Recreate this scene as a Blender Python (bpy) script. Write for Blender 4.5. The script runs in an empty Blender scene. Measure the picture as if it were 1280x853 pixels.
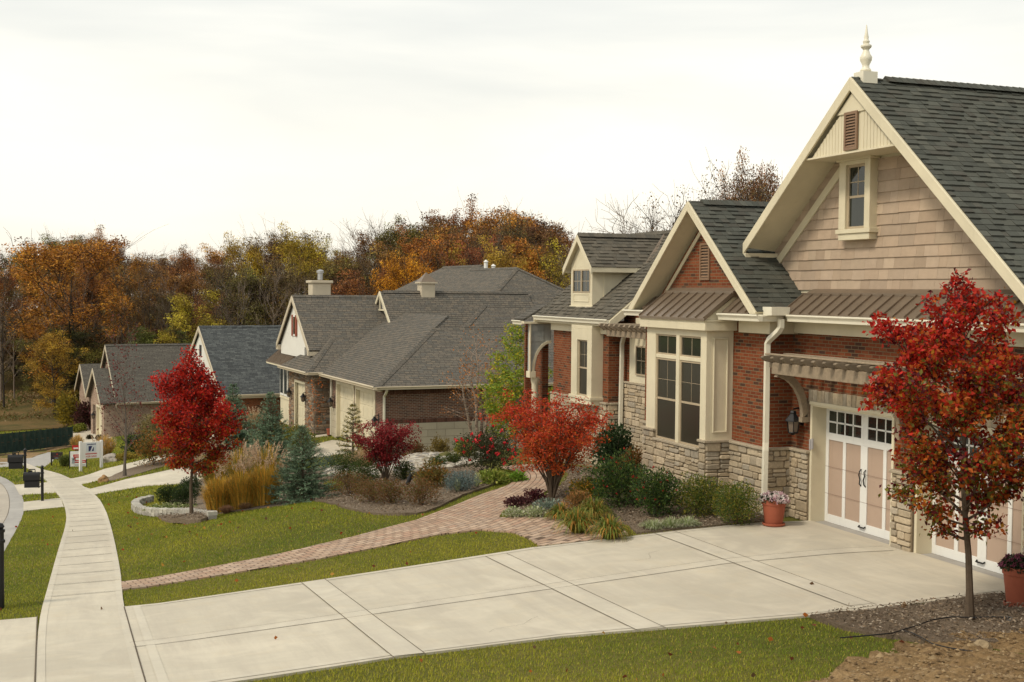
import bpy, math, random
import numpy as np
from mathutils import Vector, Matrix, noise
from mathutils.geometry import delaunay_2d_cdt
R = math.radians
rng = np.random.default_rng(7)
random.seed(7)
scene = bpy.context.scene
COL = scene.collection

# ------------------------------------------------------------------ camera model
FP = 1550.0
YAW = R(20.5); PITCH = math.atan((426.5-364)/FP); ROLL = 0.0087
CAM = np.array([0, 0, 4.39])
_f = np.array([math.sin(YAW)*math.cos(PITCH), math.cos(YAW)*math.cos(PITCH), -math.sin(PITCH)])
_r = np.array([math.cos(YAW), -math.sin(YAW), 0]); _u = np.cross(_r, _f)
_rr = _r*math.cos(ROLL)+_u*math.sin(ROLL); _uu = _u*math.cos(ROLL)-_r*math.sin(ROLL)
def ray(px, py): return _f+_rr*(px-640)/FP-_uu*(py-426.5)/FP
cam_d = bpy.data.cameras.new('camera'); cam = bpy.data.objects.new('camera', cam_d); COL.objects.link(cam)
cam_d.sensor_width = 36; cam_d.lens = FP/1280*36; cam_d.clip_end = 2000; cam_d.clip_start = .1
m = Matrix((( _rr[0], _uu[0], -_f[0], CAM[0]), (_rr[1], _uu[1], -_f[1], CAM[1]), (_rr[2], _uu[2], -_f[2], CAM[2]), (0, 0, 0, 1)))
cam.matrix_world = m
scene.camera = cam

# ------------------------------------------------------------------ terrain
ZS = ([-30, 0, 6, 13, 20.6, 29, 41, 50, 60, 80, 90, 105, 130, 160, 220, 400], [3.4, 2.7, 1.3, .0, -.70, -1.5, -2.6, -3.35, -4.1, -5.5, -6.05, -6.4, -5.0, -3.2, -2.5, -2.5])
ZH = ([-30, 0, 6, 11, 14, 24, 30, 37, 44, 49, 62, 79, 95, 110, 130, 160, 220, 400], [3.2, 2.5, 1.1, .1, 0, 0, -.35, -.95, -1.8, -2.45, -2.65, -4.2, -5.9, -6.2, -5.6, -4.2, -3, -3])
def terr(x, y):
    zs = np.interp(y, *ZS); zh = np.interp(y, *ZH)
    w = np.clip((x-1.5)/11.0, 0, 1)
    z = zs*(1-w)+zh*w
    z = z-0.02*np.clip(-x, 0, 12)
    # hillside rising to the left beyond the site
    # crest of the front lawn
    z = z+.25*np.exp(-(((x-5.5)/2.6)**2+((y-28.5)/3.4)**2))
    # mound on the dirt corner
    z = z+.12*np.exp(-(((x-9.5)/2.5)**2+((y-9.5)/2.0)**2))
    return z
def gp(px, py, dz=0.0):
    d = ray(px, py); t = 4.0
    prev = t
    while t < 500:
        p = CAM+d*t
        if p[2] < terr(p[0], p[1])+dz:
            lo, hi = prev, t
            for _ in range(24):
                mid = (lo+hi)/2; p = CAM+d*mid
                if p[2] < terr(p[0], p[1])+dz: hi = mid
                else: lo = mid
            p = CAM+d*hi
            return Vector(p)
        prev = t; t *= 1.012
    return Vector(CAM+d*200)
def depth(p): return float((np.array(p)-CAM) @ _f)
def onp(px, py, ax, v):
    d = ray(px, py); t = (v-CAM[ax])/d[ax]; return Vector(CAM+d*t)
# ------------------------------------------------------------------ mesh helpers
def link(o, parent=None):
    COL.objects.link(o)
    if parent is not None: o.parent = parent
    return o
def tag(o, label=None, cat=None, group=None, kind=None):
    if label: o['label'] = label
    if cat: o['category'] = cat
    if group: o['group'] = group
    if kind: o['kind'] = kind
    return o
def empty(name, loc=(0, 0, 0), rz=0.0, parent=None):
    o = bpy.data.objects.new(name, None); o.location = loc; o.rotation_euler = (0, 0, rz)
    o.empty_display_size = .2
    return link(o, parent)
def copy_tree(o, parent=None):
    c = o.copy(); COL.objects.link(c); c.parent = parent
    for ch in [k for k in o.children]: copy_tree(ch, c)
    return c
def auto_uv(me):
    uv = me.uv_layers.new(name='UVMap')
    n = len(me.loops)
    co = np.empty(len(me.vertices)*3); me.vertices.foreach_get('co', co); co = co.reshape(-1, 3)
    lv = np.empty(n, dtype=np.int32); me.loops.foreach_get('vertex_index', lv)
    P = len(me.polygons)
    nr = np.empty(P*3); me.polygons.foreach_get('normal', nr); nr = nr.reshape(-1, 3)
    lt = np.empty(P, dtype=np.int32); me.polygons.foreach_get('loop_total', lt)
    pn = np.repeat(nr, lt, axis=0)
    t = np.stack([-pn[:, 1], pn[:, 0], np.zeros(n)], 1)
    l = np.linalg.norm(t, axis=1)
    flat = l < .05
    t[flat] = (1, 0, 0); l[flat] = 1
    t /= l[:, None]
    # keep direction sign stable
    s = np.where(np.abs(t[:, 0]) > np.abs(t[:, 1]), np.sign(t[:, 0]), np.sign(t[:, 1])); t *= s[:, None]
    b = np.cross(pn, t); b *= np.where(b[:, 2] < 0, -1, 1)[:, None]
    b[flat] = (0, 1, 0)
    c = co[lv]
    out = np.stack([(c*t).sum(1), (c*b).sum(1)], 1)
    uv.data.foreach_set('uv', out.ravel())
class MB:
    def __init__(s): s.v = []; s.f = []; s.m = []; s.c = []
    def add(s, vs, fs, mi=0, col=None):
        k = len(s.v); s.v += [tuple(v) for v in vs]
        for f in fs: s.f.append(tuple(i+k for i in f)); s.m.append(mi)
        s.c += [col]*len(vs)
        return s
    def box(s, x0, x1, y0, y1, z0, z1, mi=0, col=None):
        if x0 > x1: x0, x1 = x1, x0
        if y0 > y1: y0, y1 = y1, y0
        if z0 > z1: z0, z1 = z1, z0
        v = [(x0, y0, z0), (x1, y0, z0), (x1, y1, z0), (x0, y1, z0), (x0, y0, z1), (x1, y0, z1), (x1, y1, z1), (x0, y1, z1)]
        return s.add(v, [(0, 3, 2, 1), (4, 5, 6, 7), (0, 1, 5, 4), (1, 2, 6, 5), (2, 3, 7, 6), (3, 0, 4, 7)], mi, col)
    def prism(s, poly, vec, mi=0, col=None):
        """poly: 3D points (planar), extruded by vec"""
        n = len(poly); P = [Vector(p) for p in poly]; Q = [p+Vector(vec) for p in P]
        nn = Vector((0, 0, 0))
        for i in range(n): nn += (P[i]-P[0]).cross(P[(i+1) % n]-P[0])
        if nn.dot(Vector(vec)) > 0: P.reverse(); Q.reverse()
        fs = [tuple(range(n)), tuple(range(2*n-1, n-1, -1))]
        for i in range(n): fs.append((i, i+n, (i+1) % n+n, (i+1) % n)[::1])
        return s.add(P+Q, fs, mi, col)
    def tube(s, pts, rad, n=6, mi=0, col=None, cap=True):
        pts = [Vector(p) for p in pts]
        if not hasattr(rad, '__len__'): rad = [rad]*len(pts)
        k = len(s.v); up = Vector((0, 0, 1)); prev = None
        for i, p in enumerate(pts):
            d = (pts[min(i+1, len(pts)-1)]-pts[max(i-1, 0)])
            if d.length < 1e-9: d = Vector((0, 0, 1))
            d.normalize()
            if prev is None:
                a = d.cross(Vector((1, 0, 0)) if abs(d.x) < .8 else Vector((0, 1, 0))).normalized()
            else:
                a = (prev-d*prev.dot(d)).normalized()
            prev = a; b = d.cross(a)
            for j in range(n):
                an = 2*math.pi*(j+.5)/n
                s.v.append(tuple(p+(a*math.cos(an)+b*math.sin(an))*rad[i])); s.c.append(col)
        for i in range(len(pts)-1):
            for j in range(n):
                s.f.append((k+i*n+j, k+i*n+(j+1) % n, k+(i+1)*n+(j+1) % n, k+(i+1)*n+j)); s.m.append(mi)
        if cap:
            s.f.append(tuple(k+j for j in range(n))[::-1]); s.m.append(mi)
            e = k+(len(pts)-1)*n
            s.f.append(tuple(e+j for j in range(n))); s.m.append(mi)
        return s
    def lathe(s, prof, n=24, c=(0, 0, 0), mi=0, col=None):
        k = len(s.v)
        for r, z in prof:
            for j in range(n):
                a = 2*math.pi*j/n; s.v.append((c[0]+r*math.cos(a), c[1]+r*math.sin(a), c[2]+z)); s.c.append(col)
        for i in range(len(prof)-1):
            for j in range(n):
                s.f.append((k+i*n+j, k+i*n+(j+1) % n, k+(i+1)*n+(j+1) % n, k+(i+1)*n+j)); s.m.append(mi)
        if prof[0][0] > 1e-4: s.f.append(tuple(k+j for j in range(n))[::-1]); s.m.append(mi)
        if prof[-1][0] > 1e-4: s.f.append(tuple(k+(len(prof)-1)*n+j for j in range(n))); s.m.append(mi)
        return s
    def ball(s, c, r, n=8, sz=1.0, mi=0, col=None):
        pr = [(r*math.sin(math.pi*i/n)+1e-5, -r*sz*math.cos(math.pi*i/n)) for i in range(n+1)]
        return s.lathe(pr, n*2, c, mi, col)
    def build(s, name, mats, parent=None, loc=(0, 0, 0), rz=0, smooth=False, bevel=0, uv=True):
        me = bpy.data.meshes.new(name)
        me.from_pydata(s.v, [], s.f)
        if not isinstance(mats, (list, tuple)): mats = [mats]
        for mm in mats: me.materials.append(mm)
        me.polygons.foreach_set('material_index', s.m)
        if any(c is not None for c in s.c):
            a = me.color_attributes.new('Col', 'FLOAT_COLOR', 'POINT')
            arr = np.ones((len(s.v), 4)); 
            for i, c in enumerate(s.c):
                if c is not None: arr[i, :3] = c
            a.data.foreach_set('color', arr.ravel())
        me.update()
        if uv: auto_uv(me)
        if smooth: me.polygons.foreach_set('use_smooth', [True]*len(me.polygons))
        o = bpy.data.objects.new(name, me); o.location = loc; o.rotation_euler = (0, 0, rz)
        if smooth:
            try: me.set_sharp_from_angle(angle=R(40))
            except Exception: pass
        if bevel:
            b = o.modifiers.new('bevel', 'BEVEL'); b.width = bevel; b.segments = 1; b.limit_method = 'ANGLE'; b.angle_limit = R(50)
        return link(o, parent)
def np_mesh(name, V, F, mats, cols=None, parent=None, smooth=False, loc=(0, 0, 0)):
    V = np.asarray(V, dtype=np.float32); F = np.asarray(F, dtype=np.int32); k = F.shape[1]
    me = bpy.data.meshes.new(name)
    me.vertices.add(len(V)); me.vertices.foreach_set('co', V.ravel())
    me.loops.add(F.size); me.loops.foreach_set('vertex_index', F.ravel())
    me.polygons.add(len(F)); me.polygons.foreach_set('loop_start', np.arange(0, F.size, k, dtype=np.int32))
    me.update(calc_edges=True)
    if cols is not None:
        a = me.color_attributes.new('Col', 'FLOAT_COLOR', 'POINT')
        c = np.ones((len(V), 4), dtype=np.float32); c[:, :3] = cols; a.data.foreach_set('color', c.ravel())
    if not isinstance(mats, (list, tuple)): mats = [mats]
    for mm in mats: me.materials.append(mm)
    if smooth: me.polygons.foreach_set('use_smooth', np.ones(len(F), dtype=bool))
    o = bpy.data.objects.new(name, me); o.location = loc
    return link(o, parent)

# ------------------------------------------------------------------ materials
class NT:
    def __init__(s, name):
        s.mat = bpy.data.materials.new(name); s.mat.use_nodes = True
        s.t = s.mat.node_tree; s.n = s.t.nodes; s.l = s.t.links
        s.b = s.n['Principled BSDF']; s.out = s.n['Material Output']
        s.b.inputs['Specular IOR Level'].default_value = .3
    def node(s, typ, **k):
        n = s.n.new(typ)
        for a, v in k.items(): setattr(n, a, v)
        return n
    def set(s, sock, v):
        if isinstance(v, bpy.types.NodeSocket): s.l.new(v, sock)
        elif isinstance(v, (tuple, list)) and len(v) == 3 and sock.type == 'RGBA': sock.default_value = (*v, 1)
        else: sock.default_value = v
    def coord(s, kind='UV'):
        return s.node('ShaderNodeTexCoord').outputs[kind]
    def mapping(s, vec, scale=(1, 1, 1), loc=(0, 0, 0)):
        n = s.node('ShaderNodeMapping'); s.l.new(vec, n.inputs[0]); n.inputs['Scale'].default_value = scale; n.inputs['Location'].default_value = loc
        return n.outputs[0]
    def noise(s, vec, scale, detail=4, rough=.6, out='Fac', dist=0):
        n = s.node('ShaderNodeTexNoise'); s.l.new(vec, n.inputs['Vector']); n.inputs['Scale'].default_value = scale
        n.inputs['Detail'].default_value = detail; n.inputs['Roughness'].default_value = rough; n.inputs['Distortion'].default_value = dist
        return n.outputs[out]
    def ramp(s, fac, stops, interp='LINEAR'):
        n = s.node('ShaderNodeValToRGB'); s.l.new(fac, n.inputs[0]); cr = n.color_ramp; cr.interpolation = interp
        while len(cr.elements) > 1: cr.elements.remove(cr.elements[-1])
        cr.elements[0].position = stops[0][0]; cr.elements[0].color = (*stops[0][1], 1)
        for p, c in stops[1:]:
            e = cr.elements.new(p); e.color = (*c, 1)
        return n.outputs[0]
    def mix(s, a, b, fac, mode='MIX'):
        n = s.node('ShaderNodeMix', data_type='RGBA', blend_type=mode)
        s.set(n.inputs[0], fac); s.set(n.inputs[6], a); s.set(n.inputs[7], b)
        return n.outputs[2]
    def math(s, op, a, b=0.0, c=None):
        n = s.node('ShaderNodeMath', operation=op); s.set(n.inputs[0], a); s.set(n.inputs[1], b)
        if c is not None: s.set(n.inputs[2], c)
        return n.outputs[0]
    def bump(s, h, strength=.3, dist=.02, normal=None):
        n = s.node('ShaderNodeBump'); s.l.new(h, n.inputs['Height']); n.inputs['Strength'].default_value = strength; n.inputs['Distance'].default_value = dist
        if normal is not None: s.l.new(normal, n.inputs['Normal'])
        return n.outputs[0]
    def fin(s, color=None, rough=.8, normal=None, spec=None, metal=None):
        if color is not None: s.set(s.b.inputs['Base Color'], color)
        s.set(s.b.inputs['Roughness'], rough)
        if normal is not None: s.l.new(normal, s.b.inputs['Normal'])
        if spec is not None: s.b.inputs['Specular IOR Level'].default_value = spec
        if metal is not None: s.b.inputs['Metallic'].default_value = metal
        return s.mat
def sc(c, k): return tuple(min(1, x*k) for x in c)
def m_paint(name, c, rough=.55, var=.13, bump=.15, spec=.3, dirt=.75):
    t = NT(name); o = t.coord('Object')
    a = t.noise(o, .9, 5, .6); b = t.noise(o, 14, 4, .7)
    col = t.mix(sc(c, 1-var), sc(c, 1+var*.4), t.ramp(a, [(.3, (0, 0, 0)), (.7, (1, 1, 1))]))
    # drip streaks and specks that belong to the paint
    st = t.noise(t.mapping(o, (9, 9, .8)), 1.0, 5, .65)
    col = t.mix(col, sc(c, .72), t.math('MULTIPLY', t.ramp(st, [(.55, (0, 0, 0)), (.8, (1, 1, 1))]), dirt*.5))
    return t.fin(col, rough, t.bump(b, bump, .004), spec)
def m_brick(name, cols, mortar, scale=1.0, bw=.203, rh=.0677, ms=.010, rowoff=.5):
    t = NT(name); uv = t.coord('UV')
    uvn = t.noise(uv, 9, 2, .5, 'Color')
    warp = t.node('ShaderNodeVectorMath', operation='SCALE'); t.l.new(uvn, warp.inputs[0]); warp.inputs['Scale'].default_value = .005
    ad = t.node('ShaderNodeVectorMath', operation='ADD'); t.l.new(uv, ad.inputs[0]); t.l.new(warp.outputs[0], ad.inputs[1])
    b = t.node('ShaderNodeTexBrick'); t.l.new(ad.outputs[0], b.inputs['Vector'])
    b.inputs['Scale'].default_value = scale; b.inputs['Brick Width'].default_value = bw; b.inputs['Row Height'].default_value = rh
    b.inputs['Mortar Size'].default_value = ms; b.inputs['Mortar Smooth'].default_value = .15; b.offset = rowoff
    b.inputs['Color1'].default_value = (0, 0, 0, 1); b.inputs['Color2'].default_value = (1, 1, 1, 1); b.inputs['Mortar'].default_value = (.5, .5, .5, 1)
    b.inputs['Bias'].default_value = 0
    k = len(cols)
    bc = t.ramp(b.outputs['Color'], [((i)/k, c) for i, c in enumerate(cols)], 'CONSTANT')
    n1 = t.noise(uv, 40, 4, .7); n2 = t.noise(uv, 1.2, 4, .6)
    bc = t.mix(bc, sc(cols[0], .45), t.math('MULTIPLY', t.ramp(n1, [(.35, (1, 1, 1)), (.65, (0, 0, 0))]), .35))
    bc = t.mix(bc, sc(cols[0], .55), t.math('MULTIPLY', t.ramp(n2, [(.45, (0, 0, 0)), (.75, (1, 1, 1))]), .35))
    mc = t.mix(mortar, sc(mortar, .6), n2)
    col = t.mix(bc, mc, b.outputs['Fac'])
    h = t.math('ADD', t.math('MULTIPLY', b.outputs['Fac'], -1.0), t.math('MULTIPLY', n1, .35))
    return t.fin(col, .88, t.bump(h, .7, .008), .2)
def m_vcol(name, rough=.85, nscale=20, var=.25, bump=.3, dist=.01, spec=.25, transl=0.0, both=False):
    """colour comes from the 'Col' attribute (the thing's own colours), broken up by noise"""
    t = NT(name); at = t.node('ShaderNodeAttribute', attribute_name='Col'); o = t.coord('Object')
    a = t.noise(o, nscale, 5, .7)
    col = t.mix(at.outputs['Color'], (0.02, .02, .015), t.math('MULTIPLY', t.ramp(a, [(.35, (1, 1, 1)), (.7, (0, 0, 0))]), var))
    t.fin(col, rough, t.bump(a, bump, dist) if bump else None, spec)
    return t.mat
def m_leaf(name, rough=.55, transl=.35, objcol=False, spec=.25):
    t = NT(name); at = t.node('ShaderNodeAttribute', attribute_name='Col'); col = at.outputs['Color']
    if objcol:
        oi = t.node('ShaderNodeObjectInfo'); col = t.mix(col, oi.outputs['Color'], 1.0, 'MULTIPLY')
    t.fin(col, rough, None, spec)
    tr = t.node('ShaderNodeBsdfTranslucent'); t.l.new(col, tr.inputs['Color'])
    mx = t.node('ShaderNodeMixShader'); mx.inputs[0].default_value = transl
    t.l.new(t.b.outputs[0], mx.inputs[1]); t.l.new(tr.outputs[0], mx.inputs[2]); t.l.new(mx.outputs[0], t.out.inputs[0])
    return t.mat
def m_shingle(name, cols, tab=.33, course=.142):
    t = NT(name); uv = t.coord('UV')
    uvn = t.noise(t.mapping(uv, (1, .01, 1)), 3, 2, .5, 'Color')
    b = t.node('ShaderNodeTexBrick'); t.l.new(uv, b.inputs['Vector'])
    b.inputs['Scale'].default_value = 1; b.inputs['Brick Width'].default_value = tab; b.inputs['Row Height'].default_value = course
    b.inputs['Mortar Size'].default_value = .011; b.inputs['Mortar Smooth'].default_value = .3; b.offset = .37; b.offset_frequency = 2; b.squash = .7; b.squash_frequency = 3
    b.inputs['Color1'].default_value = (0, 0, 0, 1); b.inputs['Color2'].default_value = (1, 1, 1, 1); b.inputs['Mortar'].default_value = (.4, .4, .4, 1)
    k = len(cols)
    bc = t.ramp(b.outputs['Color'], [(i/k, c) for i, c in enumerate(cols)], 'CONSTANT')
    n1 = t.noise(uv, 120, 3, .8); n2 = t.noise(uv, .6, 4, .6)
    bc = t.mix(bc, (.22, .21, .19), t.math('MULTIPLY', t.ramp(n1, [(.45, (0, 0, 0)), (.7, (1, 1, 1))]), .35))
    bc = t.mix(bc, sc(cols[0], 1.2), t.math('MULTIPLY', t.ramp(n2, [(.4, (0, 0, 0)), (.7, (1, 1, 1))]), .15))
    sy = t.node('ShaderNodeSeparateXYZ'); t.l.new(uv, sy.inputs[0])
    tabn = t.noise(t.mapping(uv, (2.2, 7, 1)), 1.0, 1, .5)
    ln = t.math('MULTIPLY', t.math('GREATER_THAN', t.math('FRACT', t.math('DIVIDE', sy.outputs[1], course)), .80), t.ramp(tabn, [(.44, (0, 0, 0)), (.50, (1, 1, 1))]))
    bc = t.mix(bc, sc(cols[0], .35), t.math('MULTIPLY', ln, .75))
    col = t.mix(bc, sc(cols[0], .28), t.math('MULTIPLY', b.outputs['Fac'], .9))
    # saw-tooth height: every course laps the one below
    sx = t.node('ShaderNodeSeparateXYZ'); t.l.new(uv, sx.inputs[0])
    saw = t.math('FRACT', t.math('DIVIDE', sx.outputs[1], course))
    h = t.math('ADD', t.math('MULTIPLY', saw, -1.0), t.math('MULTIPLY', b.outputs['Color'], .5))
    return t.fin(col, .92, t.bump(h, .8, .012), .15)
def m_simple(name, c, rough=.5, metal=0, spec=.5, var=.15, scale=8, bump=.1):
    t = NT(name); o = t.coord('Object'); a = t.noise(o, scale, 5, .65)
    col = t.mix(sc(c, 1-var), sc(c, 1+var), a)
    return t.fin(col, rough, t.bump(a, bump, .004) if bump else None, spec, metal)

M = {}
M['cream'] = m_paint('cream_paint', (.71, .635, .46))
M['gutter'] = m_paint('gutter_enamel', (.78, .73, .59), .35, .06, .03, .4)
M['white'] = m_paint('white_paint', (.80, .79, .75), .45, .05)
M['panel_tan'] = m_paint('door_panel_tan', (.47, .345, .265), .6, .08)
M['brick'] = m_brick('red_brick', [(.225, .058, .023), (.25, .070, .028), (.18, .047, .021), (.28, .088, .038), (.23, .060, .024), (.070, .042, .030), (.24, .068, .028), (.19, .050, .022)], (.25, .175, .10), ms=.008)
M['brick2'] = m_brick('brown_brick', [(.16, .07, .045), (.20, .085, .055), (.13, .06, .045), (.22, .10, .065), (.10, .055, .045)], (.36, .29, .22))
M['brick3'] = m_brick('pink_brick', [(.40, .26, .19), (.46, .31, .23), (.34, .20, .15), (.50, .36, .27), (.28, .17, .13)], (.50, .42, .33))
M['stone'] = m_vcol('cut_stone', .9, 14, .30, .6, .012, .2)
M['mortar'] = m_simple('stone_mortar', (.26, .205, .14), .95, 0, .1, .2, 30, .3)
M['shake'] = m_vcol('shingle_siding', .85, 6, .12, .2, .004, .2)
M['roofgeo'] = m_vcol('asphalt_shingle', .93, 90, .35, .4, .004, .15)
M['roof2'] = m_shingle('brown_grey_shingle', [(.135, .118, .095), (.115, .103, .084), (.155, .13, .10), (.125, .108, .088), (.098, .090, .076), (.145, .125, .10), (.112, .104, .09)], tab=.30, course=.15)
M['roof3'] = m_shingle('blue_grey_shingle', [(.085, .094, .095), (.065, .072, .074), (.105, .114, .112), (.08, .088, .088), (.05, .055, .058)])
M['roof4'] = m_shingle('olive_grey_shingle', [(.105, .095, .078), (.09, .08, .067), (.12, .108, .088), (.10, .09, .075)])
M['bronze'] = m_simple('bronze_metal_roof', (.20, .15, .105), .42, .3, .5, .25, 3, .05)
M['dark'] = m_simple('black_iron', (.014, .014, .015), .45, .3, .5)
M['wood'] = m_vcol('weathered_timber', .8, 12, .3, .4, .006, .2)
M['terracotta'] = m_simple('terracotta', (.36, .10, .055), .75, 0, .3, .15, 10, .1)
def m_glass(name, c=(.02, .025, .02), rough=.04):
    t = NT(name); o = t.coord('Object'); a = t.noise(o, 2.5, 3, .5)
    t.b.inputs['IOR'].default_value = 1.5
    return t.fin(c, rough, t.bump(a, .05, .01), .6)
M['glass'] = m_glass('window_glass')
M['screen'] = m_glass('window_screen', (.030, .027, .018), .3)
def m_concrete(name, c, scale=1.0, var=.12):
    t = NT(name); o = t.coord('Object')
    a = t.noise(o, .35*scale, 6, .65); b = t.noise(o, 2.5*scale, 5, .7); g = t.noise(o, 160, 3, .8)
    st = t.noise(t.mapping(o, (.5, 6, 1)), 1.2, 5, .7)
    col = t.mix(sc(c, 1-var*1.3), sc(c, 1+var*.6), t.ramp(a, [(.3, (0, 0, 0)), (.7, (1, 1, 1))]))
    col = t.mix(col, (c[0]*1.02, c[1]*.90, c[2]*.72), t.math('MULTIPLY', t.ramp(b, [(.5, (0, 0, 0)), (.8, (1, 1, 1))]), .35))
    col = t.mix(col, sc(c, .72), t.math('MULTIPLY', t.ramp(st, [(.5, (0, 0, 0)), (.85, (1, 1, 1))]), .35))
    col = t.mix(col, sc(c, .6), t.math('MULTIPLY', t.ramp(g, [(.6, (0, 0, 0)), (.8, (1, 1, 1))]), .35))
    br = t.noise(t.mapping(o, (2.2, .25, 1)), 1.0, 6, .75); big = t.noise(o, .9*scale, 4, .55, dist=1.2)
    col = t.mix(col, (c[0]*.80, c[1]*.79, c[2]*.80), t.math('MULTIPLY', t.ramp(br, [(.42, (0, 0, 0)), (.66, (1, 1, 1))]), .75))
    sp = t.noise(o, 7, 6, .8); col = t.mix(col, (c[0]*.50, c[1]*.46, c[2]*.42), t.math('MULTIPLY', t.ramp(sp, [(.64, (0, 0, 0)), (.74, (1, 1, 1))]), .55))
    col = t.mix(col, sc(c, 1.16), t.math('MULTIPLY', t.ramp(big, [(.5, (0, 0, 0)), (.72, (1, 1, 1))]), .5))
    return t.fin(col, .88, t.bump(g, .25, .003), .2)
M['concrete'] = m_concrete('concrete', (.585, .530, .425), var=.15)
M['concrete_band'] = m_concrete('trowelled_concrete', (.60, .548, .445), var=.12)
M['road'] = m_concrete('street_concrete', (.46, .41, .34), .6)
M['gutterpan'] = m_concrete('gutter_concrete', (.40, .38, .35), 1.5)
M['groove'] = m_simple('joint_filler', (.13, .105, .08), .95, 0, .1)
M['block'] = m_brick('concrete_block', [(.52, .45, .335), (.54, .47, .35), (.49, .425, .315)], (.36, .31, .23), 1, .8, .3, .012)
def m_ground(name, stops, scale, rough=.95, bumpd=.02, bscale=30, mottled=.5):
    t = NT(name); o = t.coord('Object')
    a = t.noise(o, scale, 6, .7); b = t.noise(o, .25, 4, .6); g = t.noise(o, bscale, 5, .75)
    col = t.ramp(t.math('ADD', t.math('MULTIPLY', a, 1-mottled), t.math('MULTIPLY', b, mottled)), stops)
    col = t.mix(col, (.01, .01, .006), t.math('MULTIPLY', t.ramp(g, [(.3, (1, 1, 1)), (.55, (0, 0, 0))]), .5))
    return t.fin(col, rough, t.bump(g, .8, bumpd), .1)
M['soil_grass'] = m_ground('turf_soil', [(.35, (.085, .095, .018)), (.5, (.13, .125, .028)), (.65, (.19, .155, .045))], 6)
M['mulch'] = m_ground('bark_mulch', [(.3, (.10, .072, .048)), (.5, (.20, .152, .108)), (.68, (.33, .265, .195))], 26, bscale=60)
M['dirt'] = m_ground('bare_dirt', [(.3, (.14, .085, .038)), (.5, (.27, .175, .085)), (.66, (.40, .28, .15))], 5, bscale=16, bumpd=.05)
M['fieldsoil'] = m_ground('hill_soil', [(.32, (.060, .062, .018)), (.47, (.12, .095, .035)), (.60, (.19, .12, .05)), (.7, (.10, .09, .03))], .35, bscale=6, mottled=.35, bumpd=.08)
M['pebble'] = m_vcol('river_pebble', .7, 8, .15, .2, .004, .3)
M['rock'] = m_vcol('boulder_rock', .9, 6, .4, .7, .03, .15)
M['bark'] = m_simple('tree_bark', (.115, .085, .06), .92, 0, .1, .4, 18, .8)
M['barkgrey'] = m_simple('grey_bark', (.13, .11, .09), .92, 0, .1, .35, 14, .8)
M['barkwood'] = m_simple('woodland_bark', (.055, .045, .035), .95, 0, .1, .35, 3, .5)
M['barkbare'] = m_simple('bare_twig_bark', (.20, .155, .12), .95, 0, .1, .2, 3, .1)
def m_birch():
    t = NT('birch_bark'); o = t.coord('Object'); a = t.noise(t.mapping(o, (4, 4, 30)), 1.5, 5, .7); b = t.noise(o, 3, 4, .6)
    col = t.ramp(a, [(.40, (.06, .04, .03)), (.48, (.28, .20, .15)), (.65, (.46, .38, .30))])
    return t.fin(col, .8, t.bump(a, .5, .006), .2)
M['birch'] = m_birch()
M['leaf'] = m_leaf('leaf')
M['leafwood'] = m_leaf('woodland_leaf', objcol=True, transl=.25)
M['blade'] = m_leaf('grass_blade', .6, .3, spec=.2)
M['needle'] = m_leaf('needle', .6, .15, spec=.2)
M['petal'] = m_leaf('petal', .5, .3)
# ------------------------------------------------------------------ sky and light
w = bpy.data.worlds.new('World'); scene.world = w; w.use_nodes = True
nt = w.node_tree; nd = nt.nodes; lk = nt.links; bg = nd['Background']
sky = nd.new('ShaderNodeTexSky'); sky.sky_type = 'NISHITA'; sky.sun_disc = False
SUN_EL, SUN_AZ = R(48), R(-105)
sky.sun_elevation = SUN_EL; sky.sun_rotation = SUN_AZ; sky.air_density = 1.4; sky.dust_density = 2.5
tc = nd.new('ShaderNodeTexCoord'); sep = nd.new('ShaderNodeSeparateXYZ'); lk.new(tc.outputs['Generated'], sep.inputs[0])
def wramp(fac, stops):
    n = nd.new('ShaderNodeValToRGB'); lk.new(fac, n.inputs[0]); cr = n.color_ramp
    cr.elements[0].position = stops[0][0]; cr.elements[0].color = (*stops[0][1], 1)
    cr.elements[1].position = stops[1][0]; cr.elements[1].color = (*stops[1][1], 1)
    for p, c in stops[2:]: e = cr.elements.new(p); e.color = (*c, 1)
    return n.outputs[0]
mp = nd.new('ShaderNodeMapping'); lk.new(tc.outputs['Generated'], mp.inputs[0]); mp.inputs['Scale'].default_value = (1.0, 1.0, 5.0); mp.inputs['Rotation'].default_value = (R(4), R(-7), 0)
nz = nd.new('ShaderNodeTexNoise'); lk.new(mp.outputs[0], nz.inputs[0]); nz.inputs['Scale'].default_value = 1.7; nz.inputs['Detail'].default_value = 5; nz.inputs['Roughness'].default_value = .5; nz.inputs['Distortion'].default_value = .4
base = wramp(sep.outputs[2], [(0.0, (.905, .86, .755)), (.10, (.89, .868, .80)), (.26, (.80, .81, .785)), (1.0, (.60, .62, .62))])
brt = wramp(nz.outputs['Fac'], [(.35, (.83, .85, .87)), (.5, (.95, .955, .955)), (.66, (1.12, 1.10, 1.07))])
mu = nd.new('ShaderNodeMix'); mu.data_type = 'RGBA'; mu.blend_type = 'MULTIPLY'; mu.inputs[0].default_value = 1; lk.new(base, mu.inputs[6]); lk.new(brt, mu.inputs[7])
ten = nd.new('ShaderNodeMix'); ten.data_type = 'RGBA'; ten.blend_type = 'MULTIPLY'; ten.inputs[0].default_value = 1; lk.new(mu.outputs[2], ten.inputs[6]); ten.inputs[7].default_value = (9.55, 9.5, 9.3, 1)
fm = nd.new('ShaderNodeMix'); fm.data_type = 'RGBA'; fm.inputs[0].default_value = .93; lk.new(sky.outputs[0], fm.inputs[6]); lk.new(ten.outputs[2], fm.inputs[7])
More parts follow.
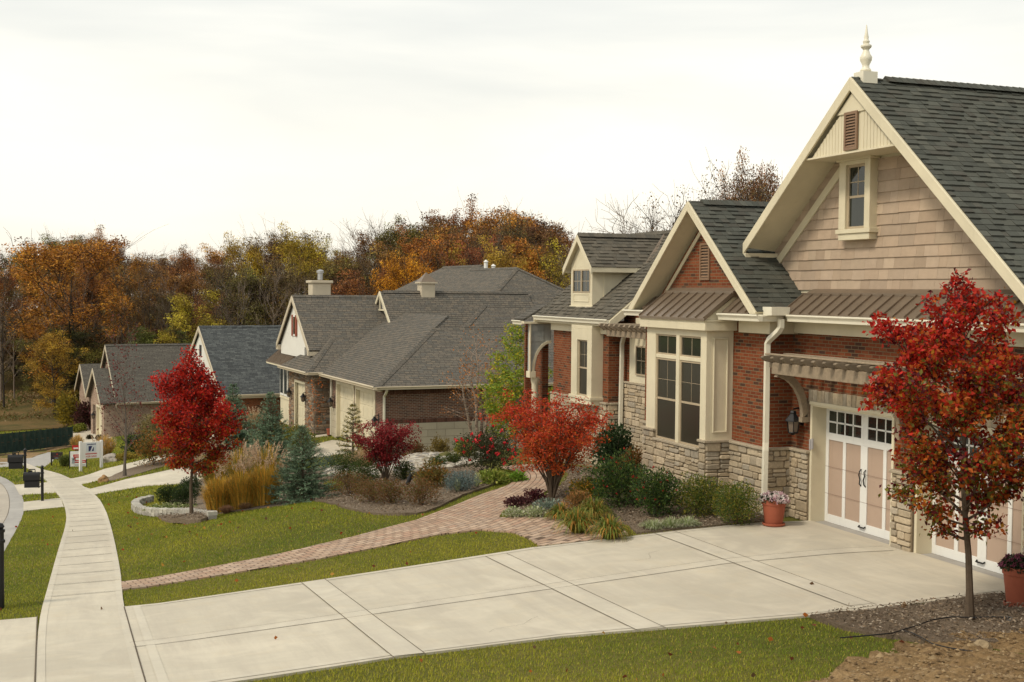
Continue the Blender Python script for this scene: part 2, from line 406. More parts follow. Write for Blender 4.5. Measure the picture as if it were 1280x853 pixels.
lk.new(fm.outputs[2], bg.inputs[0]); bg.inputs['Strength'].default_value = .088
sd = bpy.data.lights.new('sun', 'SUN'); sd.energy = 1.5; sd.angle = R(11); sd.color = (1, .90, .73)
so = bpy.data.objects.new('sun', sd); COL.objects.link(so)
dv = Vector((math.sin(SUN_AZ)*math.cos(SUN_EL), math.cos(SUN_AZ)*math.cos(SUN_EL), math.sin(SUN_EL)))
so.rotation_euler = dv.to_track_quat('Z', 'Y').to_euler(); so.location = (0, 0, 40)
scene.view_settings.view_transform = 'Standard'; scene.view_settings.look = 'None'; scene.view_settings.exposure = .56; scene.view_settings.gamma = 1
scene.cycles.use_denoising = True
try: scene.cycles.denoiser = 'OPENIMAGEDENOISE'
except Exception: pass
scene.cycles.max_bounces = 6; scene.cycles.diffuse_bounces = 2; scene.cycles.glossy_bounces = 2; scene.cycles.transmission_bounces = 2; scene.cycles.transparent_max_bounces = 4
scene.cycles.use_adaptive_sampling = True; scene.cycles.adaptive_threshold = .02

# ------------------------------------------------------------------ ground
def grid_axis(segs):
    out = []
    for a, b, st in segs: out += list(np.arange(a, b, st))
    return np.array(out+[segs[-1][1]])
gx = grid_axis([(-400, -60, 20), (-60, -12, 2), (-12, 26, .4), (26, 60, 2), (60, 400, 20)])
gy = grid_axis([(-60, 0, 5), (0, 8, 1), (8, 60, .4), (60, 110, 1), (110, 200, 3), (200, 420, 20)])
X, Y = np.meshgrid(gx, gy, indexing='ij'); Z = terr(X, Y)
und = np.array([[noise.noise(Vector((a*.05, b*.05, 0))) for b in gy] for a in gx])
far = np.clip((Y-105)/30, 0, 1); Z = Z+und*3.0*far
Vg = np.stack([X, Y, Z], -1).reshape(-1, 3); nx, ny = len(gx), len(gy)
I = (np.arange(nx-1)[:, None]*ny+np.arange(ny-1)[None]).ravel()
ground = np_mesh('ground', Vg, np.stack([I, I+ny, I+ny+1, I+1], 1), M['soil_grass'], smooth=True)
tag(ground, kind='structure'); ground['label'] = 'grassy ground of the sloping street'

def chaikin(p, n=2, closed=True):
    p = [np.array(q, float) for q in p]
    for _ in range(n):
        o = []; L = len(p)
        for i in range(L if closed else L-1):
            a, b = p[i], p[(i+1) % L]; o += [a*.75+b*.25, a*.25+b*.75]
        if not closed: o = [p[0]]+o+[p[-1]]
        p = o
    return [tuple(q) for q in p]
def W(px): return [tuple(gp(*q)[:2]) for q in px]
def sheet(name, outl, dz, mat, step=.5, parent=None, skirt=.06, hfun=None, wob=0):
    """a thin slab draped on the terrain"""
    P = []
    L = len(outl)
    for i in range(L):
        a = np.array(outl[i]); b = np.array(outl[(i+1) % L]); d = np.linalg.norm(b-a)
        k = max(1, int(d/step))
        for j in range(k): P.append(a+(b-a)*j/k)
    if wob:
        P = [q+wob*np.array([noise.noise(Vector((q[0]*2.3, q[1]*2.3, 3))), noise.noise(Vector((q[0]*2.3, q[1]*2.3, 9)))]) for q in P]
    arr = np.array(P); n0 = len(P)
    x0, y0 = arr.min(0); x1, y1 = arr.max(0)
    gxx, gyy = np.meshgrid(np.arange(x0+step/2, x1, step), np.arange(y0+step/2, y1, step))
    q = np.stack([gxx.ravel(), gyy.ravel()], 1); q = q[inpoly(q, arr)]
    pts = [Vector(p) for p in P]+[Vector(p) for p in q]
    vv, _, ff, *_ = delaunay_2d_cdt(pts, [], [list(range(n0))], 1, 1e-5)
    A = np.array([(v.x, v.y) for v in vv]); z = terr(A[:, 0], A[:, 1])+dz
    if hfun is not None: z = z+hfun(A)
    V = [(a[0], a[1], zz) for a, zz in zip(A, z)]
    F = [tuple(f) for f in ff]
    # orient up
    G = []
    for f in F:
        a, b, c = (A[f[0]], A[f[1]], A[f[2]])
        G.append(f if (b[0]-a[0])*(c[1]-a[1])-(b[1]-a[1])*(c[0]-a[0]) > 0 else f[::-1])
    if skirt:
        from collections import Counter
        ec = Counter()
        for f in G:
            for i in range(len(f)): ec[(f[i], f[(i+1) % len(f)])] += 1
        m2 = {}
        for (a, b) in list(ec):
            if (b, a) not in ec:
                for k in (a, b):
                    if k not in m2: m2[k] = len(V); v = V[k]; V.append((v[0], v[1], v[2]-skirt-dz))
                G.append((b, a, m2[a], m2[b]))
    mb = MB(); mb.v = V; mb.f = G; mb.m = [0]*len(G); mb.c = [None]*len(V)
    o = mb.build(name, mat, parent)
    if parent is None: tag(o, kind='structure')
    return o
def inpoly(q, poly):
    x, y = q[:, 0], q[:, 1]; ins = np.zeros(len(q), bool); n = len(poly); j = n-1
    for i in range(n):
        xi, yi = poly[i]; xj, yj = poly[j]
        c = ((yi > y) != (yj > y)) & (x < (xj-xi)*(y-yi)/((yj-yi) if yj != yi else 1e-12)+xi)
        ins ^= c; j = i
    return ins
HARD = []     # polygons where no grass grows
def hard(name, outl, dz, mat, **k):
    HARD.append(np.array(outl)); return sheet(name, outl, dz, mat, **k)

# sidewalk edges in plan (x over y)
SWL = [(-.12, 6), (-.16, 14), (-.18, 19.4), (-.04, 23.4), (.16, 29.3), (.43, 36.3), (.47, 41.1), (.36, 46.1), (-.15, 56.1), (-1.2, 66)]
SWR = [(.95, 6), (1.0, 14), (1.08, 20.2), (1.18, 22.7), (1.28, 25), (1.53, 34.3), (1.63, 41.1), (1.56, 46.4), (1.2, 52), (.83, 55.9), (.34, 59.8), (-.4, 63), (-1.1, 68)]
SL = chaikin(SWL, 2, False); SR = chaikin(SWR, 2, False)
xl = lambda y: np.interp(y, [p[1] for p in SL], [p[0] for p in SL]); xr = lambda y: np.interp(y, [p[1] for p in SR], [p[0] for p in SR])
sw = hard('sidewalk', SL+SR[::-1], .030, M['concrete'], step=.4); sw['label'] = 'pale concrete sidewalk running down the hill beside the lawns'
def strip(mb, pts, width, dz, off=0):
    """draped ribbon along plan points"""
    pts = [np.array(p, float) for p in pts]; res = []
    for a, b in zip(pts[:-1], pts[1:]):
        k = max(1, int(np.linalg.norm(b-a)/.35)); res += [a+(b-a)*j/k for j in range(k)]
    res.append(pts[-1]); k0 = len(mb.v)
    for i, p in enumerate(res):
        t = res[min(i+1, len(res)-1)]-res[max(i-1, 0)]; t /= max(1e-9, np.linalg.norm(t)); nrm = np.array([-t[1], t[0]])
        for s in (-1, 1):
            q = p+nrm*(off+s*width/2); mb.v.append((q[0], q[1], float(terr(q[0], q[1]))+dz)); mb.c.append(None)
    for i in range(len(res)-1):
        a = k0+i*2; mb.f.append((a, a+1, a+3, a+2)); mb.m.append(0)
band = MB(); grv = MB()
yy = 9.0; k = 0
while yy < 62:
    if not (14.3 < yy < 20.6):
        sl = .10*(1 if k % 2 else -1)*0
        strip(band, [(xl(yy)+.12, yy), (xr(yy)-.12, yy+.08)], .11, .034)
        strip(grv, [(xl(yy)+.02, yy), (xr(yy)-.02, yy+.08)], .010, .0375)
    yy += 1.45; k += 1
for f, s in ((xl, 1), (xr, -1)):
    yv = np.arange(8.2, 60, .9)
    strip(band, [(float(f(y))+s*.055, y) for y in yv], .10, .034)
for o_ in (band.build('trowelled_edge', M['concrete_band'], sw), grv.build('joint', M['groove'], sw)): pass
# driveway
DT = [(1.085, 20.3), (4.25, 20.47), (8.2, 20.76), (9.6, 20.62), (11.1, 20.5), (12.6, 20.22), (13.70, 20.18)]
DB = [(13.70, 14.05), (13.2, 14.35), (10, 14.25), (8.4, 14.38), (6.2, 14.6), (4, 14.5), (2.1, 14.15), (1.005, 14.0)]
drv = hard('driveway', DT+DB, .032, M['concrete'], step=.5); drv['label'] = 'wide concrete driveway in front of the garage doors'
apr = hard('driveway_apron', [(-.19, 20.0), (-.17, 13.8), (-2.4, 13.6), (-2.6, 20.2)], .026, M['concrete'])
band = MB(); grv = MB()
lj = [(1.0, 16.95), (5.3, 17.42), (10.4, 17.83), (13.46, 17.5)]
strip(band, lj, .34, .036); strip(grv, lj, .008, .040, .17); strip(grv, lj, .008, .040, -.17)
for xj in (4.1, 7.38, 10.7):
    strip(band, [(xj, 14.5), (xj+.02, 20.3)], .40, .0385 if xj > 0 else 0)
    strip(grv, [(xj, 14.4), (xj+.02, 20.5)], .011, .042, .20); strip(grv, [(xj, 14.4), (xj+.02, 20.5)], .011, .042, -.20)
strip(band, [(1.2, 14.3), (1.27, 20.15)], .12, .0385); strip(band, [(1.2, 20.2), (4.25, 20.35), (8.2, 20.64), (11.1, 20.38), (13.5, 20.1)], .12, .0375); strip(band, [(1.2, 14.2), (4, 14.64), (6.2, 14.74), (10, 14.4), (13.1, 14.5)], .12, .0375)
strip(grv, [(1.005, 14.0), (1.085, 20.25)], .016, .040); strip(grv, [(-.17, 13.9), (-.19, 20.0)], .016, .040)
strip(grv, [(8.2, 20.7), (9.6, 20.56), (11.1, 20.44), (12.6, 20.16)], .02, .0385)
band.build('trowelled_edge', M['concrete_band'], drv); grv.build('joint', M['groove'], drv)
# hairline cracks
g_c = np.random.default_rng(5); ck = MB()
for (x, y, a, n_) in ((5.4, 15.2, 1.2, 7), (9.2, 18.6, .4, 6)):
    pts = [(x, y)]
    for _ in range(n_): a += g_c.normal()*.45; x += .16*math.cos(a); y += .16*math.sin(a); pts.append((x, y))
    strip(ck, pts, .004, .044)
ck.build('crack', M['groove'], drv)
# street, gutter pan, curb
ST = [(-1.7, 8), (-1.35, 14), (-1.2, 22), (-.98, 30), (-.78, 38), (-.76, 42), (-.85, 46), (-1.03, 50.4), (-1.41, 55.3), (-2.1, 60.4), (-3.6, 66), (-6.5, 72)]
STc = chaikin(ST, 2, False)
road = hard('street', STc+[(-30, 84), (-30, 4)], .004, M['road'], step=1.0); road['label'] = 'pale concrete street curving away at the left'
gm = MB(); strip(gm, [(x-.22, y) for x, y in STc], .44, .012); o_ = gm.build('curb', M['gutterpan']); tag(o_, kind='structure'); HARD.append(np.array([(x, y) for x, y in STc]+[(x-.5, y) for x, y in STc][::-1]))
gm = MB(); strip(gm, [(x-.45, y) for x, y in STc], .015, .016); gm.build('joint', M['groove'], road)
# side aprons of the two neighbouring driveways between street and sidewalk
ap2 = hard('driveway_apron', [(-.78, 41.6), (.42, 42.2), (.36, 46.0), (-.84, 45.2)], .022, M['concrete'])
ap3 = hard('driveway_apron', [(-1.02, 48.6), (.28, 48.6), (-.02, 54.3), (-1.35, 54.0)], .022, M['concrete'])
# the neighbours' driveways
D2 = W([(126, 617.6), (108, 621), (98, 607), (113, 612), (157, 600), (210, 588.5), (256, 579), (300, 571), (345, 563), (390, 557), (415, 551), (448, 553), (446, 566), (400, 572), (330, 580), (270, 592), (236, 605), (184, 608)])
d2 = hard('driveway', D2, .026, M['concrete'], step=.8)
D3 = W([(96, 609), (82, 599), (92, 598.5), (130, 587), (176, 576), (215, 566), (262, 548), (280, 534), (316, 524), (352, 512), (357, 520), (330, 533), (300, 545), (262, 560), (200, 580), (184, 586), (140, 596), (104, 606)])
d3 = hard('driveway', D3, .022, M['concrete'], step=.8)
D4 = W([(92, 551), (62, 541), (66, 534), (88, 529), (100, 531), (118, 536), (146, 541), (134, 552), (110, 557), (92, 556)])
d4 = hard('driveway', chaikin(D4, 1), .022, M['concrete'], step=.8)
cross = W([(-2, 585), (28, 583), (56, 584), (66, 577), (72, 566), (60, 566), (36, 573), (-2, 578)])
d5 = hard('side_road', cross, .018, M['gutterpan'], step=1.2)
pat = hard('patio', [(13.2, 58.0), (15.2, 58.0), (15.0, 61.4), (11.8, 61.2), (11.4, 58.6)], .04, M['concrete'])
# brick path
PU = [(1.2, 23.3), (2.6, 23.5), (4.15, 23.76), (5.7, 24.3), (7.28, 25.2), (8.5, 26.5), (9.64, 27.87), (10.6, 28.7), (11.4, 29.8), (11.9, 31.4), (12.1, 33.2)]
PL = [(13.2, 33.0), (12.9, 31.0), (12.3, 29.2), (11.6, 27.9), (10.9, 26.8), (9.9, 25.6), (9.05, 24.7), (8.75, 24.1), (9.3, 23.6), (10.0, 22.7), (10.35, 21.6), (10.1, 20.72), (9.56, 20.66), (8.36, 20.80), (8.45, 21.5), (8.42, 22.4), (8.02, 23.1), (7.2, 23.25), (6.2, 22.95), (4.69, 22.6), (2.8, 22.45), (1.16, 22.3)]
pth = hard('brick_path', PU+PL, .034, None or m_brick('brick_paver', [(.48, .335, .235), (.54, .385, .275), (.40, .275, .195), (.58, .43, .315), (.46, .345, .26), (.50, .32, .225)], (.15, .10, .07), 1, .22, .15, .011), step=.4)
pth['label'] = 'tan brick path from the sidewalk to the front door'
# flow the paver courses along the path
me = pth.data; uvl = me.uv_layers[0].data
cl = [np.array(p) for p in [(1.2, 22.85), (4.4, 23.2), (6.3, 23.75), (7.7, 24.4), (8.9, 25.7), (10.1, 27.0), (11.1, 28.2), (12.0, 30.0), (12.6, 33)]]
cl = [np.array(p) for p in chaikin(cl, 2, False)]; acc = np.concatenate([[0], np.cumsum([np.linalg.norm(b-a) for a, b in zip(cl[:-1], cl[1:])])])
for lp in me.loops:
    v = me.vertices[lp.vertex_index].co; p = np.array((v.x, v.y)); best = None
    for i in range(len(cl)-1):
        a, b = cl[i], cl[i+1]; d = b-a; L2 = d @ d; t = min(1, max(0, (p-a) @ d/L2)); q = a+d*t; dd = np.linalg.norm(p-q)
        if best is None or dd < best[0]:
            cr = d[0]*(p-a)[1]-d[1]*(p-a)[0]; best = (dd, acc[i]+t*math.sqrt(L2), math.copysign(dd, cr))
    uvl[lp.index].uv = (best[1], best[2])
# mulch beds
def lump(s, a): return lambda A: np.array([a*(noise.noise(Vector((p[0]*s, p[1]*s, 0)))+.5*noise.noise(Vector((p[0]*s*3, p[1]*s*3, 4)))) for p in A])
bed1 = chaikin([(7.6, 25.85), (8.6, 27.1), (9.4, 28.3), (10.4, 29.1), (11.1, 30.2), (11.7, 32), (12, 36), (13, 40), (12.6, 46), (9, 46), (7.0, 42), (6.6, 37.5), (6.3, 34), (6.35, 31), (6.3, 28.9), (6.45, 27.4), (6.8, 26.4)], 2)
b1 = hard('mulch_bed', bed1, .05, M['mulch'], step=.35, hfun=lump(1.2, .04), wob=.08); b1['label'] = 'mulch bed of low shrubs left of the brick path'
bed2 = [(8.95, 24.1), (9.45, 23.7), (10.15, 22.8), (10.5, 21.6), (10.3, 20.75), (11.1, 20.58), (12.6, 20.28), (13.1, 20.3), (13.2, 24), (13.5, 30), (13.0, 30.9), (12.5, 29.1), (11.8, 27.8), (11.1, 26.7), (10.1, 25.5), (9.3, 24.7)]
b2 = hard('mulch_bed', bed2, .05, M['mulch'], step=.3, hfun=lump(1.5, .03), wob=.06); b2['label'] = 'mulch bed between the brick path and the house wall'
bed3 = chaikin(W([(193, 646), (212, 640), (240, 638), (262, 641), (268, 648), (250, 655), (212, 656)]), 2)
b3 = hard('mulch_ring', bed3, .06, M['mulch'], step=.25, hfun=lambda A: .12*np.exp(-((A[:, 0]-3.39)**2+(A[:, 1]-32.2)**2)/.8)+lump(3, .03)(A)); b3['label'] = 'mulch ring around the young red maple'
bed4 = chaikin([(3.2, 34.0), (5.2, 31.6), (6.4, 31.4), (7.2, 36), (8.8, 47), (8.0, 50.5), (5.0, 49.2), (4.2, 43), (3.0, 37.5)], 2)
b4 = hard('mulch_bed', bed4, .035, M['mulch'], step=.5, hfun=lump(1, .04)); b4['label'] = 'planted bed of spruces and tall grasses'
bed5 = chaikin(W([(122, 606), (160, 597), (196, 586), (230, 578), (262, 566), (300, 556), (300, 548), (262, 556), (205, 574), (184, 580), (150, 590)]), 1)
b5 = hard('mulch_bed', bed5, .032, M['mulch'], step=.6); b5['label'] = 'narrow mulch strip between the two far driveways'
bed6 = W([(1012, 774), (1050, 768), (1130, 760), (1200, 752), (1300, 742), (1420, 760), (1400, 800), (1260, 806), (1160, 806), (1090, 797), (1050, 786)])
b6 = hard('mulch_patch', bed6, .05, M['mulch'], step=.25, hfun=lump(2, .04), wob=.12); b6['label'] = 'grey bark mulch around the front red tree'
dirtp = W([(1420, 775), (1280, 790), (1170, 800), (1120, 812), (1085, 832), (1040, 846), (960, 880), (1000, 930), (1150, 960), (1500, 960), (1650, 900)])
dirt = hard('bare_dirt', dirtp, .03, M['dirt'], step=.14, hfun=lambda A: lump(1.1, .12)(A)+lump(4, .06)(A)+lump(11, .035)(A)+.03, wob=.25); dirt['label'] = 'rough clods of bare dirt at the lower right'
dl = W([(-8, 583), (30, 577), (56, 566), (90, 560), (92, 556), (60, 558), (0, 566), (-8, 568)])
dirt2 = hard('bare_dirt', chaikin(dl, 1), .012, M['dirt'], step=1.0, hfun=lump(.6, .10)); dirt2['label'] = 'bare dirt along the foot of the dark screen fence'
hill = sheet('hillside', [(-60, 96), (-60, 230), (60, 230), (60, 112), (14, 104), (3, 99), (-8, 98)], .05, M['fieldsoil'], step=4, hfun=lambda A: 3.0*np.clip((A[:, 1]-105)/30, 0, 1)*np.array([noise.noise(Vector((p[0]*.05, p[1]*.05, 0))) for p in A])+.05)
hill['label'] = 'scrubby brown hillside below the woods'

# ------------------------------------------------------------------ lawn blades (one mass nobody could count)
def lawn(name, x0, x1, y0, y1, dens, h, wd, seed, label):
    g = np.random.default_rng(seed); n = int((x1-x0)*(y1-y0)*dens)
    p = np.stack([g.uniform(x0, x1, n), g.uniform(y0, y1, n)], 1)
    d = p-CAM[:2]; fwd = d @ (_f[:2]/np.linalg.norm(_f[:2])); lat = d @ _r[:2]
    z = terr(p[:, 0], p[:, 1])
    yp = 364+(CAM[2]-z)/fwd*FP; xp = 640+lat/fwd*FP
    keep = (xp > -60) & (xp < 1340) & (yp < 905)
    for H in HARD:
        lo, hi = H.min(0), H.max(0); c = keep & (p[:, 0] > lo[0]) & (p[:, 0] < hi[0]) & (p[:, 1] > lo[1]) & (p[:, 1] < hi[1])
        idx = np.where(c)[0]
        if len(idx): keep[idx[inpoly(p[idx], H)]] = False
    keep &= ~((p[:, 0] > 13.2) & (p[:, 1] > 9) & (p[:, 1] < 60))
    p = p[keep]; z = z[keep]; n = len(p)
    pat = np.array([noise.noise(Vector((a*.5, b*.5, 0)))*.5+noise.noise(Vector((a*2.1, b*2.1, 5)))*.35+noise.noise(Vector((a*.16, b*.22, 9)))*.9 for a, b in p])
    az = g.uniform(0, 2*math.pi, n); ln = g.uniform(.15, .8, n)*h; hh = h*g.uniform(.6, 1.15, n)*(1+.25*pat)
    wv = wd*g.uniform(.7, 1.3, n)
    cx, cy = np.cos(az), np.sin(az)
    V = np.empty((n, 3, 3)); V[:, 0] = np.stack([p[:, 0]-cy*wv/2, p[:, 1]+cx*wv/2, z-.01], 1); V[:, 1] = np.stack([p[:, 0]+cy*wv/2, p[:, 1]-cx*wv/2, z-.01], 1)
    V[:, 2] = np.stack([p[:, 0]+cx*ln, p[:, 1]+cy*ln, z+hh], 1)
    a = np.array((.36, .36, .034)); b = np.array((.52, .42, .080)); c2 = np.array((.175, .235, .022))
    t = np.clip(.5+pat*1.1+g.normal(0, .14, n), 0, 1)[:, None]
    col = c2*(1-t)+a*t; s = g.random(n)[:, None] < (.16+.25*np.clip(pat, 0, 1)[:, None]); col = np.where(s, b*.6+a*.4, col)*g.uniform(.82, 1.14, (n, 1))
    o = np_mesh(name, V.reshape(-1, 3), np.arange(3*n).reshape(-1, 3), M['blade'], np.repeat(col, 3, 0))
    return tag(o, label, None, None, 'stuff')
# ------------------------------------------------------------------ building helpers
def clip_poly(sub, clip):
    out = sub
    n = len(clip)
    area = sum(clip[i][0]*clip[(i+1) % n][1]-clip[(i+1) % n][0]*clip[i][1] for i in range(n))
    C = clip if area > 0 else clip[::-1]
    for i in range(n):
        a, b = C[i], C[(i+1) % n]; inp, out = out, []
        if not inp: return []
        f = lambda p: (b[0]-a[0])*(p[1]-a[1])-(b[1]-a[1])*(p[0]-a[0])
        for j in range(len(inp)):
            p, q = inp[j], inp[(j+1) % len(inp)]; fp, fq = f(p), f(q)
            if fp >= -1e-9: out.append(p)
            if (fp > 1e-9 and fq < -1e-9) or (fp < -1e-9 and fq > 1e-9):
                t = fp/(fp-fq); out.append((p[0]+(q[0]-p[0])*t, p[1]+(q[1]-p[1])*t))
    return out
def courses(mb, poly, course, tab, thick, cols, g, lam=.006, lap=1.15, jit=.05, wide=(.55, 1.5), lamp=.45, band=0):
    P = [Vector(p) for p in poly]; n = Vector((0, 0, 0))
    for i in range(len(P)): n += (P[i]-P[0]).cross(P[(i+1) % len(P)]-P[0])
    n.normalize()
    if n.z < -.01 or (abs(n.z) <= .01 and (n.x > 0 or (abs(n.x) < .01 and n.y > 0))): n = -n
    t = Vector((0, 0, 1)).cross(n).normalized(); u = n.cross(t).normalized()
    Q = [((p-P[0]).dot(t), (p-P[0]).dot(u)) for p in P]
    a0, a1 = min(q[0] for q in Q), max(q[0] for q in Q); b0, b1 = min(q[1] for q in Q), max(q[1] for q in Q)
    k = int((b1-b0)/course)+1
    for r in range(k):
        lo = b0+r*course; hi = lo+course*lap; a = a0-g.random()*tab
        while a < a1:
            wd = tab*g.uniform(*wide); ex = lam if g.random() < lamp else 0.0
            dj = g.uniform(-jit, jit)*course
            pl = clip_poly([(a+.002, lo+dj), (a+wd-.002, lo+dj), (a+wd-.002, hi), (a+.002, hi)], Q)
            if len(pl) > 2:
                top = []; base = []
                for q in pl:
                    h = .004+(thick+ex)*(1-(q[1]-lo)/(hi-lo))
                    o = P[0]+t*q[0]+u*q[1]; top.append(o+n*h); base.append(o)
                c = cols[int(g.random()*len(cols))]; c = sc(c, g.uniform(.88, 1.12)); m_ = len(pl)
                fs = [tuple(range(m_))]+[(i, i+m_, (i+1) % m_+m_, (i+1) % m_) for i in range(m_)]
                # winding: make top face point along n
                nn = (top[1]-top[0]).cross(top[2]-top[0])
                if nn.dot(n) < 0: fs = [f[::-1] for f in fs]
                mb.add(top+base, fs, 0, c)
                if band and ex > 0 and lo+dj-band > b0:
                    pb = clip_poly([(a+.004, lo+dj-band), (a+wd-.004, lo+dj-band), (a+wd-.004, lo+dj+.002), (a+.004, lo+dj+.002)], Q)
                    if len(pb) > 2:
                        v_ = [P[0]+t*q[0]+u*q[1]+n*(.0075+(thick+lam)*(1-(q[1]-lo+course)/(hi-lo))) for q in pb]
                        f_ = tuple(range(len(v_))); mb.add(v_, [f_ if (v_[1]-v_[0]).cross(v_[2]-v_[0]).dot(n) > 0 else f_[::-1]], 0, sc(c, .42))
            a += wd
def ashlar(mb, o, t, W, H, n, g, cols, hmin=.10, hmax=.24, wmin=.14, wmax=.46, gap=.009, dep=.035, up=(0, 0, 1)):
    o = Vector(o); t = Vector(t); n = Vector(n); up = Vector(up); z = 0.0
    def stone(a0, a1, b0, b1):
        if a1-a0 < .03 or b1-b0 < .03: return
        c = sc(cols[int(g.random()*len(cols))], g.uniform(.82, 1.15)); j = lambda k=.006: g.uniform(-k, k)
        d = dep*g.uniform(.6, 1.25); A0, A1, B0, B1 = a0+gap+j(), a1-gap+j(), b0+gap+j(), b1-gap+j()
        r = min(.022, (A1-A0)*.3, (B1-B0)*.3); P = lambda a, b, h: o+t*a+up*b+n*h
        rim = [(A0, B0), (A1, B0), (A1, B1), (A0, B1)]; cr = [(A0, B0+r), (A0+r, B0), (A1-r, B0), (A1, B0+r), (A1, B1-r), (A1-r, B1), (A0+r, B1), (A0, B1-r)]
        cx, cy = (A0+A1)/2, (B0+B1)/2
        v = [P(a, b, 0) for a, b in cr]+[P(a, b, d*.7) for a, b in cr]+[P(cx+(a-cx)*.86+j(.004), cy+(b-cy)*.80+j(.004), d*g.uniform(.95, 1.15)) for a, b in cr]
        fs = [tuple(range(16, 24))]
        for l in (0, 8):
            for i in range(8): fs.append((l+i, l+(i+1) % 8, l+8+(i+1) % 8, l+8+i))
        if ((t.cross(up)).dot(n)) < 0: fs = [f[::-1] for f in fs]
        mb.add(v, fs, 0, c)
    while z < H-.02:
        h = g.uniform(hmin, hmax)
        if H-z-h < hmin*.8: h = H-z
        a = 0.0
        while a < W-.01:
            wd = g.uniform(wmin, wmax)
            if W-a-wd < wmin*.7: wd = W-a
            if h > .15 and g.random() < .55:
                s = h*g.choice([.4, .5, .6]); stone(a, a+wd, z, z+s)
                if wd > .28 and g.random() < .5: q = wd*g.uniform(.4, .6); stone(a, a+q, z+s, z+h); stone(a+q, a+wd, z+s, z+h)
                else: stone(a, a+wd, z+s, z+h)
            else: stone(a, a+wd, z, z+h)
            a += wd
        z += h
STC1 = [(.56, .455, .32), (.57, .465, .325), (.49, .395, .275), (.54, .44, .31), (.45, .385, .295), (.59, .48, .335), (.50, .395, .265), (.47, .39, .285)]
RC = [(.096, .099, .083), (.106, .108, .090), (.084, .087, .074), (.120, .120, .099), (.098, .094, .078), (.102, .106, .090)]
RCW = [(.150, .132, .102), (.138, .123, .097), (.163, .143, .112), (.126, .114, .092), (.145, .125, .097)]  # same shingles as RC; browner light on wing and dormer put into the colour
SH = [(.46, .35, .255), (.445, .335, .243), (.475, .365, .27), (.43, .325, .235), (.45, .345, .255), (.48, .372, .272)]
g1 = np.random.default_rng(11)
H1 = empty('brick_house', (13.7, 20, 0)); OFF = Vector((13.7, 20, 0))
tag(H1, 'near red brick house with stone base, shingled gable, cream trim and carriage garage doors', 'house')
def components(mb):
    par = list(range(len(mb.v)))
    def fd(i):
        while par[i] != i: par[i] = par[par[i]]; i = par[i]
        return i
    for f in mb.f:
        a = fd(f[0])
        for i in f[1:]: par[fd(i)] = a
    gr = {}
    for fi, f in enumerate(mb.f): gr.setdefault(fd(f[0]), []).append(fi)
    out = []
    for r_, fs in gr.items():
        m_ = MB(); mp_ = {}
        for fi in fs:
            nf = []
            for i in mb.f[fi]:
                if i not in mp_: mp_[i] = len(m_.v); m_.v.append(mb.v[i]); m_.c.append(mb.c[i])
                nf.append(mp_[i])
            m_.f.append(tuple(nf)); m_.m.append(mb.m[fi])
        out.append(m_)
    return out
def hbs(mb, name, mats, parent=H1, **k):
    for m_ in components(mb): hb(m_, name, mats, parent, **k)
def hb(mb, name, mats, parent=H1, **k):
    o = mb.build(name, mats, parent, **k)
    if parent is H1: o.location = -OFF
    return o
M['sash'] = m_paint('sash_tan', (.46, .37, .25)); M['vent'] = m_paint('vent_brown', (.25, .155, .095))
def win_x(name, X, y0, y1, z0, z1, parent, cols=2, rows=2, fw=.045, d=.05, glass='glass', sash=True, off=None, fmat='cream', bars=.018):
    """window unit in a wall facing -x; X is the front plane of the frame; returns the frame object"""
    fr = MB(); gl = MB()
    fr.box(X, X+d, y0, y1, z0, z0+fw); fr.box(X, X+d, y0, y1, z1-fw, z1); fr.box(X, X+d, y0, y0+fw, z0+fw, z1-fw); fr.box(X, X+d, y1-fw, y1, z0+fw, z1-fw)
    iy0, iy1, iz0, iz1 = y0+fw, y1-fw, z0+fw, z1-fw
    zm = (iz0+iz1)/2
    if sash: fr.box(X+.008, X+d, iy0, iy1, zm-.022, zm+.022)
    gz0 = zm if sash else iz0
    for i in range(1, cols):
        yy = iy0+(iy1-iy0)*i/cols; fr.box(X+.022, X+.038, yy-bars/2, yy+bars/2, gz0, iz1)
    for i in range(1, rows):
        zz = gz0+(iz1-gz0)*i/rows; fr.box(X+.023, X+.037, iy0, iy1, zz-bars/2, zz+bars/2)
    gl.box(X+.026, X+.034, iy0, iy1, iz0, iz1)
    o = fr.build(name, M[fmat], parent); gl.build('glass', M[glass], o)
    if off is not None: o.location = off
    return o

# --- walls
XB, XA, XD = 13.70, 13.15, 14.0
wl = MB()
T = .30
wl.box(XB, XB+T, 20.2, 20.87, 0, 3.95)                    # pier left of door 1
wl.box(XB, XB+T, 17.10, 20.2, 2.54, 3.95); wl.box(XB, XB+T, 14.0, 17.10, 2.54, 3.95)
wl.box(XB, XB+T, 17.10, 17.68, 0, 2.54); wl.box(XB, XB+T, 8.0, 14.58, 0, 2.54); wl.box(XB, XB+T, 8.0, 14.0, 2.54, 3.95)
wl.box(XA, XB+T, 20.87, 22.2, -.1, 3.95)                  # wall A right of bay
wl.box(XA, XA+T, 22.2, 26.2, -.3, 3.95)
# gable 2 brick triangle
wl.prism([(XA, 20.9, 3.95), (XA, 25.9, 3.95), (XA, 23.36, 6.05)], (.25, 0, 0))
wl.box(XA+T, 14.95, 25.9, 26.2, -.4, 3.95)
# recess wall and wing
wl.box(14.65, 14.95, 26.2, 30.5, -.5, 3.9)
wl.box(14.2, 14.95, 30.5, 30.8, -.6, 3.5)
wl.box(14.2, 14.5, 30.8, 34.4, -.7, 3.5)
wl.box(14.5, 22, 34.1, 34.4, -.7, 3.5)
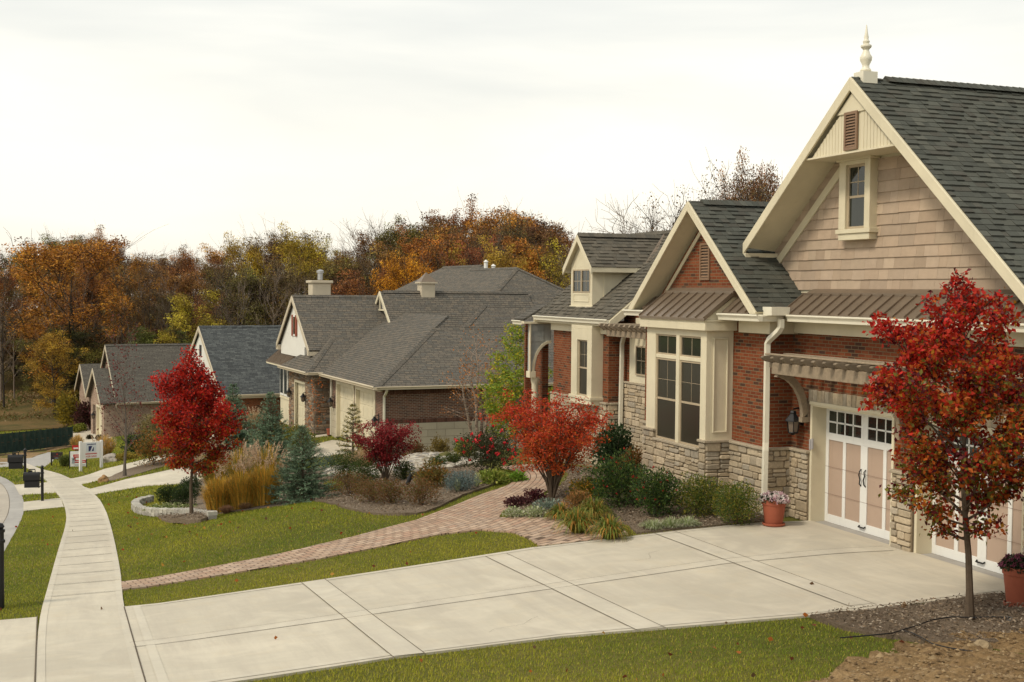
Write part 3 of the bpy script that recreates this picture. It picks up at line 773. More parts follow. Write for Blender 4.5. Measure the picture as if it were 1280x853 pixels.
# far and rear walls
wl.box(25.7, 26, 8, 34.4, -.5, 3.95); wl.box(14.0, 26, 8.0, 8.3, 0, 3.95)
hb(wl, 'brick_wall', M['brick'])
# solid core to stop light leaking through
# gable siding wall (main) at x 13.95
sd_ = MB(); pk = (18.5, 8.2)
gy0, gy1 = 13.6, 22.2
sd_.prism([(13.99, 13.8, 3.95), (13.99, 23.0, 3.95), (13.99, 23.0, 4.45), (13.99, 18.5, 8.02), (13.99, 13.8, 3.99)], (.2, 0, 0))
hb(sd_, 'gable_wall', M['cream'])
sh_ = MB()
courses(sh_, [(13.985, 14.4, 4.46), (13.985, 22.4, 4.46), (13.985, 22.0, 5.25), (13.985, 20.0, 6.85), (13.985, 17.1, 6.80)], .195, .24, .022, SH, g1, lam=0, lap=1.02, jit=.02, wide=(.5, 2.4))
hb(sh_, 'shingle_siding', M['shake'])

# --- roofs
def slab(mb, poly, th=.12):
    P = [Vector(p) for p in poly]; n = Vector((0, 0, 0))
    for i in range(len(P)): n += (P[i]-P[0]).cross(P[(i+1) % len(P)]-P[0])
    n.normalize()
    if n.z < 0: n = -n
    mb.prism(P, -n*th)
zr = lambda y: 8.2-.80*(y-18.5) if y > 18.5 else 8.2-.865*(18.5-y)
z2 = lambda y: 6.32-.83*abs(y-23.36)
zw = lambda x: 3.64+.80*(x-13.85)
RX = 13.25
rf = MB(); dk = MB()
P1 = [(RX, 13.3, zr(13.3)), (26.5, 13.3, zr(13.3)), (26.5, 18.5, 8.2), (RX, 18.5, 8.2)]
P2 = [(RX, 22.0, zr(22.0)), (26.5, 23.5, zr(23.5)), (26.5, 18.5, 8.2), (RX, 18.5, 8.2)]
P3 = [(12.7, 20.6, z2(20.6)), (13.98, 20.6, z2(20.6)), (13.98, 23.36, 6.32), (12.7, 23.36, 6.32)]
P3b = [(13.98, 21.8, z2(21.8)), (20, 21.8, z2(21.8)), (20, 23.36, 6.32), (13.98, 23.36, 6.32)]
P4 = [(12.7, 26.12, z2(26.12)), (20, 26.12, z2(26.12)), (20, 23.36, 6.32), (12.7, 23.36, 6.32)]
P5 = [(13.85, 29.75, 3.64), (13.85, 35.15, 3.64), (17.0, 35.15, zw(17.0)), (17.0, 29.75, zw(17.0))]
P5b = [(15.0, 29.75, zw(15.0)), (17.0, 29.75, zw(17.0)), (17.0, 24, zw(17.0)), (15.0, 26.1, zw(15.0))]
P6 = [(17.0, 24, zw(17.0)), (17.0, 35.15, zw(17.0)), (20.3, 35.15, 3.6), (20.3, 24, 3.6)]
for p in (P1, P2, P3, P3b, P4, P5, P5b, P6): slab(dk, p)
dk_o = hb(dk, 'roof_deck', M['cream'])
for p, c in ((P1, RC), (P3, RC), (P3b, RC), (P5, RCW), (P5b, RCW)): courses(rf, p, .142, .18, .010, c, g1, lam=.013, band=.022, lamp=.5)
for p in (P2, P4, P6): courses(rf, p, .142, .9, .010, RC, g1, lam=.006)
def ridge_caps(mb, a, b, col, w_=.16, drop=.10, dirv=(0, 1, 0)):
    a = Vector(a); b = Vector(b); L = (b-a).length; d = (b-a)/L; s = Vector(dirv); k = int(L/.15)
    for i in range(k):
        p = a+d*(i*.15); q = a+d*(i*.15+.2); h = .028; e = .010
        c = sc(col[int(g1.random()*len(col))], g1.uniform(.85, 1.1))
        v = [p+s*w_+Vector((0, 0, -drop+e)), p+Vector((0, 0, h)), p-s*w_+Vector((0, 0, -drop+e)), q+s*w_+Vector((0, 0, -drop+.002)), q+Vector((0, 0, h-.014)), q-s*w_+Vector((0, 0, -drop+.002))]
        mb.add(v, [(0, 1, 4, 3), (1, 2, 5, 4), (0, 2, 1)], 0, c); mb.f[-1] = mb.f[-1]
ridge_caps(rf, (13.95, 18.5, 8.24), (26.5, 18.5, 8.24), RC)
ridge_caps(rf, (13.0, 23.36, 6.35), (20, 23.36, 6.35), RC)
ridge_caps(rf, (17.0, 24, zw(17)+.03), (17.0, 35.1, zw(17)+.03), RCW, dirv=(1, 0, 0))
rf_o = hb(rf, 'shingle_roof', M['roofgeo'])
# rake boards
tr = MB()
def rake(mb, x, a, b, h=.24, t=.04, drop=.06, cut=None):
    """board in the plane x=const from (y,z) a to b hanging below the line"""
    (ya, za), (yb, zb) = a, b
    if cut is not None:
        f = (cut-(za-drop-h))/((zb-drop-h)-(za-drop-h)); yc = ya+(yb-ya)*f
        mb.prism([(x, ya, za-drop), (x, yb, zb-drop), (x, yb, zb-drop-h), (x, yc, cut), (x, ya, cut)], (t, 0, 0)); return
    mb.prism([(x, ya, za-drop), (x, yb, zb-drop), (x, yb, zb-drop-h), (x, ya, za-drop-h)], (t, 0, 0))
ov = .055
for (a, b) in (((22.0, zr(22.0)), (18.5, 8.2)), ((13.3, zr(13.3)), (18.5, 8.2))): rake(tr, RX-.045, a, b, .235, .042, -.0); rake(tr, XB+.23, (a[0], a[1]-.33), (b[0], b[1]-.33), .2, .045)
for (a, b) in (((26.12, z2(26.12)), (23.36, 6.32)), ((20.6, z2(20.6)), (23.36, 6.32))): rake(tr, 12.7-.045, a, b, .205, .042, 0, cut=3.985)
for a, b in (((26.0, z2(26.0)), (23.36, 6.32)), ((20.75, z2(20.75)), (23.36, 6.32))): rake(tr, XA-.03, (a[0], a[1]-.30), (b[0], b[1]-.30), .12, .03)
# lower returns of the main rake on the left
tr.box(RX-.04, 14.0, 21.9, 22.06, zr(22)-.34, zr(22)-.20)
# wing rake (faces -y)
tr.prism([(13.85, 29.70, 3.64-.02), (15.9, 29.70, zw(15.9)-.02), (15.9, 29.70, zw(15.9)-.26), (13.85, 29.70, 3.64-.26)], (0, .042, 0))
tr.prism([(13.85, 35.15, 3.64-.02), (17, 35.15, zw(17)-.02), (17, 35.15, zw(17)-.22), (13.85, 35.15, 3.64-.22)], (0, .042, 0))
hbs(tr, 'rake_board', M['cream'], bevel=.006)
# thin dark shingle edge above the rake boards comes from the roof itself
# beadboard apex of the main gable
ap = MB(); za = 6.90; hy = (8.2-.30-za)
ya, yb = 18.5-hy/.865, 18.5+hy/.80
ap.prism([(RX+.05, ya, za), (RX+.05, yb, za), (RX+.05, 18.5, 7.9)], (.65, 0, 0))
n_ = 26
for i in range(n_):
    yy = ya+(yb-ya)*(i+.5)/n_; top = 7.9-(abs(yy-18.5)*(.80 if yy > 18.5 else .865))
    if top-za > .08 and not (18.25 < yy < 18.75): ap.box(RX+.042, RX+.05, yy-.039, yy+.039, za, min(top-.02, 7.56))
ap.prism([(RX+.02, 18.5-.40, 7.58), (RX+.02, 18.5+.45, 7.58), (RX+.02, 18.5, 7.94)], (.03, 0, 0))
ap.box(RX+.0, 14.0, 18.5-1.35, 18.5+1.45, za-.03, za+.0)
hb(ap, 'gable_panel', M['cream'])
def louvre(y0, y1, z0, z1, x, mat='vent', n=11):
    m_ = MB(); f = .05
    m_.box(x-.035, x, y0, y1, z0, z0+f); m_.box(x-.035, x, y0, y1, z1-f, z1); m_.box(x-.035, x, y0, y0+f, z0+f, z1-f); m_.box(x-.035, x, y1-f, y1, z0+f, z1-f)
    for i in range(n):
        z = z0+f+(z1-z0-2*f)*(i+.5)/n
        m_.prism([(x-.03, y0+f, z-.022), (x-.03, y0+f, z-.014), (x-.002, y0+f, z+.022), (x-.002, y0+f, z+.014)][::1], (0, y1-y0-2*f, 0))
    o = hb(m_, 'gable_vent', M[mat]); b_ = MB(); b_.box(x-.002, x+.004, y0+.02, y1-.02, z0+.02, z1-.02); bo = b_.build('backing', M['dark'], o); return o
louvre(18.33, 18.71, 6.93, 7.60, RX+.035)
louvre(23.20, 23.62, 4.66, 5.45, XA)
# finial
fn = MB(); fn.box(13.39, 13.69, 18.36, 18.64, 8.0, 8.30)
fn.lathe([(0.082, 8.3), (0.0984, 8.336), (0.0615, 8.389), (0.0615, 8.425), (0.1025, 8.514), (0.1066, 8.567), (0.0738, 8.62), (0.0492, 8.692), (0.0943, 8.745), (0.0943, 8.772), (0.0492, 8.798), (0.0615, 8.843), (0.0369, 8.879), (0.041, 8.923), (0.0287, 8.968), (0.0098, 9.119), (0.0033, 9.137)], 20, (13.54, 18.5, 0))
hb(fn, 'finial', M['gutter'], smooth=True)
# main gable window box
wb = MB(); bx = 13.80
wb.box(bx, 13.99, 19.40, 19.60, 5.58, 6.83); wb.box(bx, 13.99, 18.67, 18.83, 5.58, 6.83); wb.box(bx, 13.99, 18.83, 19.40, 6.76, 6.83)
wb.box(bx-.035, 13.99, 18.62, 19.65, 6.83, 6.92); wb.box(bx-.03, 13.99, 18.62, 19.65, 5.50, 5.58); wb.box(bx, 13.99, 18.67, 19.60, 5.38, 5.50)
wc = hb(wb, 'window_casing', M['cream'], bevel=.006)
win_x('window_sash', bx+.05, 18.83, 19.40, 5.58, 6.76, wc, 2, 2, .05, fmat='sash')
# --- metal roofs
def metal(mb, x0, z0, x1, z1, ya, yb, step=.31, off=0.0):
    mb.prism([(x0, ya, z0), (x1, ya, z1), (x1, ya, z1-.05), (x0, ya, z0-.05)], (0, yb-ya, 0))
    y = ya+off
    d = Vector((x1-x0, 0, z1-z0)).normalized(); nrm = Vector((-d.z, 0, d.x))
    while y < yb+.01:
        yy = min(max(y, ya+.01), yb-.01)
        a = Vector((x0, yy-.009, z0)); b = Vector((x1, yy-.009, z1)); mb.prism([a, b, b+nrm*.034, a+nrm*.034], (0, .018, 0)); y += step
mt = MB(); metal(mt, 13.22, 4.0, 13.72, 4.37, 12.5, 20.62, .305, .12); mt.prism([(13.72, 12.5, 4.36), (14.0, 12.5, 4.50), (14.0, 12.5, 4.46), (13.72, 12.5, 4.30)], (0, 8.1, 0)); mt.box(13.70, 13.74, 12.5, 20.6, 4.36, 4.405)
hb(mt, 'metal_roof', M['bronze']); mt = MB(); metal(mt, 12.78, 4.0, 13.15, 4.30, 21.05, 22.2, .31, .1); hb(mt, 'metal_roof', M['bronze']); mt = MB(); metal(mt, 12.78, 4.0, 13.15, 4.30, 24.9, 25.65, .31, .1); 
hb(mt, 'metal_roof', M['bronze'])
bm = MB(); metal(bm, 12.36, 3.87, 13.02, 4.38, 22.02, 24.98, .365, .0); bm.prism([(13.02, 22.02, 4.37), (13.15, 22.02, 4.50), (13.16, 22.02, 4.30), (13.02, 22.02, 4.3)], (0, 2.96, 0)); bm.box(13.0, 13.05, 22.0, 25.0, 4.37, 4.43)
# --- bay window
by = MB(); BX = 12.52
by.box(BX, BX+.10, 24.45, 24.88, 1.37, 3.62); by.box(BX, BX+.10, 22.2, 22.44, 1.37, 3.62); by.box(BX, BX+.10, 23.36, 23.50, 1.19, 3.48); by.box(BX, BX+.10, 22.44, 24.45, 3.48, 3.62)
by.box(BX+.012, BX+.09, 22.44, 24.45, 2.96, 3.04)
by.box(BX+.10, XA, 22.2, 22.3, 1.37, 3.62); by.box(BX+.10, XA, 24.78, 24.88, 1.37, 3.62)
# side panel mouldings
for (a, b, c_, d_) in ((12.68, 13.02, 3.44, 3.47), (12.68, 13.02, 1.53, 1.56), (12.68, 12.71, 1.56, 3.44), (12.99, 13.02, 1.56, 3.44)): by.box(a, b, 22.172, 22.2, c_, d_)
by.box(12.40, XA, 22.06, 25.0, 3.62, 3.80); by.box(12.385, XA, 22.045, 25.015, 3.80, 3.84)
by.prism([(12.40, 22.06, 3.84), (13.15, 22.06, 3.84), (13.15, 22.06, 4.38)], (0, .05, 0)); by.prism([(12.40, 24.95, 3.84), (13.15, 24.95, 3.84), (13.15, 24.95, 4.38)], (0, .05, 0))
bay = hb(by, 'bay_window', M['cream'], bevel=.006)
bm.build('bay_metal_roof', M['bronze'], bay)
bk = MB(); bk.box(13.0, 13.1, 22.35, 24.8, 1.2, 3.6); bk.build('dim_room_box', m_simple('dim_room', (.03, .025, .02), .9), bay)  # near-black box painted as the unlit room behind the bay panes
for (a, b) in ((22.44, 23.36), (23.50, 24.45)):
    win_x('window_sash', BX+.03, a, b, 1.19, 2.96, bay, 2, 2, .04, glass='screen', fmat='sash', bars=.007)
    win_x('transom', BX+.03, a, b, 3.04, 3.48, bay, 2, 1, .035, sash=False, fmat='sash', bars=.014)
# --- stone base
stn = MB(); mo = MB()
def stonewall(a, b, z0, z1, n, dz=.035, **k):
    """a,b in plan"""
    a = Vector((a[0], a[1], z0)); b = Vector((b[0], b[1], z0)); t = (b-a); L = t.length; t /= L
    ashlar(stn, a, t, L, z1-z0, n, g1, STC1, **k)
FX, FY = (-1, 0, 0), (0, -1, 0)
mo.box(XB-.06, XB+.2, 20.2, 20.84, -.1, 1.32); mo.box(XB-.06, XB+.2, 17.12, 17.66, -.1, 1.32); mo.box(XB-.06, XB+.2, 12, 14.56, -.1, 1.32)
mo.box(XA-.06, XB+.1, 20.84-.03, 22.15, -.3, 1.32)
mo.box(BX+.0, XA, 22.18, 24.98, -.3, 1.15); mo.box(BX, XA, 22.18, 22.43, 1.15, 1.33); mo.box(BX, XA, 24.46, 24.98, 1.15, 1.33)
mo.box(XA-.06, XA, 24.98, 26.15, -.3, 1.32)
mo.box(14.60, 14.66, 26.2, 30.46, -.6, 1.93)
mo.box(14.14, 14.3, 30.46, 34.4, -.7, 1.33); mo.box(14.14, 14.7, 30.44, 30.5, -.6, 1.33)
for (a, b, z0, z1, n) in (((XB-.06, 20.2), (XB-.06, 20.84), 0, 1.32, FX), ((XB-.06, 17.12), (XB-.06, 17.66), 0, 1.32, FX), ((XB-.06, 12), (XB-.06, 14.56), 0, 1.32, FX),
                      ((XA-.06, 20.81), (XA-.06, 22.18), -.05, 1.32, FX), ((XA-.06, 20.81), (XB, 20.81), -.05, 1.32, FY),
                      ((BX, 22.43), (BX, 24.46), -.1, 1.15, FX), ((BX, 22.18), (BX, 22.43), -.1, 1.33, FX), ((BX, 24.46), (BX, 24.98), -.1, 1.33, FX), ((BX, 22.18), (XA-.06, 22.18), -.1, 1.33, FY),
                      ((XA-.06, 24.98), (XA-.06, 26.15), -.2, 1.32, FX), ((14.60, 26.3), (14.60, 30.46), -.3, 1.93, FX), ((14.14, 30.44), (14.14, 34.4), -.4, 1.33, FX), ((14.14, 30.44), (14.62, 30.44), -.3, 1.33, FY),
                      ((XB, 17.68), (XB+.28, 17.68), 0, 1.32, (0, 1, 0)), ((XB, 17.12), (XB+.28, 17.12), 0, 1.32, FY)):
    stonewall(a, b, z0, z1, n)
# soldier stones over the doors
for (ya_, yb_) in ((17.66, 20.25), (14.5, 17.12)):
    y = ya_
    while y < yb_-.02:
        wd = min(g1.uniform(.10, .17), yb_-y); c = sc(STC1[int(g1.random()*8)], g1.uniform(.85, 1.1))
        stn.box(XB-.035-g1.uniform(0, .012), XB+.05, y+.005, y+wd-.005, 2.33, 2.55+g1.uniform(-.01, .01), 0, c); y += wd
so_ = hb(stn, 'stone_base', M['rock'] if False else M['stone']); hbs(mo, 'mortar_bed', M['mortar'])
cp = MB()
for (x0, x1, y0, y1, z) in ((XB-.13, XB+.02, 20.18, 20.76, 1.32), (XB-.13, XB+.02, 17.10, 17.68, 1.32), (XB-.13, XB+.02, 12, 14.58, 1.32), (XA-.13, XA+.02, 20.76, 22.12, 1.32), (XA+.02, XB+.02, 20.76, 20.90, 1.32), (BX-.06, BX+.08, 22.12, 22.45, 1.33), (BX+.08, XA+.0, 22.12, 22.24, 1.33), (BX-.06, BX+.08, 24.44, 25.04, 1.33), (BX-.07, BX+.06, 22.45, 24.44, 1.14), (XA-.13, XA+.02, 25.04, 26.2, 1.32), (14.54, 14.68, 26.2, 30.40, 1.93), (14.08, 14.22, 30.40, 34.4, 1.33), (14.22, 14.62, 30.38, 30.52, 1.33)):
    cp.box(x0, x1, y0, y1, z, z+.055, 0, (.46, .385, .28))
hbs(cp, 'stone_cap', M['stone'], bevel=.01)
# --- garage doors
def garage_door(y0, y1):
    """opening y0..y1"""
    fr = MB(); fr.box(XB-.03, XD, y0, y0+.065, 0, 2.33); fr.box(XB-.03, XD, y1-.065, y1, 0, 2.33); fr.box(XB-.03, XD, y0+.065, y1-.065, 2.24, 2.33); fr.box(XB-.055, XB-.03, y0-.0, y1, 2.27, 2.335)
    fo = hb(fr, 'garage_door_frame', M['cream'], bevel=.006)
    d = MB(); a, b = y0+.065, y1-.065; mid = (a+b)/2
    d.box(XD+.012, XD+.04, a, b, .01, 2.24, 1)     # tan backing leaf
    def w_(ya, yb, za_, zb_): d.box(XD-.008, XD+.012, ya, yb, za_, zb_, 0)
    w_(a, b, .015, .17); w_(a, b, 1.60, 1.735); w_(a, b, 2.155, 2.235)
    for s in (0, 1):
        h0, h1 = (a, mid) if s == 0 else (mid, b)
        e0 = .09 if s == 0 else .10; e1 = .10 if s == 0 else .09; c = (h0+e0+h1-e1)/2
        w_(h0, h0+e0, .17, 1.60); w_(h1-e1, h1, .17, 1.60); w_(h0, h0+e0, 1.735, 2.155); w_(h1-e1, h1, 1.735, 2.155); w_(c-.045, c+.045, .17, 1.60)
        w0, w1 = h0+e0, h1-e1
        for i in range(1, 4): yy = w0+(w1-w0)*i/4; d.box(XD-.004, XD+.010, yy-.016, yy+.016, 1.735, 2.155, 0)
        d.box(XD-.004, XD+.009, w0, w1, 1.93, 1.962, 0)
    do = d.build('garage_door', [M['white'], M['panel_tan']], fo, bevel=.003)
    gl = MB()
    for s in (0, 1):
        h0, h1 = (a, mid) if s == 0 else (mid, b); gl.box(XD+.003, XD+.0118, h0+.09, h1-.09, 1.735, 2.155)
    gl.build('window_pane', M['glass'], do)
    sl = MB()
    for z in (.56, 1.08): sl.box(XD-.0095, XD-.008, a, b, z, z+.006)
    sl.build('section_joint', m_simple('joint_brown', (.20, .12, .09), .8), do)
    for s in (-1, 1):
        hm = MB(); y = mid+s*.055; hm.tube([(XD-.012, y+s*.012, 1.17), (XD-.05, y+s*.012, 1.13), (XD-.05, y+s*.03, 1.06), (XD-.05, y-s*.005, .98), (XD-.05, y+s*.012, .90), (XD-.012, y+s*.012, .86)], .013, 6); hm.build('door_handle', M['dark'], do, smooth=True)
    hm = MB(); hm.tube([(XD-.012, mid-.09, .125), (XD-.045, mid-.08, .105), (XD-.045, mid+.08, .105), (XD-.012, mid+.09, .125)], .014, 6); hm.build('lift_handle', M['dark'], do, smooth=True)
    return fo
garage_door(17.68, 20.2); garage_door(14.58, 17.10)
st_ = MB(); st_.box(XB-.02, XD+.1, 17.7, 20.18, -.05, .012); st_.box(XB-.02, XD+.1, 14.6, 17.08, -.05, .012); hbs(st_, 'threshold', M['gutterpan'])
kp = MB(); kp.box(XB-.05, XB-.028, 20.075, 20.125, 1.42, 1.62) ; kp.box(XB-.05, XB-.03, 20.14, 20.19, 1.40, 1.60); hb(kp, 'door_keypad', m_simple('keypad_grey', (.38, .36, .36), .5))
# --- gutters
def gutter_y(mb, x, z, ya, yb, d=.13, h=.13):
    pr = [(x, z), (x-.012, z-.01), (x-.012, z-.03), (x+.01, z-.045), (x+.03, z-.085), (x+.035, z-h), (x+d, z-h), (x+d, z), (x+d-.01, z), (x+d-.01, z-.02), (x+.02, z-.02)]
    mb.prism([(px_, ya, pz_) for px_, pz_ in pr], (0, yb-ya, 0))
def gutter_x(mb, y, z, xa, xb, d=.13, h=.13):
    pr = [(y, z), (y-.012, z-.01), (y-.012, z-.03), (y+.01, z-.045), (y+.03, z-.085), (y+.035, z-h), (y+d, z-h), (y+d, z), (y+d-.01, z), (y+d-.01, z-.02), (y+.02, z-.02)]
    mb.prism([(xa, py_, pz_) for py_, pz_ in pr], (xb-xa, 0, 0))
gt = MB()
gutter_y(gt, 12.62, 3.98, 20.46, 21.98); gutter_y(gt, 12.62, 3.98, 25.05, 26.35); gutter_x(gt, 20.46, 3.978, 12.75, 13.22); gutter_y(gt, 13.17, 3.985, 10, 20.33)
gutter_y(gt, 13.78, 3.66, 29.74, 35.1); gutter_x(gt, 29.70, 3.50, 13.90, 14.45, h=.10); gutter_y(gt, 13.42, 3.50, 35.2, 35.95)
gt.box(12.84, 13.24, 20.30, 20.62, 3.97, 4.13)
hbs(gt, 'gutter', M['gutter'])
# frieze boards and soffits
fz = MB()
fz.box(XA-.10, XB+.1, 20.70, 21.85, 3.60, 3.86); fz.box(XB-.10, XB+.02, 10, 20.70, 3.62, 3.86)
fz.box(12.75, 14.1, 20.56, 22.1, 3.86, 3.955); fz.box(13.28, 14.1, 10, 20.56, 3.86, 3.955); fz.box(12.80, 13.4, 24.9, 26.3, 3.86, 3.955)
fz.box(14.10, 14.22, 30.42, 34.4, 3.24, 3.46); fz.box(14.22, 14.66, 30.42, 30.5, 3.24, 3.46); fz.box(13.90, 14.6, 29.8, 35.1, 3.46, 3.52)
fz.box(14.58, 14.66, 26.2, 29.65, 3.4, 3.7)
hbs(fz, 'frieze', M['cream'], bevel=.006)
# downspouts (rectangular tubes)
def dspout(pts, s=.056):
    m_ = MB(); m_.tube(pts, [s*1.25]*len(pts), 4); return hb(m_, 'downspout', M['gutter'], bevel=.006)
dspout([(13.10, 20.38, 3.90), (13.10, 20.38, 3.74), (13.08, 20.44, 3.66), (13.02, 20.64, 3.50), (13.01, 20.70, 3.42), (13.01, 20.70, 1.5), (12.98, 20.66, 1.35), (12.97, 20.66, .1)])
dspout([(14.3, 29.8, 3.4), (14.50, 30.15, 3.25), (14.50, 30.30, 3.0), (14.50, 30.30, 2.6), (14.46, 30.28, -.2)])
# --- timber trellis over the garage
WC = (.34, .265, .185)
tb = MB(); tb.box(12.93, 13.03, 13.4, 20.42, 2.85, 3.07, 0, WC); tb.box(12.93, 13.03, 20.42, 20.50, 2.97, 3.07, 0, WC)
tb.box(12.90, 13.02, 13.3, 20.62, 3.205, 3.24, 0, sc(WC, 1.12)); tb.box(13.3, 13.4, 13.3, 20.6, 3.205, 3.24, 0, WC)
hb(tb, 'trellis_beam', M['wood'], bevel=.008)
y = 20.42; 
while y > 13.4:
    raf = MB(); pr = [(XB, 3.07), (XB, 3.20), (12.74, 3.20), (12.70, 3.17), (12.72, 3.15), (12.76, 3.115), (12.82, 3.09), (12.88, 3.078), (12.925, 3.074)]
    raf.prism([(a_, y-.045, b_) for a_, b_ in pr], (0, .09, 0), 0, sc(WC, g1.uniform(.62, .8))); hb(raf, 'rafter_tail', M['wood'], bevel=.006); y -= .335
for y in (20.3, 17.4, 14.35):
    br = MB(); out = []; inn = []
    for i in range(9):
        a = i/8*math.pi/2
        out.append((XB-.04-.66*(1-math.cos(a)), 2.10+.80*math.sin(a)))
        inn.append((XB-.155-.60*(1-math.cos(a)), 2.00+.80*math.sin(a)))
    for i in range(8):
        q = [out[i], out[i+1], inn[i+1], inn[i]]
        br.prism([(a_, y-.05, b_) for a_, b_ in q], (0, .10, 0), 0, WC)
    br.box(XB-.18, XB, y-.055, y+.055, 1.92, 2.02, 0, WC); br.box(XB-.04, XB, y-.05, y+.05, 2.02, 2.35, 0, WC)
    hb(br, 'bracket', M['wood'])
# recess trellis
tb = MB(); tb.box(13.85, 13.95, 26.3, 29.9, 3.22, 3.42, 0, WC)
hb(tb, 'trellis_beam', M['wood'], bevel=.008)
y = 29.9
while y > 26.3:
    raf = MB(); raf.prism([(a_, y-.045, b_) for a_, b_ in [(14.6, 3.42), (14.6, 3.56), (13.66, 3.56), (13.62, 3.50), (13.70, 3.44), (13.78, 3.38), (13.845, 3.38), (13.845, 3.42)]], (0, .09, 0), 0, sc(WC, g1.uniform(.8, 1))); hb(raf, 'rafter_tail', M['wood'], bevel=.006); y -= .30
# --- recess window
wb = MB(); wb.box(14.56, 14.65, 27.0, 29.95, 1.985, 3.2); rc = hb(wb, 'window_casing', M['cream'], bevel=.006)
for a in (28.9, 28.0, 27.1): win_x('window_sash', 14.52, a, a+.62, 2.20, 2.98, rc, 2, 2, .04, sash=False, bars=.02, fmat='sash')
# --- wing window box
wb = MB(); wx = 13.85
wb.box(wx, 14.2, 31.85, 32.25, 1.50, 3.36); wb.box(wx, 14.2, 30.85, 31.15, 1.50, 3.36); wb.box(wx, 14.2, 31.15, 31.85, 3.05, 3.36); wb.box(wx-.05, 14.2, 30.80, 32.30, 1.42, 1.50); wb.box(wx-.02, 14.2, 30.83, 32.27, 1.28, 1.42); wb.box(wx, 14.2, 30.85, 32.25, 3.36, 3.46)
wg = hb(wb, 'window_casing', M['cream'], bevel=.006)
win_x('window_sash', wx+.06, 31.15, 31.85, 1.50, 3.05, wg, 2, 2, .04, glass='screen', fmat='sash', bars=.007)
# --- dormer
DX = 14.25
dr = MB(); dy0, dy1 = 31.75, 33.25; dm = 32.5
dr.box(DX, DX+.12, dy1-.14, dy1, 3.95, 5.10); dr.box(DX, DX+.12, dy0, dy0+.14, 3.95, 5.10); dr.box(DX, DX+.12, dy0+.14, dy1-.14, 3.95, 4.36); dr.box(DX, DX+.12, dy0+.14, dy1-.14, 5.02, 5.10)
dr.prism([(DX+.12, dy0, 3.9), (DX+.12, dy0, 5.1), (16.0, dy0, 5.1), (16.0, dy0, 4.9)], (0, .1, 0)); dr.prism([(DX+.12, dy1-.1, 3.9), (DX+.12, dy1-.1, 5.1), (16.0, dy1-.1, 5.1), (16.0, dy1-.1, 4.9)], (0, .1, 0))
dr.prism([(DX, dy0-.05, 5.1), (DX, dy1+.05, 5.1), (DX, dm, 5.95)], (.12, 0, 0))
dr.box(DX+.35, DX+.42, dy0-.018, dy0, 4.15, 5.1)
for (a, b, c_, d_) in ((dy0+.2, dy1-.2, 4.30, 4.325), (dy0+.2, dy1-.2, 4.10, 4.125), (dy0+.2, dy0+.225, 4.125, 4.30), (dy1-.225, dy1-.2, 4.125, 4.30)): dr.box(DX-.015, DX, a, b, c_, d_)
dr.box(DX-.03, DX+.1, dy0-.03, dy1+.03, 3.93, 3.99)
zd = lambda y: 6.02-.93*abs(y-dm)
drx = DX-.12
for s in (-1, 1):
    ye = dm+s*1.02; dr.prism([(drx-.04, ye, zd(ye)), (drx-.04, dm, zd(dm)), (drx-.04, dm, zd(dm)-.2), (drx-.04, ye, zd(ye)-.2)], (.04, 0, 0))
    dr.box(drx, 15.9, min(ye, ye-s*.06), max(ye, ye-s*.06), zd(ye)-.14, zd(ye)-.02)
    slab(dr, [(drx, ye, zd(ye)-.01), (15.75, ye, zd(ye)-.01), (16.95, dm, zd(dm)-.01), (drx, dm, zd(dm)-.01)], .08)
do_ = hb(dr, 'dormer', M['cream'], bevel=.004)
win_x('window_sash', DX-.01, dy0+.14, dm, 4.36, 5.02, do_, 2, 2, .035, sash=False, fmat='sash', bars=.014)
win_x('window_sash', DX-.01, dm, dy1-.14, 4.36, 5.02, do_, 2, 2, .035, sash=False, fmat='sash', bars=.014)
ds = MB()
for s in (-1, 1):
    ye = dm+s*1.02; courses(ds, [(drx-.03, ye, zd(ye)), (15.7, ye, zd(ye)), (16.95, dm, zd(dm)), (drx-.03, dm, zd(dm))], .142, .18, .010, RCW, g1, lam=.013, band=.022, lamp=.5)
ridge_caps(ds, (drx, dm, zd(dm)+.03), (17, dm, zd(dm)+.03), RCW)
ds.build('dormer_roof', M['roofgeo'], do_)
vl = MB(); vl.prism([(15.70, 31.44, 5.12), (16.0, 31.40, 5.36), (17.1, 32.45, 6.15), (16.85, 32.5, 6.08)], (0, 0, .02)); vl.build('valley_flashing', M['bronze'], do_)
# --- porch beyond the wing
XP = 13.72
pr = [(XP, 3.40), (XP, 1.85), (XP+.1, 1.85)]
for i in range(9): a = math.pi*i/16; pr.append((14.40-.56*math.cos(a), 1.95+.86*math.sin(a)))
pr += [(14.40, 3.40)]
po = MB(); po.prism([(a_, 35.1, b_) for a_, b_ in pr], (0, .2, 0), 0, (.42, .43, .40)); hb(po, 'porch_arch', M['shake'])
po2 = MB(); courses(po2, [(XP, 35.09, 2.86), (14.15, 35.09, 2.86), (14.15, 35.09, 3.40), (XP, 35.09, 3.40)], .16, .25, .006, [(.42, .43, .40), (.38, .40, .38)], g1, lam=0)
courses(po2, [(XP, 35.09, 1.95), (XP+.14, 35.09, 1.95), (XP+.30, 35.09, 2.84), (XP, 35.09, 2.84)], .16, .25, .006, [(.42, .43, .40), (.38, .40, .38)], g1, lam=0)
hb(po2, 'porch_siding', M['shake'])
pw = MB(); pw.box(13.95, 14.4, 36.1, 36.2, -.8, 3.4); pw.box(14.2, 14.4, 35.3, 36.1, -.8, 3.4); hb(pw, 'porch_wall', M['brick'])
ar = MB()
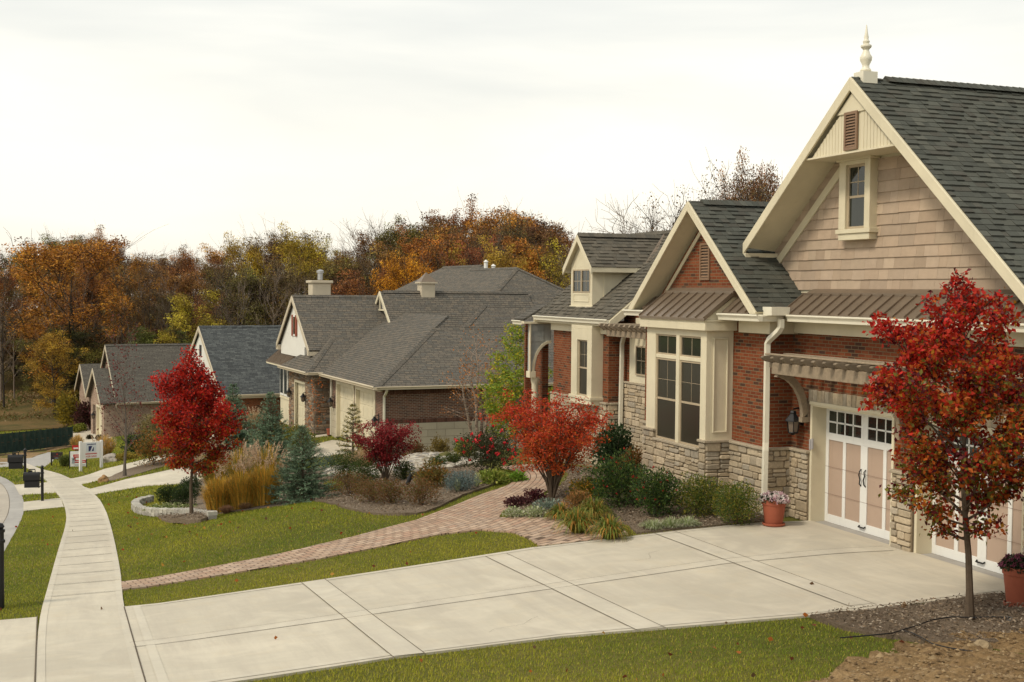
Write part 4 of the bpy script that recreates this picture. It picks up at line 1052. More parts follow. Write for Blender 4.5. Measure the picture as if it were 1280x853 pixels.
for i in range(8):
    a0, a1 = math.pi*i/16, math.pi*(i+1)/16; r0, r1 = .56, .64
    q = [(14.40-r0*math.cos(a0), 1.95+.86*math.sin(a0)), (14.40-r0*math.cos(a1), 1.95+.86*math.sin(a1)), (14.40-r1*math.cos(a1), 1.95+.94*math.sin(a1)), (14.40-r1*math.cos(a0), 1.95+.94*math.sin(a0))]
    ar.prism([(a_, 35.06, b_) for a_, b_ in q], (0, .06, 0))
hb(ar, 'arch_trim', M['cream'])
ar = MB(); ar.box(XP-.04, XP+.16, 35.03, 35.33, 1.76, 1.95); ar.box(XP-.04, XP, 35.03, 35.12, 1.95, 3.4); ar.box(XP-.25, 14.6, 35.0, 35.9, 3.40, 3.46)
hb(ar, 'porch_trim', M['cream'], bevel=.004)
ar = MB(); ar.lathe([(.13, -.8), (.15, -.7), (.115, -.6), (.10, 1.55), (.13, 1.66), (.13, 1.76)], 16, (XP+.20, 35.2, 0)); hb(ar, 'porch_column', M['cream'], smooth=True)
pr_ = MB(); slab(pr_, [(13.5, 35.16, 3.54), (13.5, 35.95, 3.54), (14.3, 35.95, 4.0), (14.3, 35.16, 4.0)], .06); hb(pr_, 'porch_roof', M['roof4'])
# --- wall lantern
def lantern(x, y, z, parent, s=1.0, nx=-1, ny=0, loc=None, name='wall_lantern'):
    m_ = MB(); c = (x+nx*.20*s, y+ny*.20*s)
    m_.box(x-(.02 if nx else .05)*s, x+(.02 if nx else .05)*s, y-.05*s, y+.05*s, z-.02, z+.36*s)
    m_.tube([(x, y, z+.26*s), (x+nx*.1*s, y+ny*.1*s, z+.30*s), (c[0], c[1], z+.28*s)], .016*s, 6)
    m_.lathe([(.05*s, .25*s), (.065*s, .22*s), (.06*s, .19*s), (.16*s, .08*s), (.165*s, .06*s), (.13*s, .06*s)], 6, (c[0], c[1], z))
    m_.lathe([(.085*s, -.17*s), (.10*s, -.15*s), (.095*s, -.14*s), (.02*s, -.20*s)], 6, (c[0], c[1], z))
    for k in range(6):
        a = math.pi*2*k/6; m_.tube([(c[0]+.125*s*math.cos(a), c[1]+.125*s*math.sin(a), z+.06*s), (c[0]+.095*s*math.cos(a), c[1]+.095*s*math.sin(a), z-.15*s)], .008*s, 4)
    o = m_.build(name, M['dark'], parent)
    if loc is not None: o.location = loc
    gl = MB(); gl.lathe([(.085*s, -.14*s), (.115*s, .055*s)], 6, (c[0], c[1], z)); gl.build('lamp_glass', M['lampglass'], o)
    return o
M['lampglass'] = m_glass('seeded_glass', (.16, .12, .09), .25)
lantern(XB, 20.50, 1.86, H1, 1.05, loc=-OFF)
M['gutter2'] = m_paint('tan_trim', (.58, .50, .37), .4, .06)
M['stucco'] = m_paint('white_stucco', (.74, .72, .66), .8, .06)
# ------------------------------------------------------------------ the neighbouring houses
def tri_fix(poly): return [Vector(p) for p in poly]
def roof_part(parent, name, polys, mat, loc, th=.12, caps=(), capcol=None):
    m_ = MB()
    for p in polys: slab(m_, p, th)
    o = m_.build(name, mat, parent, loc=loc)
    if caps:
        for a, b in caps:
            c_ = MB(); a, b = Vector(a), Vector(b); d = (b-a).normalized(); s = Vector((-d.y, d.x, 0)).normalized()
            hz = (b-a).length; w_ = .17
            dn = .10 if abs(d.z) < .05 else .05
            c_.add([a+s*w_+Vector((0, 0, .02-dn)), a+Vector((0, 0, .05)), a-s*w_+Vector((0, 0, .02-dn)), b+s*w_+Vector((0, 0, .02-dn)), b+Vector((0, 0, .05)), b-s*w_+Vector((0, 0, .02-dn))], [(0, 1, 4, 3), (1, 2, 5, 4), (0, 3, 5, 2)], 0)
            c_.build('ridge_cap', mat, o)
    return o
# ---- second house
Z2 = -2.45
H2 = empty('stone_and_brick_house', (13.0, 50.1, Z2), R(3)); L2 = (0, 0, -Z2)
tag(H2, 'grey-roofed brown brick and stone house with two cream garage doors beyond the garden', 'house')
b = MB()
b.box(0, .25, 0, .95, -1.2, .26); b.box(0, .25, 3.92, 4.12, -1.2, .26); b.box(0, .25, 7.1, 7.95, -1.2, .26); b.box(0, .25, .95, 3.92, .12, .26); b.box(0, .25, 4.12, 7.1, .12, .26)
b.box(.25, 16, 0, .25, -1.2, .26); b.box(15.75, 16, .25, 14, -1.2, .26); b.box(.25, 3, 7.7, 7.95, -2.4, .26)
b.build('brick_wall', M['brick2'], H2, loc=L2)
b = MB(); b.box(-.02, 16, -.02, .25, -3.0, -1.2); b.box(-.02, .25, .25, .95, -3, -1.2); b.box(-.02, .25, 3.92, 4.12, -3, -1.2); b.box(-.02, .25, 7.1, 7.95, -3, -1.2)
b.build('block_base', M['block'], H2, loc=L2)
# soldier courses
for zz in (-1.36+.14, .04):
    x = .3; b = MB()
    while x < 15: b.box(x, x+.062, -.014, .0, zz, zz+.20, 0, sc((.14, .065, .045), g1.uniform(.7, 1.4))); x += .074
    o_ = b.build('soldier_course', M['stone'], H2, loc=L2); o_['kind'] = 'stuff'
def plain_door(parent, y0, y1, z0, z1, x, loc, name='garage_door', handle=False, mat='cream'):
    f = MB(); f.box(x-.04, x+.22, y0-.13, y0, z0, z1+.13); f.box(x-.04, x+.22, y1, y1+.13, z0, z1+.13); f.box(x-.04, x+.22, y0, y1, z1, z1+.13)
    fo = f.build('garage_door_frame', M['cream'], parent, loc=loc)
    d = MB(); n = 4; h = (z1-z0)/n
    for i in range(n): d.box(x+.14, x+.20, y0, y1, z0+i*h+.006, z0+(i+1)*h-.006)
    for i in range(n):
        for k in range(4): wdt = (y1-y0)/4; d.box(x+.128, x+.14, y0+k*wdt+.07, y0+(k+1)*wdt-.07, z0+i*h+.10, z0+(i+1)*h-.10)
    d.build(name, M[mat], fo, bevel=.004)
    return fo
plain_door(H2, 1.08, 3.80, -2.5, -.02, 0, L2); plain_door(H2, 4.25, 6.97, -2.5, -.02, 0, L2)
# stone garage wing
b = MB(); sx = -.6
b.box(sx, sx+.3, 8.9, 10.75, -2.9, .3); b.box(sx, sx+.3, 12.78, 14.0, -2.9, .3); b.box(sx, sx+.3, 10.75, 12.78, -.32, .3); b.box(sx+.3, 3.2, 8.9, 9.2, -2.9, .3)
b.build('stone_backing', M['mortar'], H2, loc=L2)
SB = [(.27, .18, .11), (.35, .25, .16), (.22, .165, .12), (.40, .30, .21), (.20, .13, .085), (.30, .23, .17), (.33, .19, .11), (.24, .21, .17)]
s2 = MB(); kk = dict(hmin=.07, hmax=.17, wmin=.2, wmax=.6, dep=.05, gap=.006)
for (a, b_, z0, z1, n) in (((sx, 8.9), (sx, 10.62), -2.7, .3, FX), ((sx, 12.91), (sx, 14.0), -2.7, .3, FX), ((sx, 10.62), (sx, 12.91), -.19, .3, FX), ((sx, 8.9), (2.0, 8.9), -2.6, .3, FY)):
    t = Vector((b_[0]-a[0], b_[1]-a[1], 0)); L = t.length; ashlar(s2, (a[0], a[1], z0), t/L, L, z1-z0, n, g1, SB, **kk)
s2.build('stone_wall', M['stone'], H2, loc=L2)
f2 = plain_door(H2, 10.75, 12.78, -2.62, -.32, sx+.02, L2)
# white gable block
b = MB(); b.prism([(.1, 12.3, 1.2), (.1, 18.9, 1.2), (.1, 18.9, -.7), (.1, 12.3, -.7)], (.3, 0, 0)); b.prism([(-.24, 11.2, 1.45), (-.24, 17.5, 1.45), (-.24, 14.35, 3.78)], (.5, 0, 0)); b.box(-.24, .1, 12.3, 17.5, .9, 1.45); b.box(.4, 8, 18.6, 18.9, -2.9, 1.2)
b.build('stucco_gable', M['stucco'], H2, loc=L2)
b = MB(); b.box(.05, .4, 14.0, 18.9, -3, -1.55); b.box(.0, .4, 14.0, 18.9, -1.62, -1.55); b.build('panelled_base', M['cream'], H2, loc=L2)
wb = MB(); wb.box(.0, .15, 14.3, 18.8, -1.5, -.5); wb.box(.0, .15, 14.2, 14.4, -.5, 1.0) 
wfo = MB(); wfo.box(.02, .12, 15.0, 18.9, -1.56, .28); wf = wfo.build('window_casing', M['cream'], H2, loc=L2)
for i in range(4):
    a = 15.15+i*.92; fr = MB(); fr.box(-.02, .03, a, a+.80, -1.45, .15); fo_ = fr.build('window_sash', M['white'], wf); gl = MB(); gl.box(-.03, -.021, a+.09, a+.71, -1.33, .03); gl.build('glass', M['glass'], fo_)
sh = MB()
for y in (13.95, 14.75): sh.box(-.30, -.24, y-.16, y+.16, 1.95, 3.05, 0, (.30, .085, .05))
for m_ in components(sh): m_.build('shutter', M['wood'], H2, loc=L2)
b = MB(); b.box(-.28, -.24, 14.11, 14.59, 1.95, 3.05); o_ = b.build('gable_window', M['white'], H2, loc=L2); b = MB(); b.box(-.29, -.281, 14.18, 14.52, 2.05, 2.95); b.build('glass', M['glass'], o_)
# awning of the white gable
b = MB(); metal(b, -.75, .42, .1, 1.12, 14.6, 18.9, .30, .05); o_ = b.build('metal_awning', M['bronze'], H2, loc=L2)
b = MB(); b.box(-.75, .1, 14.6, 18.9, .30, .38); b.build('awning_soffit', M['cream'], o_)
# roofs
ze, pf = .36, .50
C = (-.45, -.45)
fr_top = 2.62
xr_, yr_ = -.45+4.3, 4.2
EV = 16.4
A_side = [(-.45, -.45, ze), (EV, -.45, ze), (EV, yr_, 2.62), (xr_-.1, yr_, 2.62)]
A_front = [(-.45, -.45, ze), (xr_-.1, yr_, 2.62), (5.1, 9.0, ze+.5*5.55*.98), (5.1, 14.5, ze+.5*5.55*.98), (-.45, 8.3, ze)]
A_front = [(-.45, -.45, ze), (xr_-.1, yr_, 2.62), (-.45, 8.3, ze)]
xt = 5.2; zt = ze+pf*(xt+.45)
pfz = lambda x: ze+.5256*(x+.45)
roofs = [A_side, [(-.45, -.45, ze), (xr_-.1, yr_, 2.62), (xr_-.1, 14, 2.62), (-.45, 14, ze)], [(xr_-.1, yr_, 2.62), (5.0, yr_+1.4, pfz(5.0)), (5.0, 16, pfz(5.0)), (xr_-.1, 16, 2.62)],
         [(xr_-.1, yr_, 2.62), (EV, yr_, 2.62), (EV, 8.5, .4), (xr_+3, 8.5, .4)]]
g_x, g_y, g_z = 4.15, 13.2, 4.32
gp_ = .88
# big gable with the decorative face
roofs += [[(g_x-.15, g_y, g_z), (12.5, g_y, g_z), (12.5, g_y-4.2, g_z-4.2*gp_), (7.4, g_y-4.2, g_z-4.2*gp_), (g_x-.15, g_y-2.0, g_z-2.0*gp_)],
          [(g_x-.15, g_y, g_z), (12.5, g_y, g_z), (12.5, g_y+3, g_z-3*gp_), (g_x-.15, g_y+1.8, g_z-1.8*gp_)]]
roofA = roof_part(H2, 'garage_roof', roofs, M['roof2'], L2, caps=[((-.45, -.45, ze), (xr_-.1, yr_, 2.62)), ((xr_-.1, yr_, 2.62), (EV, yr_, 2.62)), ((g_x, g_y, g_z), (12.5, g_y, g_z))])
# decorative gable face
b = MB(); b.prism([(g_x+.1, g_y-1.55, 2.85), (g_x+.1, g_y+1.55, 2.85), (g_x+.1, g_y, 4.2)], (.1, 0, 0)); dg = b.build('gable_face', M['white'], H2, loc=L2)
b = MB()
for s in (-1, 1): b.prism([(g_x-.2, g_y+s*1.8, g_z-1.8*gp_), (g_x-.2, g_y, g_z), (g_x-.2, g_y, g_z-.22), (g_x-.2, g_y+s*1.8, g_z-1.8*gp_-.22)], (.06, 0, 0))
b.box(g_x-.16, g_x-.04, g_y-.95, g_y+.95, 3.30, 3.38); b.box(g_x-.17, g_x-.1, g_y-.04, g_y+.04, 3.38, 4.2); b.build('gable_truss', M['cream'], dg)
# great hips behind
def hip(x0, x1, y0, y1, z0, zr_, ya, yb, xm, al):
    """ridge along y at xm from ya to yb; a list of 4 planes"""
    return [[(x0, y0, z0), (xm, ya, zr_), (xm, yb, zr_), (x0, y1, z0)], [(x0, y0, z0), (x1, y0, z0), (xm, ya, zr_)], [(x1, y0, z0), (x1, y1, z0), (xm, yb, zr_), (xm, ya, zr_)], [(x0, y1, z0), (x1, y1, z0), (xm, yb, zr_)]]
big = hip(5.2, 21.0, 7.9, 31, .9, 5.72, 16.0, 23.0, 13.07, 0); big2 = hip(7.5, 19.5, 17.0, 36, 2.2, 5.97, 22.5, 29.5, 13.6, 0)
roof_part(H2, 'main_hip_roof', big, M['roof2'], L2, caps=[((5.2, 7.9, .9), (13.07, 16, 5.72)), ((13.07, 16, 5.72), (13.07, 23, 5.72)), ((21, 7.9, .9), (13.07, 16, 5.72))])
roof_part(H2, 'rear_hip_roof', big2, M['roof2'], L2, caps=[((13.6, 22.5, 5.97), (13.6, 29.5, 5.97))])
b = MB(); b.box(5.6, 20.6, 8.3, 30.6, -3, .9); b.build('main_wall', M['brick2'], H2, loc=L2)
# stone wing roof
sp_x, sp_z = 1.0, 2.02
roof_part(H2, 'stone_wing_roof', [[(-1.05, 8.45, .40), (3.2, 8.45, .40), (3.2, 11.4, sp_z), (sp_x, 11.4, sp_z)], [(-1.05, 8.45, .40), (sp_x, 11.4, sp_z), (-1.05, 14.4, .40)], [(-1.05, 14.4, .40), (sp_x, 11.4, sp_z), (3.2, 11.4, sp_z), (3.2, 14.4, .4)]], M['roof2'], L2, caps=[((-1.05, 8.45, .4), (sp_x, 11.4, sp_z)), ((sp_x, 11.4, sp_z), (3.2, 11.4, sp_z))])
# white gable roof
wy, wz = 14.35, 4.05; wp = .74
roof_part(H2, 'gable_roof', [[(-.4, wy, wz), (9, wy, wz), (9, wy-3.6, wz-3.6*wp), (-.4, wy-3.6, wz-3.6*wp)], [(-.4, wy, wz), (9, wy, wz), (9, wy+3.5, wz-3.5*wp), (-.4, wy+3.5, wz-3.5*wp)]], M['roof2'], L2, caps=[((-.4, wy, wz), (9, wy, wz))])
b = MB()
for s, e in ((-1, 3.6), (1, 3.5)): b.prism([(-.44, wy+s*e, wz-e*wp), (-.44, wy, wz), (-.44, wy, wz-.26), (-.44, wy+s*e, wz-e*wp-.26)], (.05, 0, 0))
b.box(-.4, .15, wy+3.2, wy+3.7, 1.1, 1.35); b.box(-.4, .15, wy-3.6, wy-3.2, 1.1, 1.3); b.build('rake_board', M['gutter2'], H2, loc=L2)
# chimney
b = MB(); b.box(.85, 1.85, 15.0, 15.9, 2.5, 4.72); b.box(.75, 1.95, 14.9, 16.0, 4.72, 4.86); ch = b.build('chimney', M['gutter2'], H2, loc=L2, bevel=.02); b = MB(); b.lathe([(.14, 4.9), (.14, 5.25), (.2, 5.27), (.2, 5.38), (.03, 5.45)], 12, (1.4, 15.5, 0)); b.build('flue_cap', m_simple('galvanised', (.5, .5, .5), .35, .8), ch, smooth=True)
b = MB(); b.box(6.2, 6.95, 12.85, 13.55, 3.8, 4.75); b.box(6.1, 7.05, 12.75, 13.65, 4.75, 4.83); b.add([(6.12, 12.77, 4.83), (7.03, 12.77, 4.83), (7.03, 13.63, 4.83), (6.12, 13.63, 4.83), (6.575, 13.2, 5.35)], [(0, 1, 4), (1, 2, 4), (2, 3, 4), (3, 0, 4)], 1); b.build('cupola_vent', [M['gutter2'], M['bronze']], H2, loc=L2)
for (x, y, h_) in ((13.4, 21.5, .55), (13.9, 21.5, .3)):
    b = MB(); b.lathe([(.12, 4.6), (.12, 5.6+h_), (.17, 5.62+h_), (.02, 5.75+h_)], 10, (x, y, 0)); b.build('vent_pipe', M['white'], H2, loc=L2)
# gutters, downspout, fascia
b = MB(); gutter_y(b, -.56, .40, -.5, 8.35); gutter_x(b, -.56, .40, -.43, EV); gutter_y(b, -1.17, .44, 8.4, 14.4); gutter_x(b, 8.33, .44, -1.05, -.3)
b.box(-.1, 0, 0, 7.95, .14, .28)
for m_ in components(b): m_.build('gutter', M['gutter2'], H2, loc=L2)
b = MB(); b.tube([(.05, -.45, .25), (.05, -.3, .1), (.05, -.06, -.05), (.05, -.06, -2.5)], .06, 4); b.build('downspout', M['gutter'], H2, loc=L2)
b = MB(); b.tube([(-.06, 7.85, .2), (-.06, 7.85, -2.5)], .06, 4); b.build('downspout', M['gutter'], H2, loc=L2)
lantern(0, .5, -1.15, H2, .95, loc=L2); lantern(sx, 10.35, -.95, H2, .95, loc=L2); lantern(sx, 13.35, -.95, H2, .95, loc=L2); lantern(0, 7.5, -.95, H2, .95, loc=L2)
# porch beside the big hip (brick with an arch, seen past the sapling)
b = MB(); b.box(11.2, 11.5, -.9, -.02, -1.2, 1.0); b.box(11.1, 12.6, -1.0, .3, 1.0, 1.12)
# ---- third house: blue grey roof, white gable
Z3 = -4.2
H3 = empty('white_gable_house', (9.0, 80.5, Z3), R(7)); L3 = (0, 0, -Z3)
tag(H3, 'red brick house with a plain blue-grey roof and a white gable behind the red maple', 'house')
e3, p3 = -1.98, .70
b = MB(); b.box(.4, .65, -5.2, 5.2, -4.5, -1.9); b.box(.65, 14, -5.2, -4.95, -4.5, -1.9); b.box(.65, 14, 4.95, 5.2, -4.5, -1.9); b.build('brick_wall', M['brick'], H3, loc=L3)
b = MB(); b.prism([(.02, -5.1, -1.85), (.02, 5.1, -1.85), (.02, 0, 1.74)], (.6, 0, 0)); b.build('white_gable', M['stucco'], H3, loc=L3)
roof_part(H3, 'gable_roof', [[(-.1, 0, 1.98), (14, 0, 1.98), (14, -5.65, e3), (-.1, -5.65, e3)], [(-.1, 0, 1.98), (14, 0, 1.98), (14, 5.65, e3), (-.1, 5.65, e3)]], M['roof3'], L3, caps=[((-.1, 0, 1.98), (14, 0, 1.98))])
for s in (-1, 1):
    b = MB(); b.prism([(-.15, s*5.65, e3), (-.15, 0, 1.98), (-.15, 0, 1.70), (-.15, s*5.65, e3-.28)], (.05, 0, 0)); b.build('rake_board', M['gutter2'], H3, loc=L3)
b = MB(); gutter_x(b, -5.78, e3+.04, -.1, 14); b.box(-.1, 14, -5.62, -5.2, e3-.2, e3-.12); b.build('gutter', M['gutter2'], H3, loc=L3)
b = MB(); b.box(-.01, .02, -.25, .25, .1, .8); b.build('gable_vent', M['dark'], H3, loc=L3)
b = MB(); b.box(.37, .4, -4.4, -1.9, -4.3, -2.1); b.build('garage_door', M['cream'], H3, loc=L3)
# ---- fourth house: pink brick with three gables
Z4 = -5.95
H4 = empty('pink_brick_house', (4.45, 88.0, Z4), R(6.5)); L4 = (0, 0, -Z4)
tag(H4, 'pink-tan brick house with three front gables farthest down the street', 'house')
b = MB()
b.box(0, .25, .0, .55, -6.2, -3.15); b.box(0, .25, 3.1, 3.6, -6.2, -3.15); b.box(0, .25, .55, 3.1, -3.75, -3.15); b.box(0, .25, 3.6, 8.4, -6.2, -3.15); b.box(.25, 12, 0, .25, -6.2, -3.15); b.box(.25, 12, 8.15, 8.4, -6.2, -3.1)
b.prism([(0, 0, -3.15), (0, 8.4, -3.15), (0, 4.2, .05)], (.25, 0, 0))
# projecting garage gable
b.box(-1.0, -.75, .0, .7, -6.2, -3.15); b.box(-1.0, -.75, 3.1, 3.7, -6.2, -3.15); b.box(-1.0, -.75, .7, 3.1, -3.75, -3.15); b.box(-1.0, -.75, 4.9, 5.8, -6.2, -3.15); b.box(-1, -.75, 3.7, 4.9, -3.9, -3.15); b.box(-.75, 0, 0, .25, -6.2, -3.15); b.box(-.75, 0, 5.55, 5.8, -6.2, -3.15)
b.prism([(-1.0, 0, -3.15), (-1.0, 5.8, -3.15), (-1.0, 2.9, -1.45)], (.25, 0, 0))
b.box(-.6, -.35, 9.5, 14.5, -6.2, -3.3); b.prism([(-.6, 9.5, -3.3), (-.6, 14.5, -3.3), (-.6, 12, -1.65)], (.25, 0, 0)); b.box(-.35, 6, 9.5, 9.75, -6.2, -3.3)
b.build('brick_wall', M['brick3'], H4, loc=L4)
plain_door(H4, .83, 2.97, -6.0, -3.88, -1.0, L4); 
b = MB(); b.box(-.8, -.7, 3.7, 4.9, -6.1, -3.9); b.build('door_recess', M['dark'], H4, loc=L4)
rp = lambda y: .33-.83*abs(y-4.2)
roof_part(H4, 'main_roof', [[(-.25, 4.2, .33), (12.5, 4.2, .33), (12.5, -.35, rp(-.35)), (-.25, -.35, rp(-.35))], [(-.25, 4.2, .33), (12.5, 4.2, .33), (12.5, 8.8, rp(8.8)), (-.25, 8.8, rp(8.8))]], M['roof4'], L4, caps=[((-.25, 4.2, .33), (12.5, 4.2, .33))])
r1 = lambda y: -1.22-.66*abs(y-2.9)
roof_part(H4, 'garage_gable_roof', [[(-1.3, 2.9, -1.22), (2, 2.9, -1.22), (2, -.4, r1(-.4)), (-1.3, -.4, r1(-.4))], [(-1.3, 2.9, -1.22), (2, 2.9, -1.22), (2, 6.2, r1(6.2)), (-1.3, 6.2, r1(6.2))]], M['roof4'], L4)
r3 = lambda y: -1.45-.72*abs(y-12)
roof_part(H4, 'entry_gable_roof', [[(-.9, 12, -1.45), (3, 12, -1.45), (3, 9.1, r3(9.1)), (-.9, 9.1, r3(9.1))], [(-.9, 12, -1.45), (3, 12, -1.45), (3, 14.9, r3(14.9)), (-.9, 14.9, r3(14.9))]], M['roof4'], L4)
for fn_, x, yc, ws in ((rp, -.28, 4.2, 4.6), (r1, -1.33, 2.9, 3.3), (r3, -.93, 12, 2.9)):
    for s in (-1, 1):
        b = MB(); b.prism([(x, yc+s*ws, fn_(yc+s*ws)), (x, yc, fn_(yc)), (x, yc, fn_(yc)-.26), (x, yc+s*ws, fn_(yc+s*ws)-.26)], (.05, 0, 0)); b.build('rake_board', M['gutter2'], H4, loc=L4)
roof_part(H4, 'rear_hip_roof', hip(6, 16, 7, 16, -2.6, .75, 10.0, 13.0, 10.5, 0), M['roof4'], L4)
b = MB(); gutter_x(b, -.5, rp(-.35)+.06, -.2, 12.5); b.build('gutter', M['gutter2'], H4, loc=L4)
for (x, y, z) in ((-1.03, 2.8, -2.3), (-.03, 4.0, -.9)):
    b = MB(); b.box(x, x+.03, y, y+.22, z, z+.6); b.build('gable_vent', M['panel_tan'], H4, loc=L4)
lantern(-1.0, 3.4, -4.6, H4, 1.0, loc=L4)
# ------------------------------------------------------------------ vegetation
def pal(*cs):
    a = np.array(cs)
    def f(n, g, t=None):
        i = g.integers(0, len(a), n); return a[i]*g.uniform(.75, 1.2, (n, 1))
    return f
def leaf_geo(P, size, g, aspect=.62, droop=.25, D=None, flat=.0):
    """diamond leaves at points P; returns verts (n*4,3), faces"""
    n = len(P)
    d = g.normal(size=(n, 3)) if D is None else D+g.normal(size=(n, 3))*.35
    d[:, 2] = d[:, 2]*(1-flat)-droop; d /= np.linalg.norm(d, axis=1)[:, None]
    r = g.normal(size=(n, 3)); 
    if flat: r[:, 2] *= .3
    s = np.cross(d, r); s /= np.linalg.norm(s, axis=1)[:, None]; nn = np.cross(s, d)
    L = (size*g.uniform(.6, 1.25, n))[:, None] if np.isscalar(size) else size[:, None]
    V = np.empty((n, 4, 3)); V[:, 0] = P; V[:, 1] = P+d*L*.5+s*L*aspect/2+nn*L*.12; V[:, 2] = P+d*L; V[:, 3] = P+d*L*.5-s*L*aspect/2+nn*L*.12
    return V.reshape(-1, 3), np.arange(4*n).reshape(-1, 4)
def limb(mb, p0, d, L, r0, r1, g, n=4, up=.25, wob=.12, sides=5):
    p = Vector(p0); d = Vector(d).normalized(); pts = [p.copy()]
    for i in range(n):
        d = (d+Vector((g.normal()*wob, g.normal()*wob, up/n+g.normal()*wob*.5))).normalized(); p = p+d*(L/n); pts.append(p.copy())
    rad = [r0+(r1-r0)*i/n for i in range(n+1)]
    mb.tube(pts, rad, sides, cap=False); return pts, d
def branchy(H, r0, clear, prof, nl, g, up0=.5, twigs=5, lean=(0, 0), sides=7, twl=.35, trunk_to=.95, wob=.02, twr=.25, sub=0, lv=(.8, 1.12), eqw=False):
    """prof(t) crown radius at relative height t (0 bottom of crown .. 1 top). returns MB, cluster centres"""
    mb = MB(); tr_ = []; x = y = 0.0; N = 10
    for i in range(N+1):
        t = i/N; tr_.append(Vector((x+lean[0]*t*H, y+lean[1]*t*H, t*H*trunk_to))); x += g.normal()*wob*H*.3; y += g.normal()*wob*H*.3
    rad = [max(r0*(1-.92*(i/N)**.9), .004) for i in range(N+1)]; rad[0] *= 1.3
    mb.tube(tr_, rad, sides)
    def at(z):
        t = min(1, z/(H*trunk_to))*N; i = min(N-1, int(t)); return tr_[i].lerp(tr_[i+1], t-i), rad[i]+(rad[i+1]-rad[i])*(t-i)
    C = []; ga = g.uniform(0, 6.28)
    for k in range(nl):
        t = (k+.5)/nl; z = clear+(H*.96-clear)*t**1.0; p, r = at(z*.985-(.12*H*(1-t)*.4)); 
        az = ga+k*2.39996+g.normal()*.25; R_ = max(prof(t), .05)*g.uniform(*lv); el = up0+.5*t+g.normal()*.08
        d = (math.cos(az)*math.cos(el), math.sin(az)*math.cos(el), math.sin(el)); L = R_/max(.35, math.cos(el))
        pts, dd = limb(mb, p, d, L, min(r*.55, r0*.4), .004 if H < 8 else .02, g, 4, .35, .10, 4)
        wt = max(.12, (R_/max(prof(.4), .01)))**1.5
        if eqw: wt = 1.0
        C.append((pts[-1], .5*wt)); C.append((pts[-2], .8*wt))
        for j in range(twigs):
            a = g.uniform(.25, 1)*4; i = min(3, int(a)); q = pts[i].lerp(pts[i+1], a-i)
            az2 = az+g.choice([-1, 1])*g.uniform(.4, 1.4); e2 = el+g.normal()*.35
            d2 = (math.cos(az2)*math.cos(e2), math.sin(az2)*math.cos(e2), math.sin(e2)); L2_ = L*twl*g.uniform(.6, 1.3)
            pt2, _ = limb(mb, q, d2, L2_, max(.004, r0*.10), .003 if H < 8 else .012, g, 2, .2, .15, 3)
            C.append((pt2[-1], 1*wt)); C.append((pt2[1], .7*wt))
            for m_ in range(sub):
                az3 = az2+g.normal()*.9; e3_ = e2+g.normal()*.5; d3 = (math.cos(az3)*math.cos(e3_), math.sin(az3)*math.cos(e3_), math.sin(e3_))
                pt3, _ = limb(mb, pt2[1] if m_ % 2 else pt2[2], d3, L2_*.7*g.uniform(.6, 1.2), max(.003, r0*.05), .003 if H < 8 else .008, g, 2, .15, .2, 3); C.append((pt3[-1], 1*wt))
    return mb, C
def foliage(C, n, sig, size, colf, g, name, parent, mat='leaf', clipn=1.6, **k):
    pts = np.array([tuple(c[0]) for c in C]); w_ = np.array([c[1] for c in C]); w_ = w_/w_.sum()
    i = g.choice(len(pts), n, p=w_); clump = g.normal(size=(len(pts), 1))
    P = pts[i]+np.clip(g.normal(size=(n, 3)), -clipn, clipn)*np.array(sig)
    V, F = leaf_geo(P, size, g, **k); col = colf(P, g, clump[i]); return np_mesh(name, V, F, M[mat], np.repeat(col, 4, 0), parent)
def place(px, py, dz=0): p = gp(px, py); return p, depth(p)
def mpp(px, py): p = gp(px, py); return depth(p)/FP     # metres per target pixel there

# --- the two red maples
def maple_col(H, zc, yel=0.25, side=None, dark=.12, shift=0.0):
    def f(P, g, cl):
        n = len(P); t = np.clip((P[:, 2]-zc)/(H-zc), 0, 1)
        red = np.array((.44, .028, .011)); crimson = np.array((.54, .028, .020)); org = np.array((.46, .105, .014)); grn = np.array((.17, .155, .025)); dk_ = np.array((.11, .012, .016)); yl = np.array((.45, .20, .02))
        u = g.random(n)+cl[:, 0]*.20; s = shift+t*1.1+cl[:, 0]*.12+g.normal(0, .16, n)
        if side is not None: s = s-side*np.clip(P[:, 1]*-.35+.0, -.4, .6)
        c = np.where((s > .62)[:, None], np.where((u > .6)[:, None], crimson, red), np.where((s > .32)[:, None], np.where((u > .62)[:, None], org, red), np.where((u > .62)[:, None], org, np.where((u > .30)[:, None], grn, red*.8))))
        k = u < dark; c = np.where(k[:, None], dk_, c); k = (u > 1.05) & (s < .75); c = np.where(k[:, None], yl, c)
        return c*g.uniform(.7, 1.25, (n, 1))
    return f
def tree(name, label, cat, px, py, H, r0, clear, prof, nl, nleaf, sig, size, colf, seed, bark='bark', group=None, pos=None, leafk={}, mat='leaf', **k):
    p = pos or gp(px, py); g = np.random.default_rng(seed)
    root = empty(name, p); tag(root, label, cat, group)
    mb, C = branchy(H, r0, clear, prof, nl, g, **k)
    mb.build('trunk', M[bark], root, smooth=True, uv=False)
    if nleaf: foliage(C, nleaf, sig, size, colf, g, 'crown', root, mat, **leafk)
    return root
def prof_maple(R_):
    return lambda t: R_*float(np.interp(t, [0, .10, .28, .42, .62, .80, .92, 1], [.50, .85, 1.0, .90, .58, .33, .17, .07]))
d_ = mpp(240, 652)
Hm = 224*d_
tree('maple_tree', 'slender maple with a bright scarlet pointed crown on the middle lawn', 'tree', 240, 652, Hm, .052, 70*d_, prof_maple(50*d_), 40, 21000, (.10, .10, .08), .075, maple_col(Hm, 66*d_, shift=.24), 5, twigs=7, twl=.36, up0=.22, trunk_to=.96, lv=(.62, 1.16))
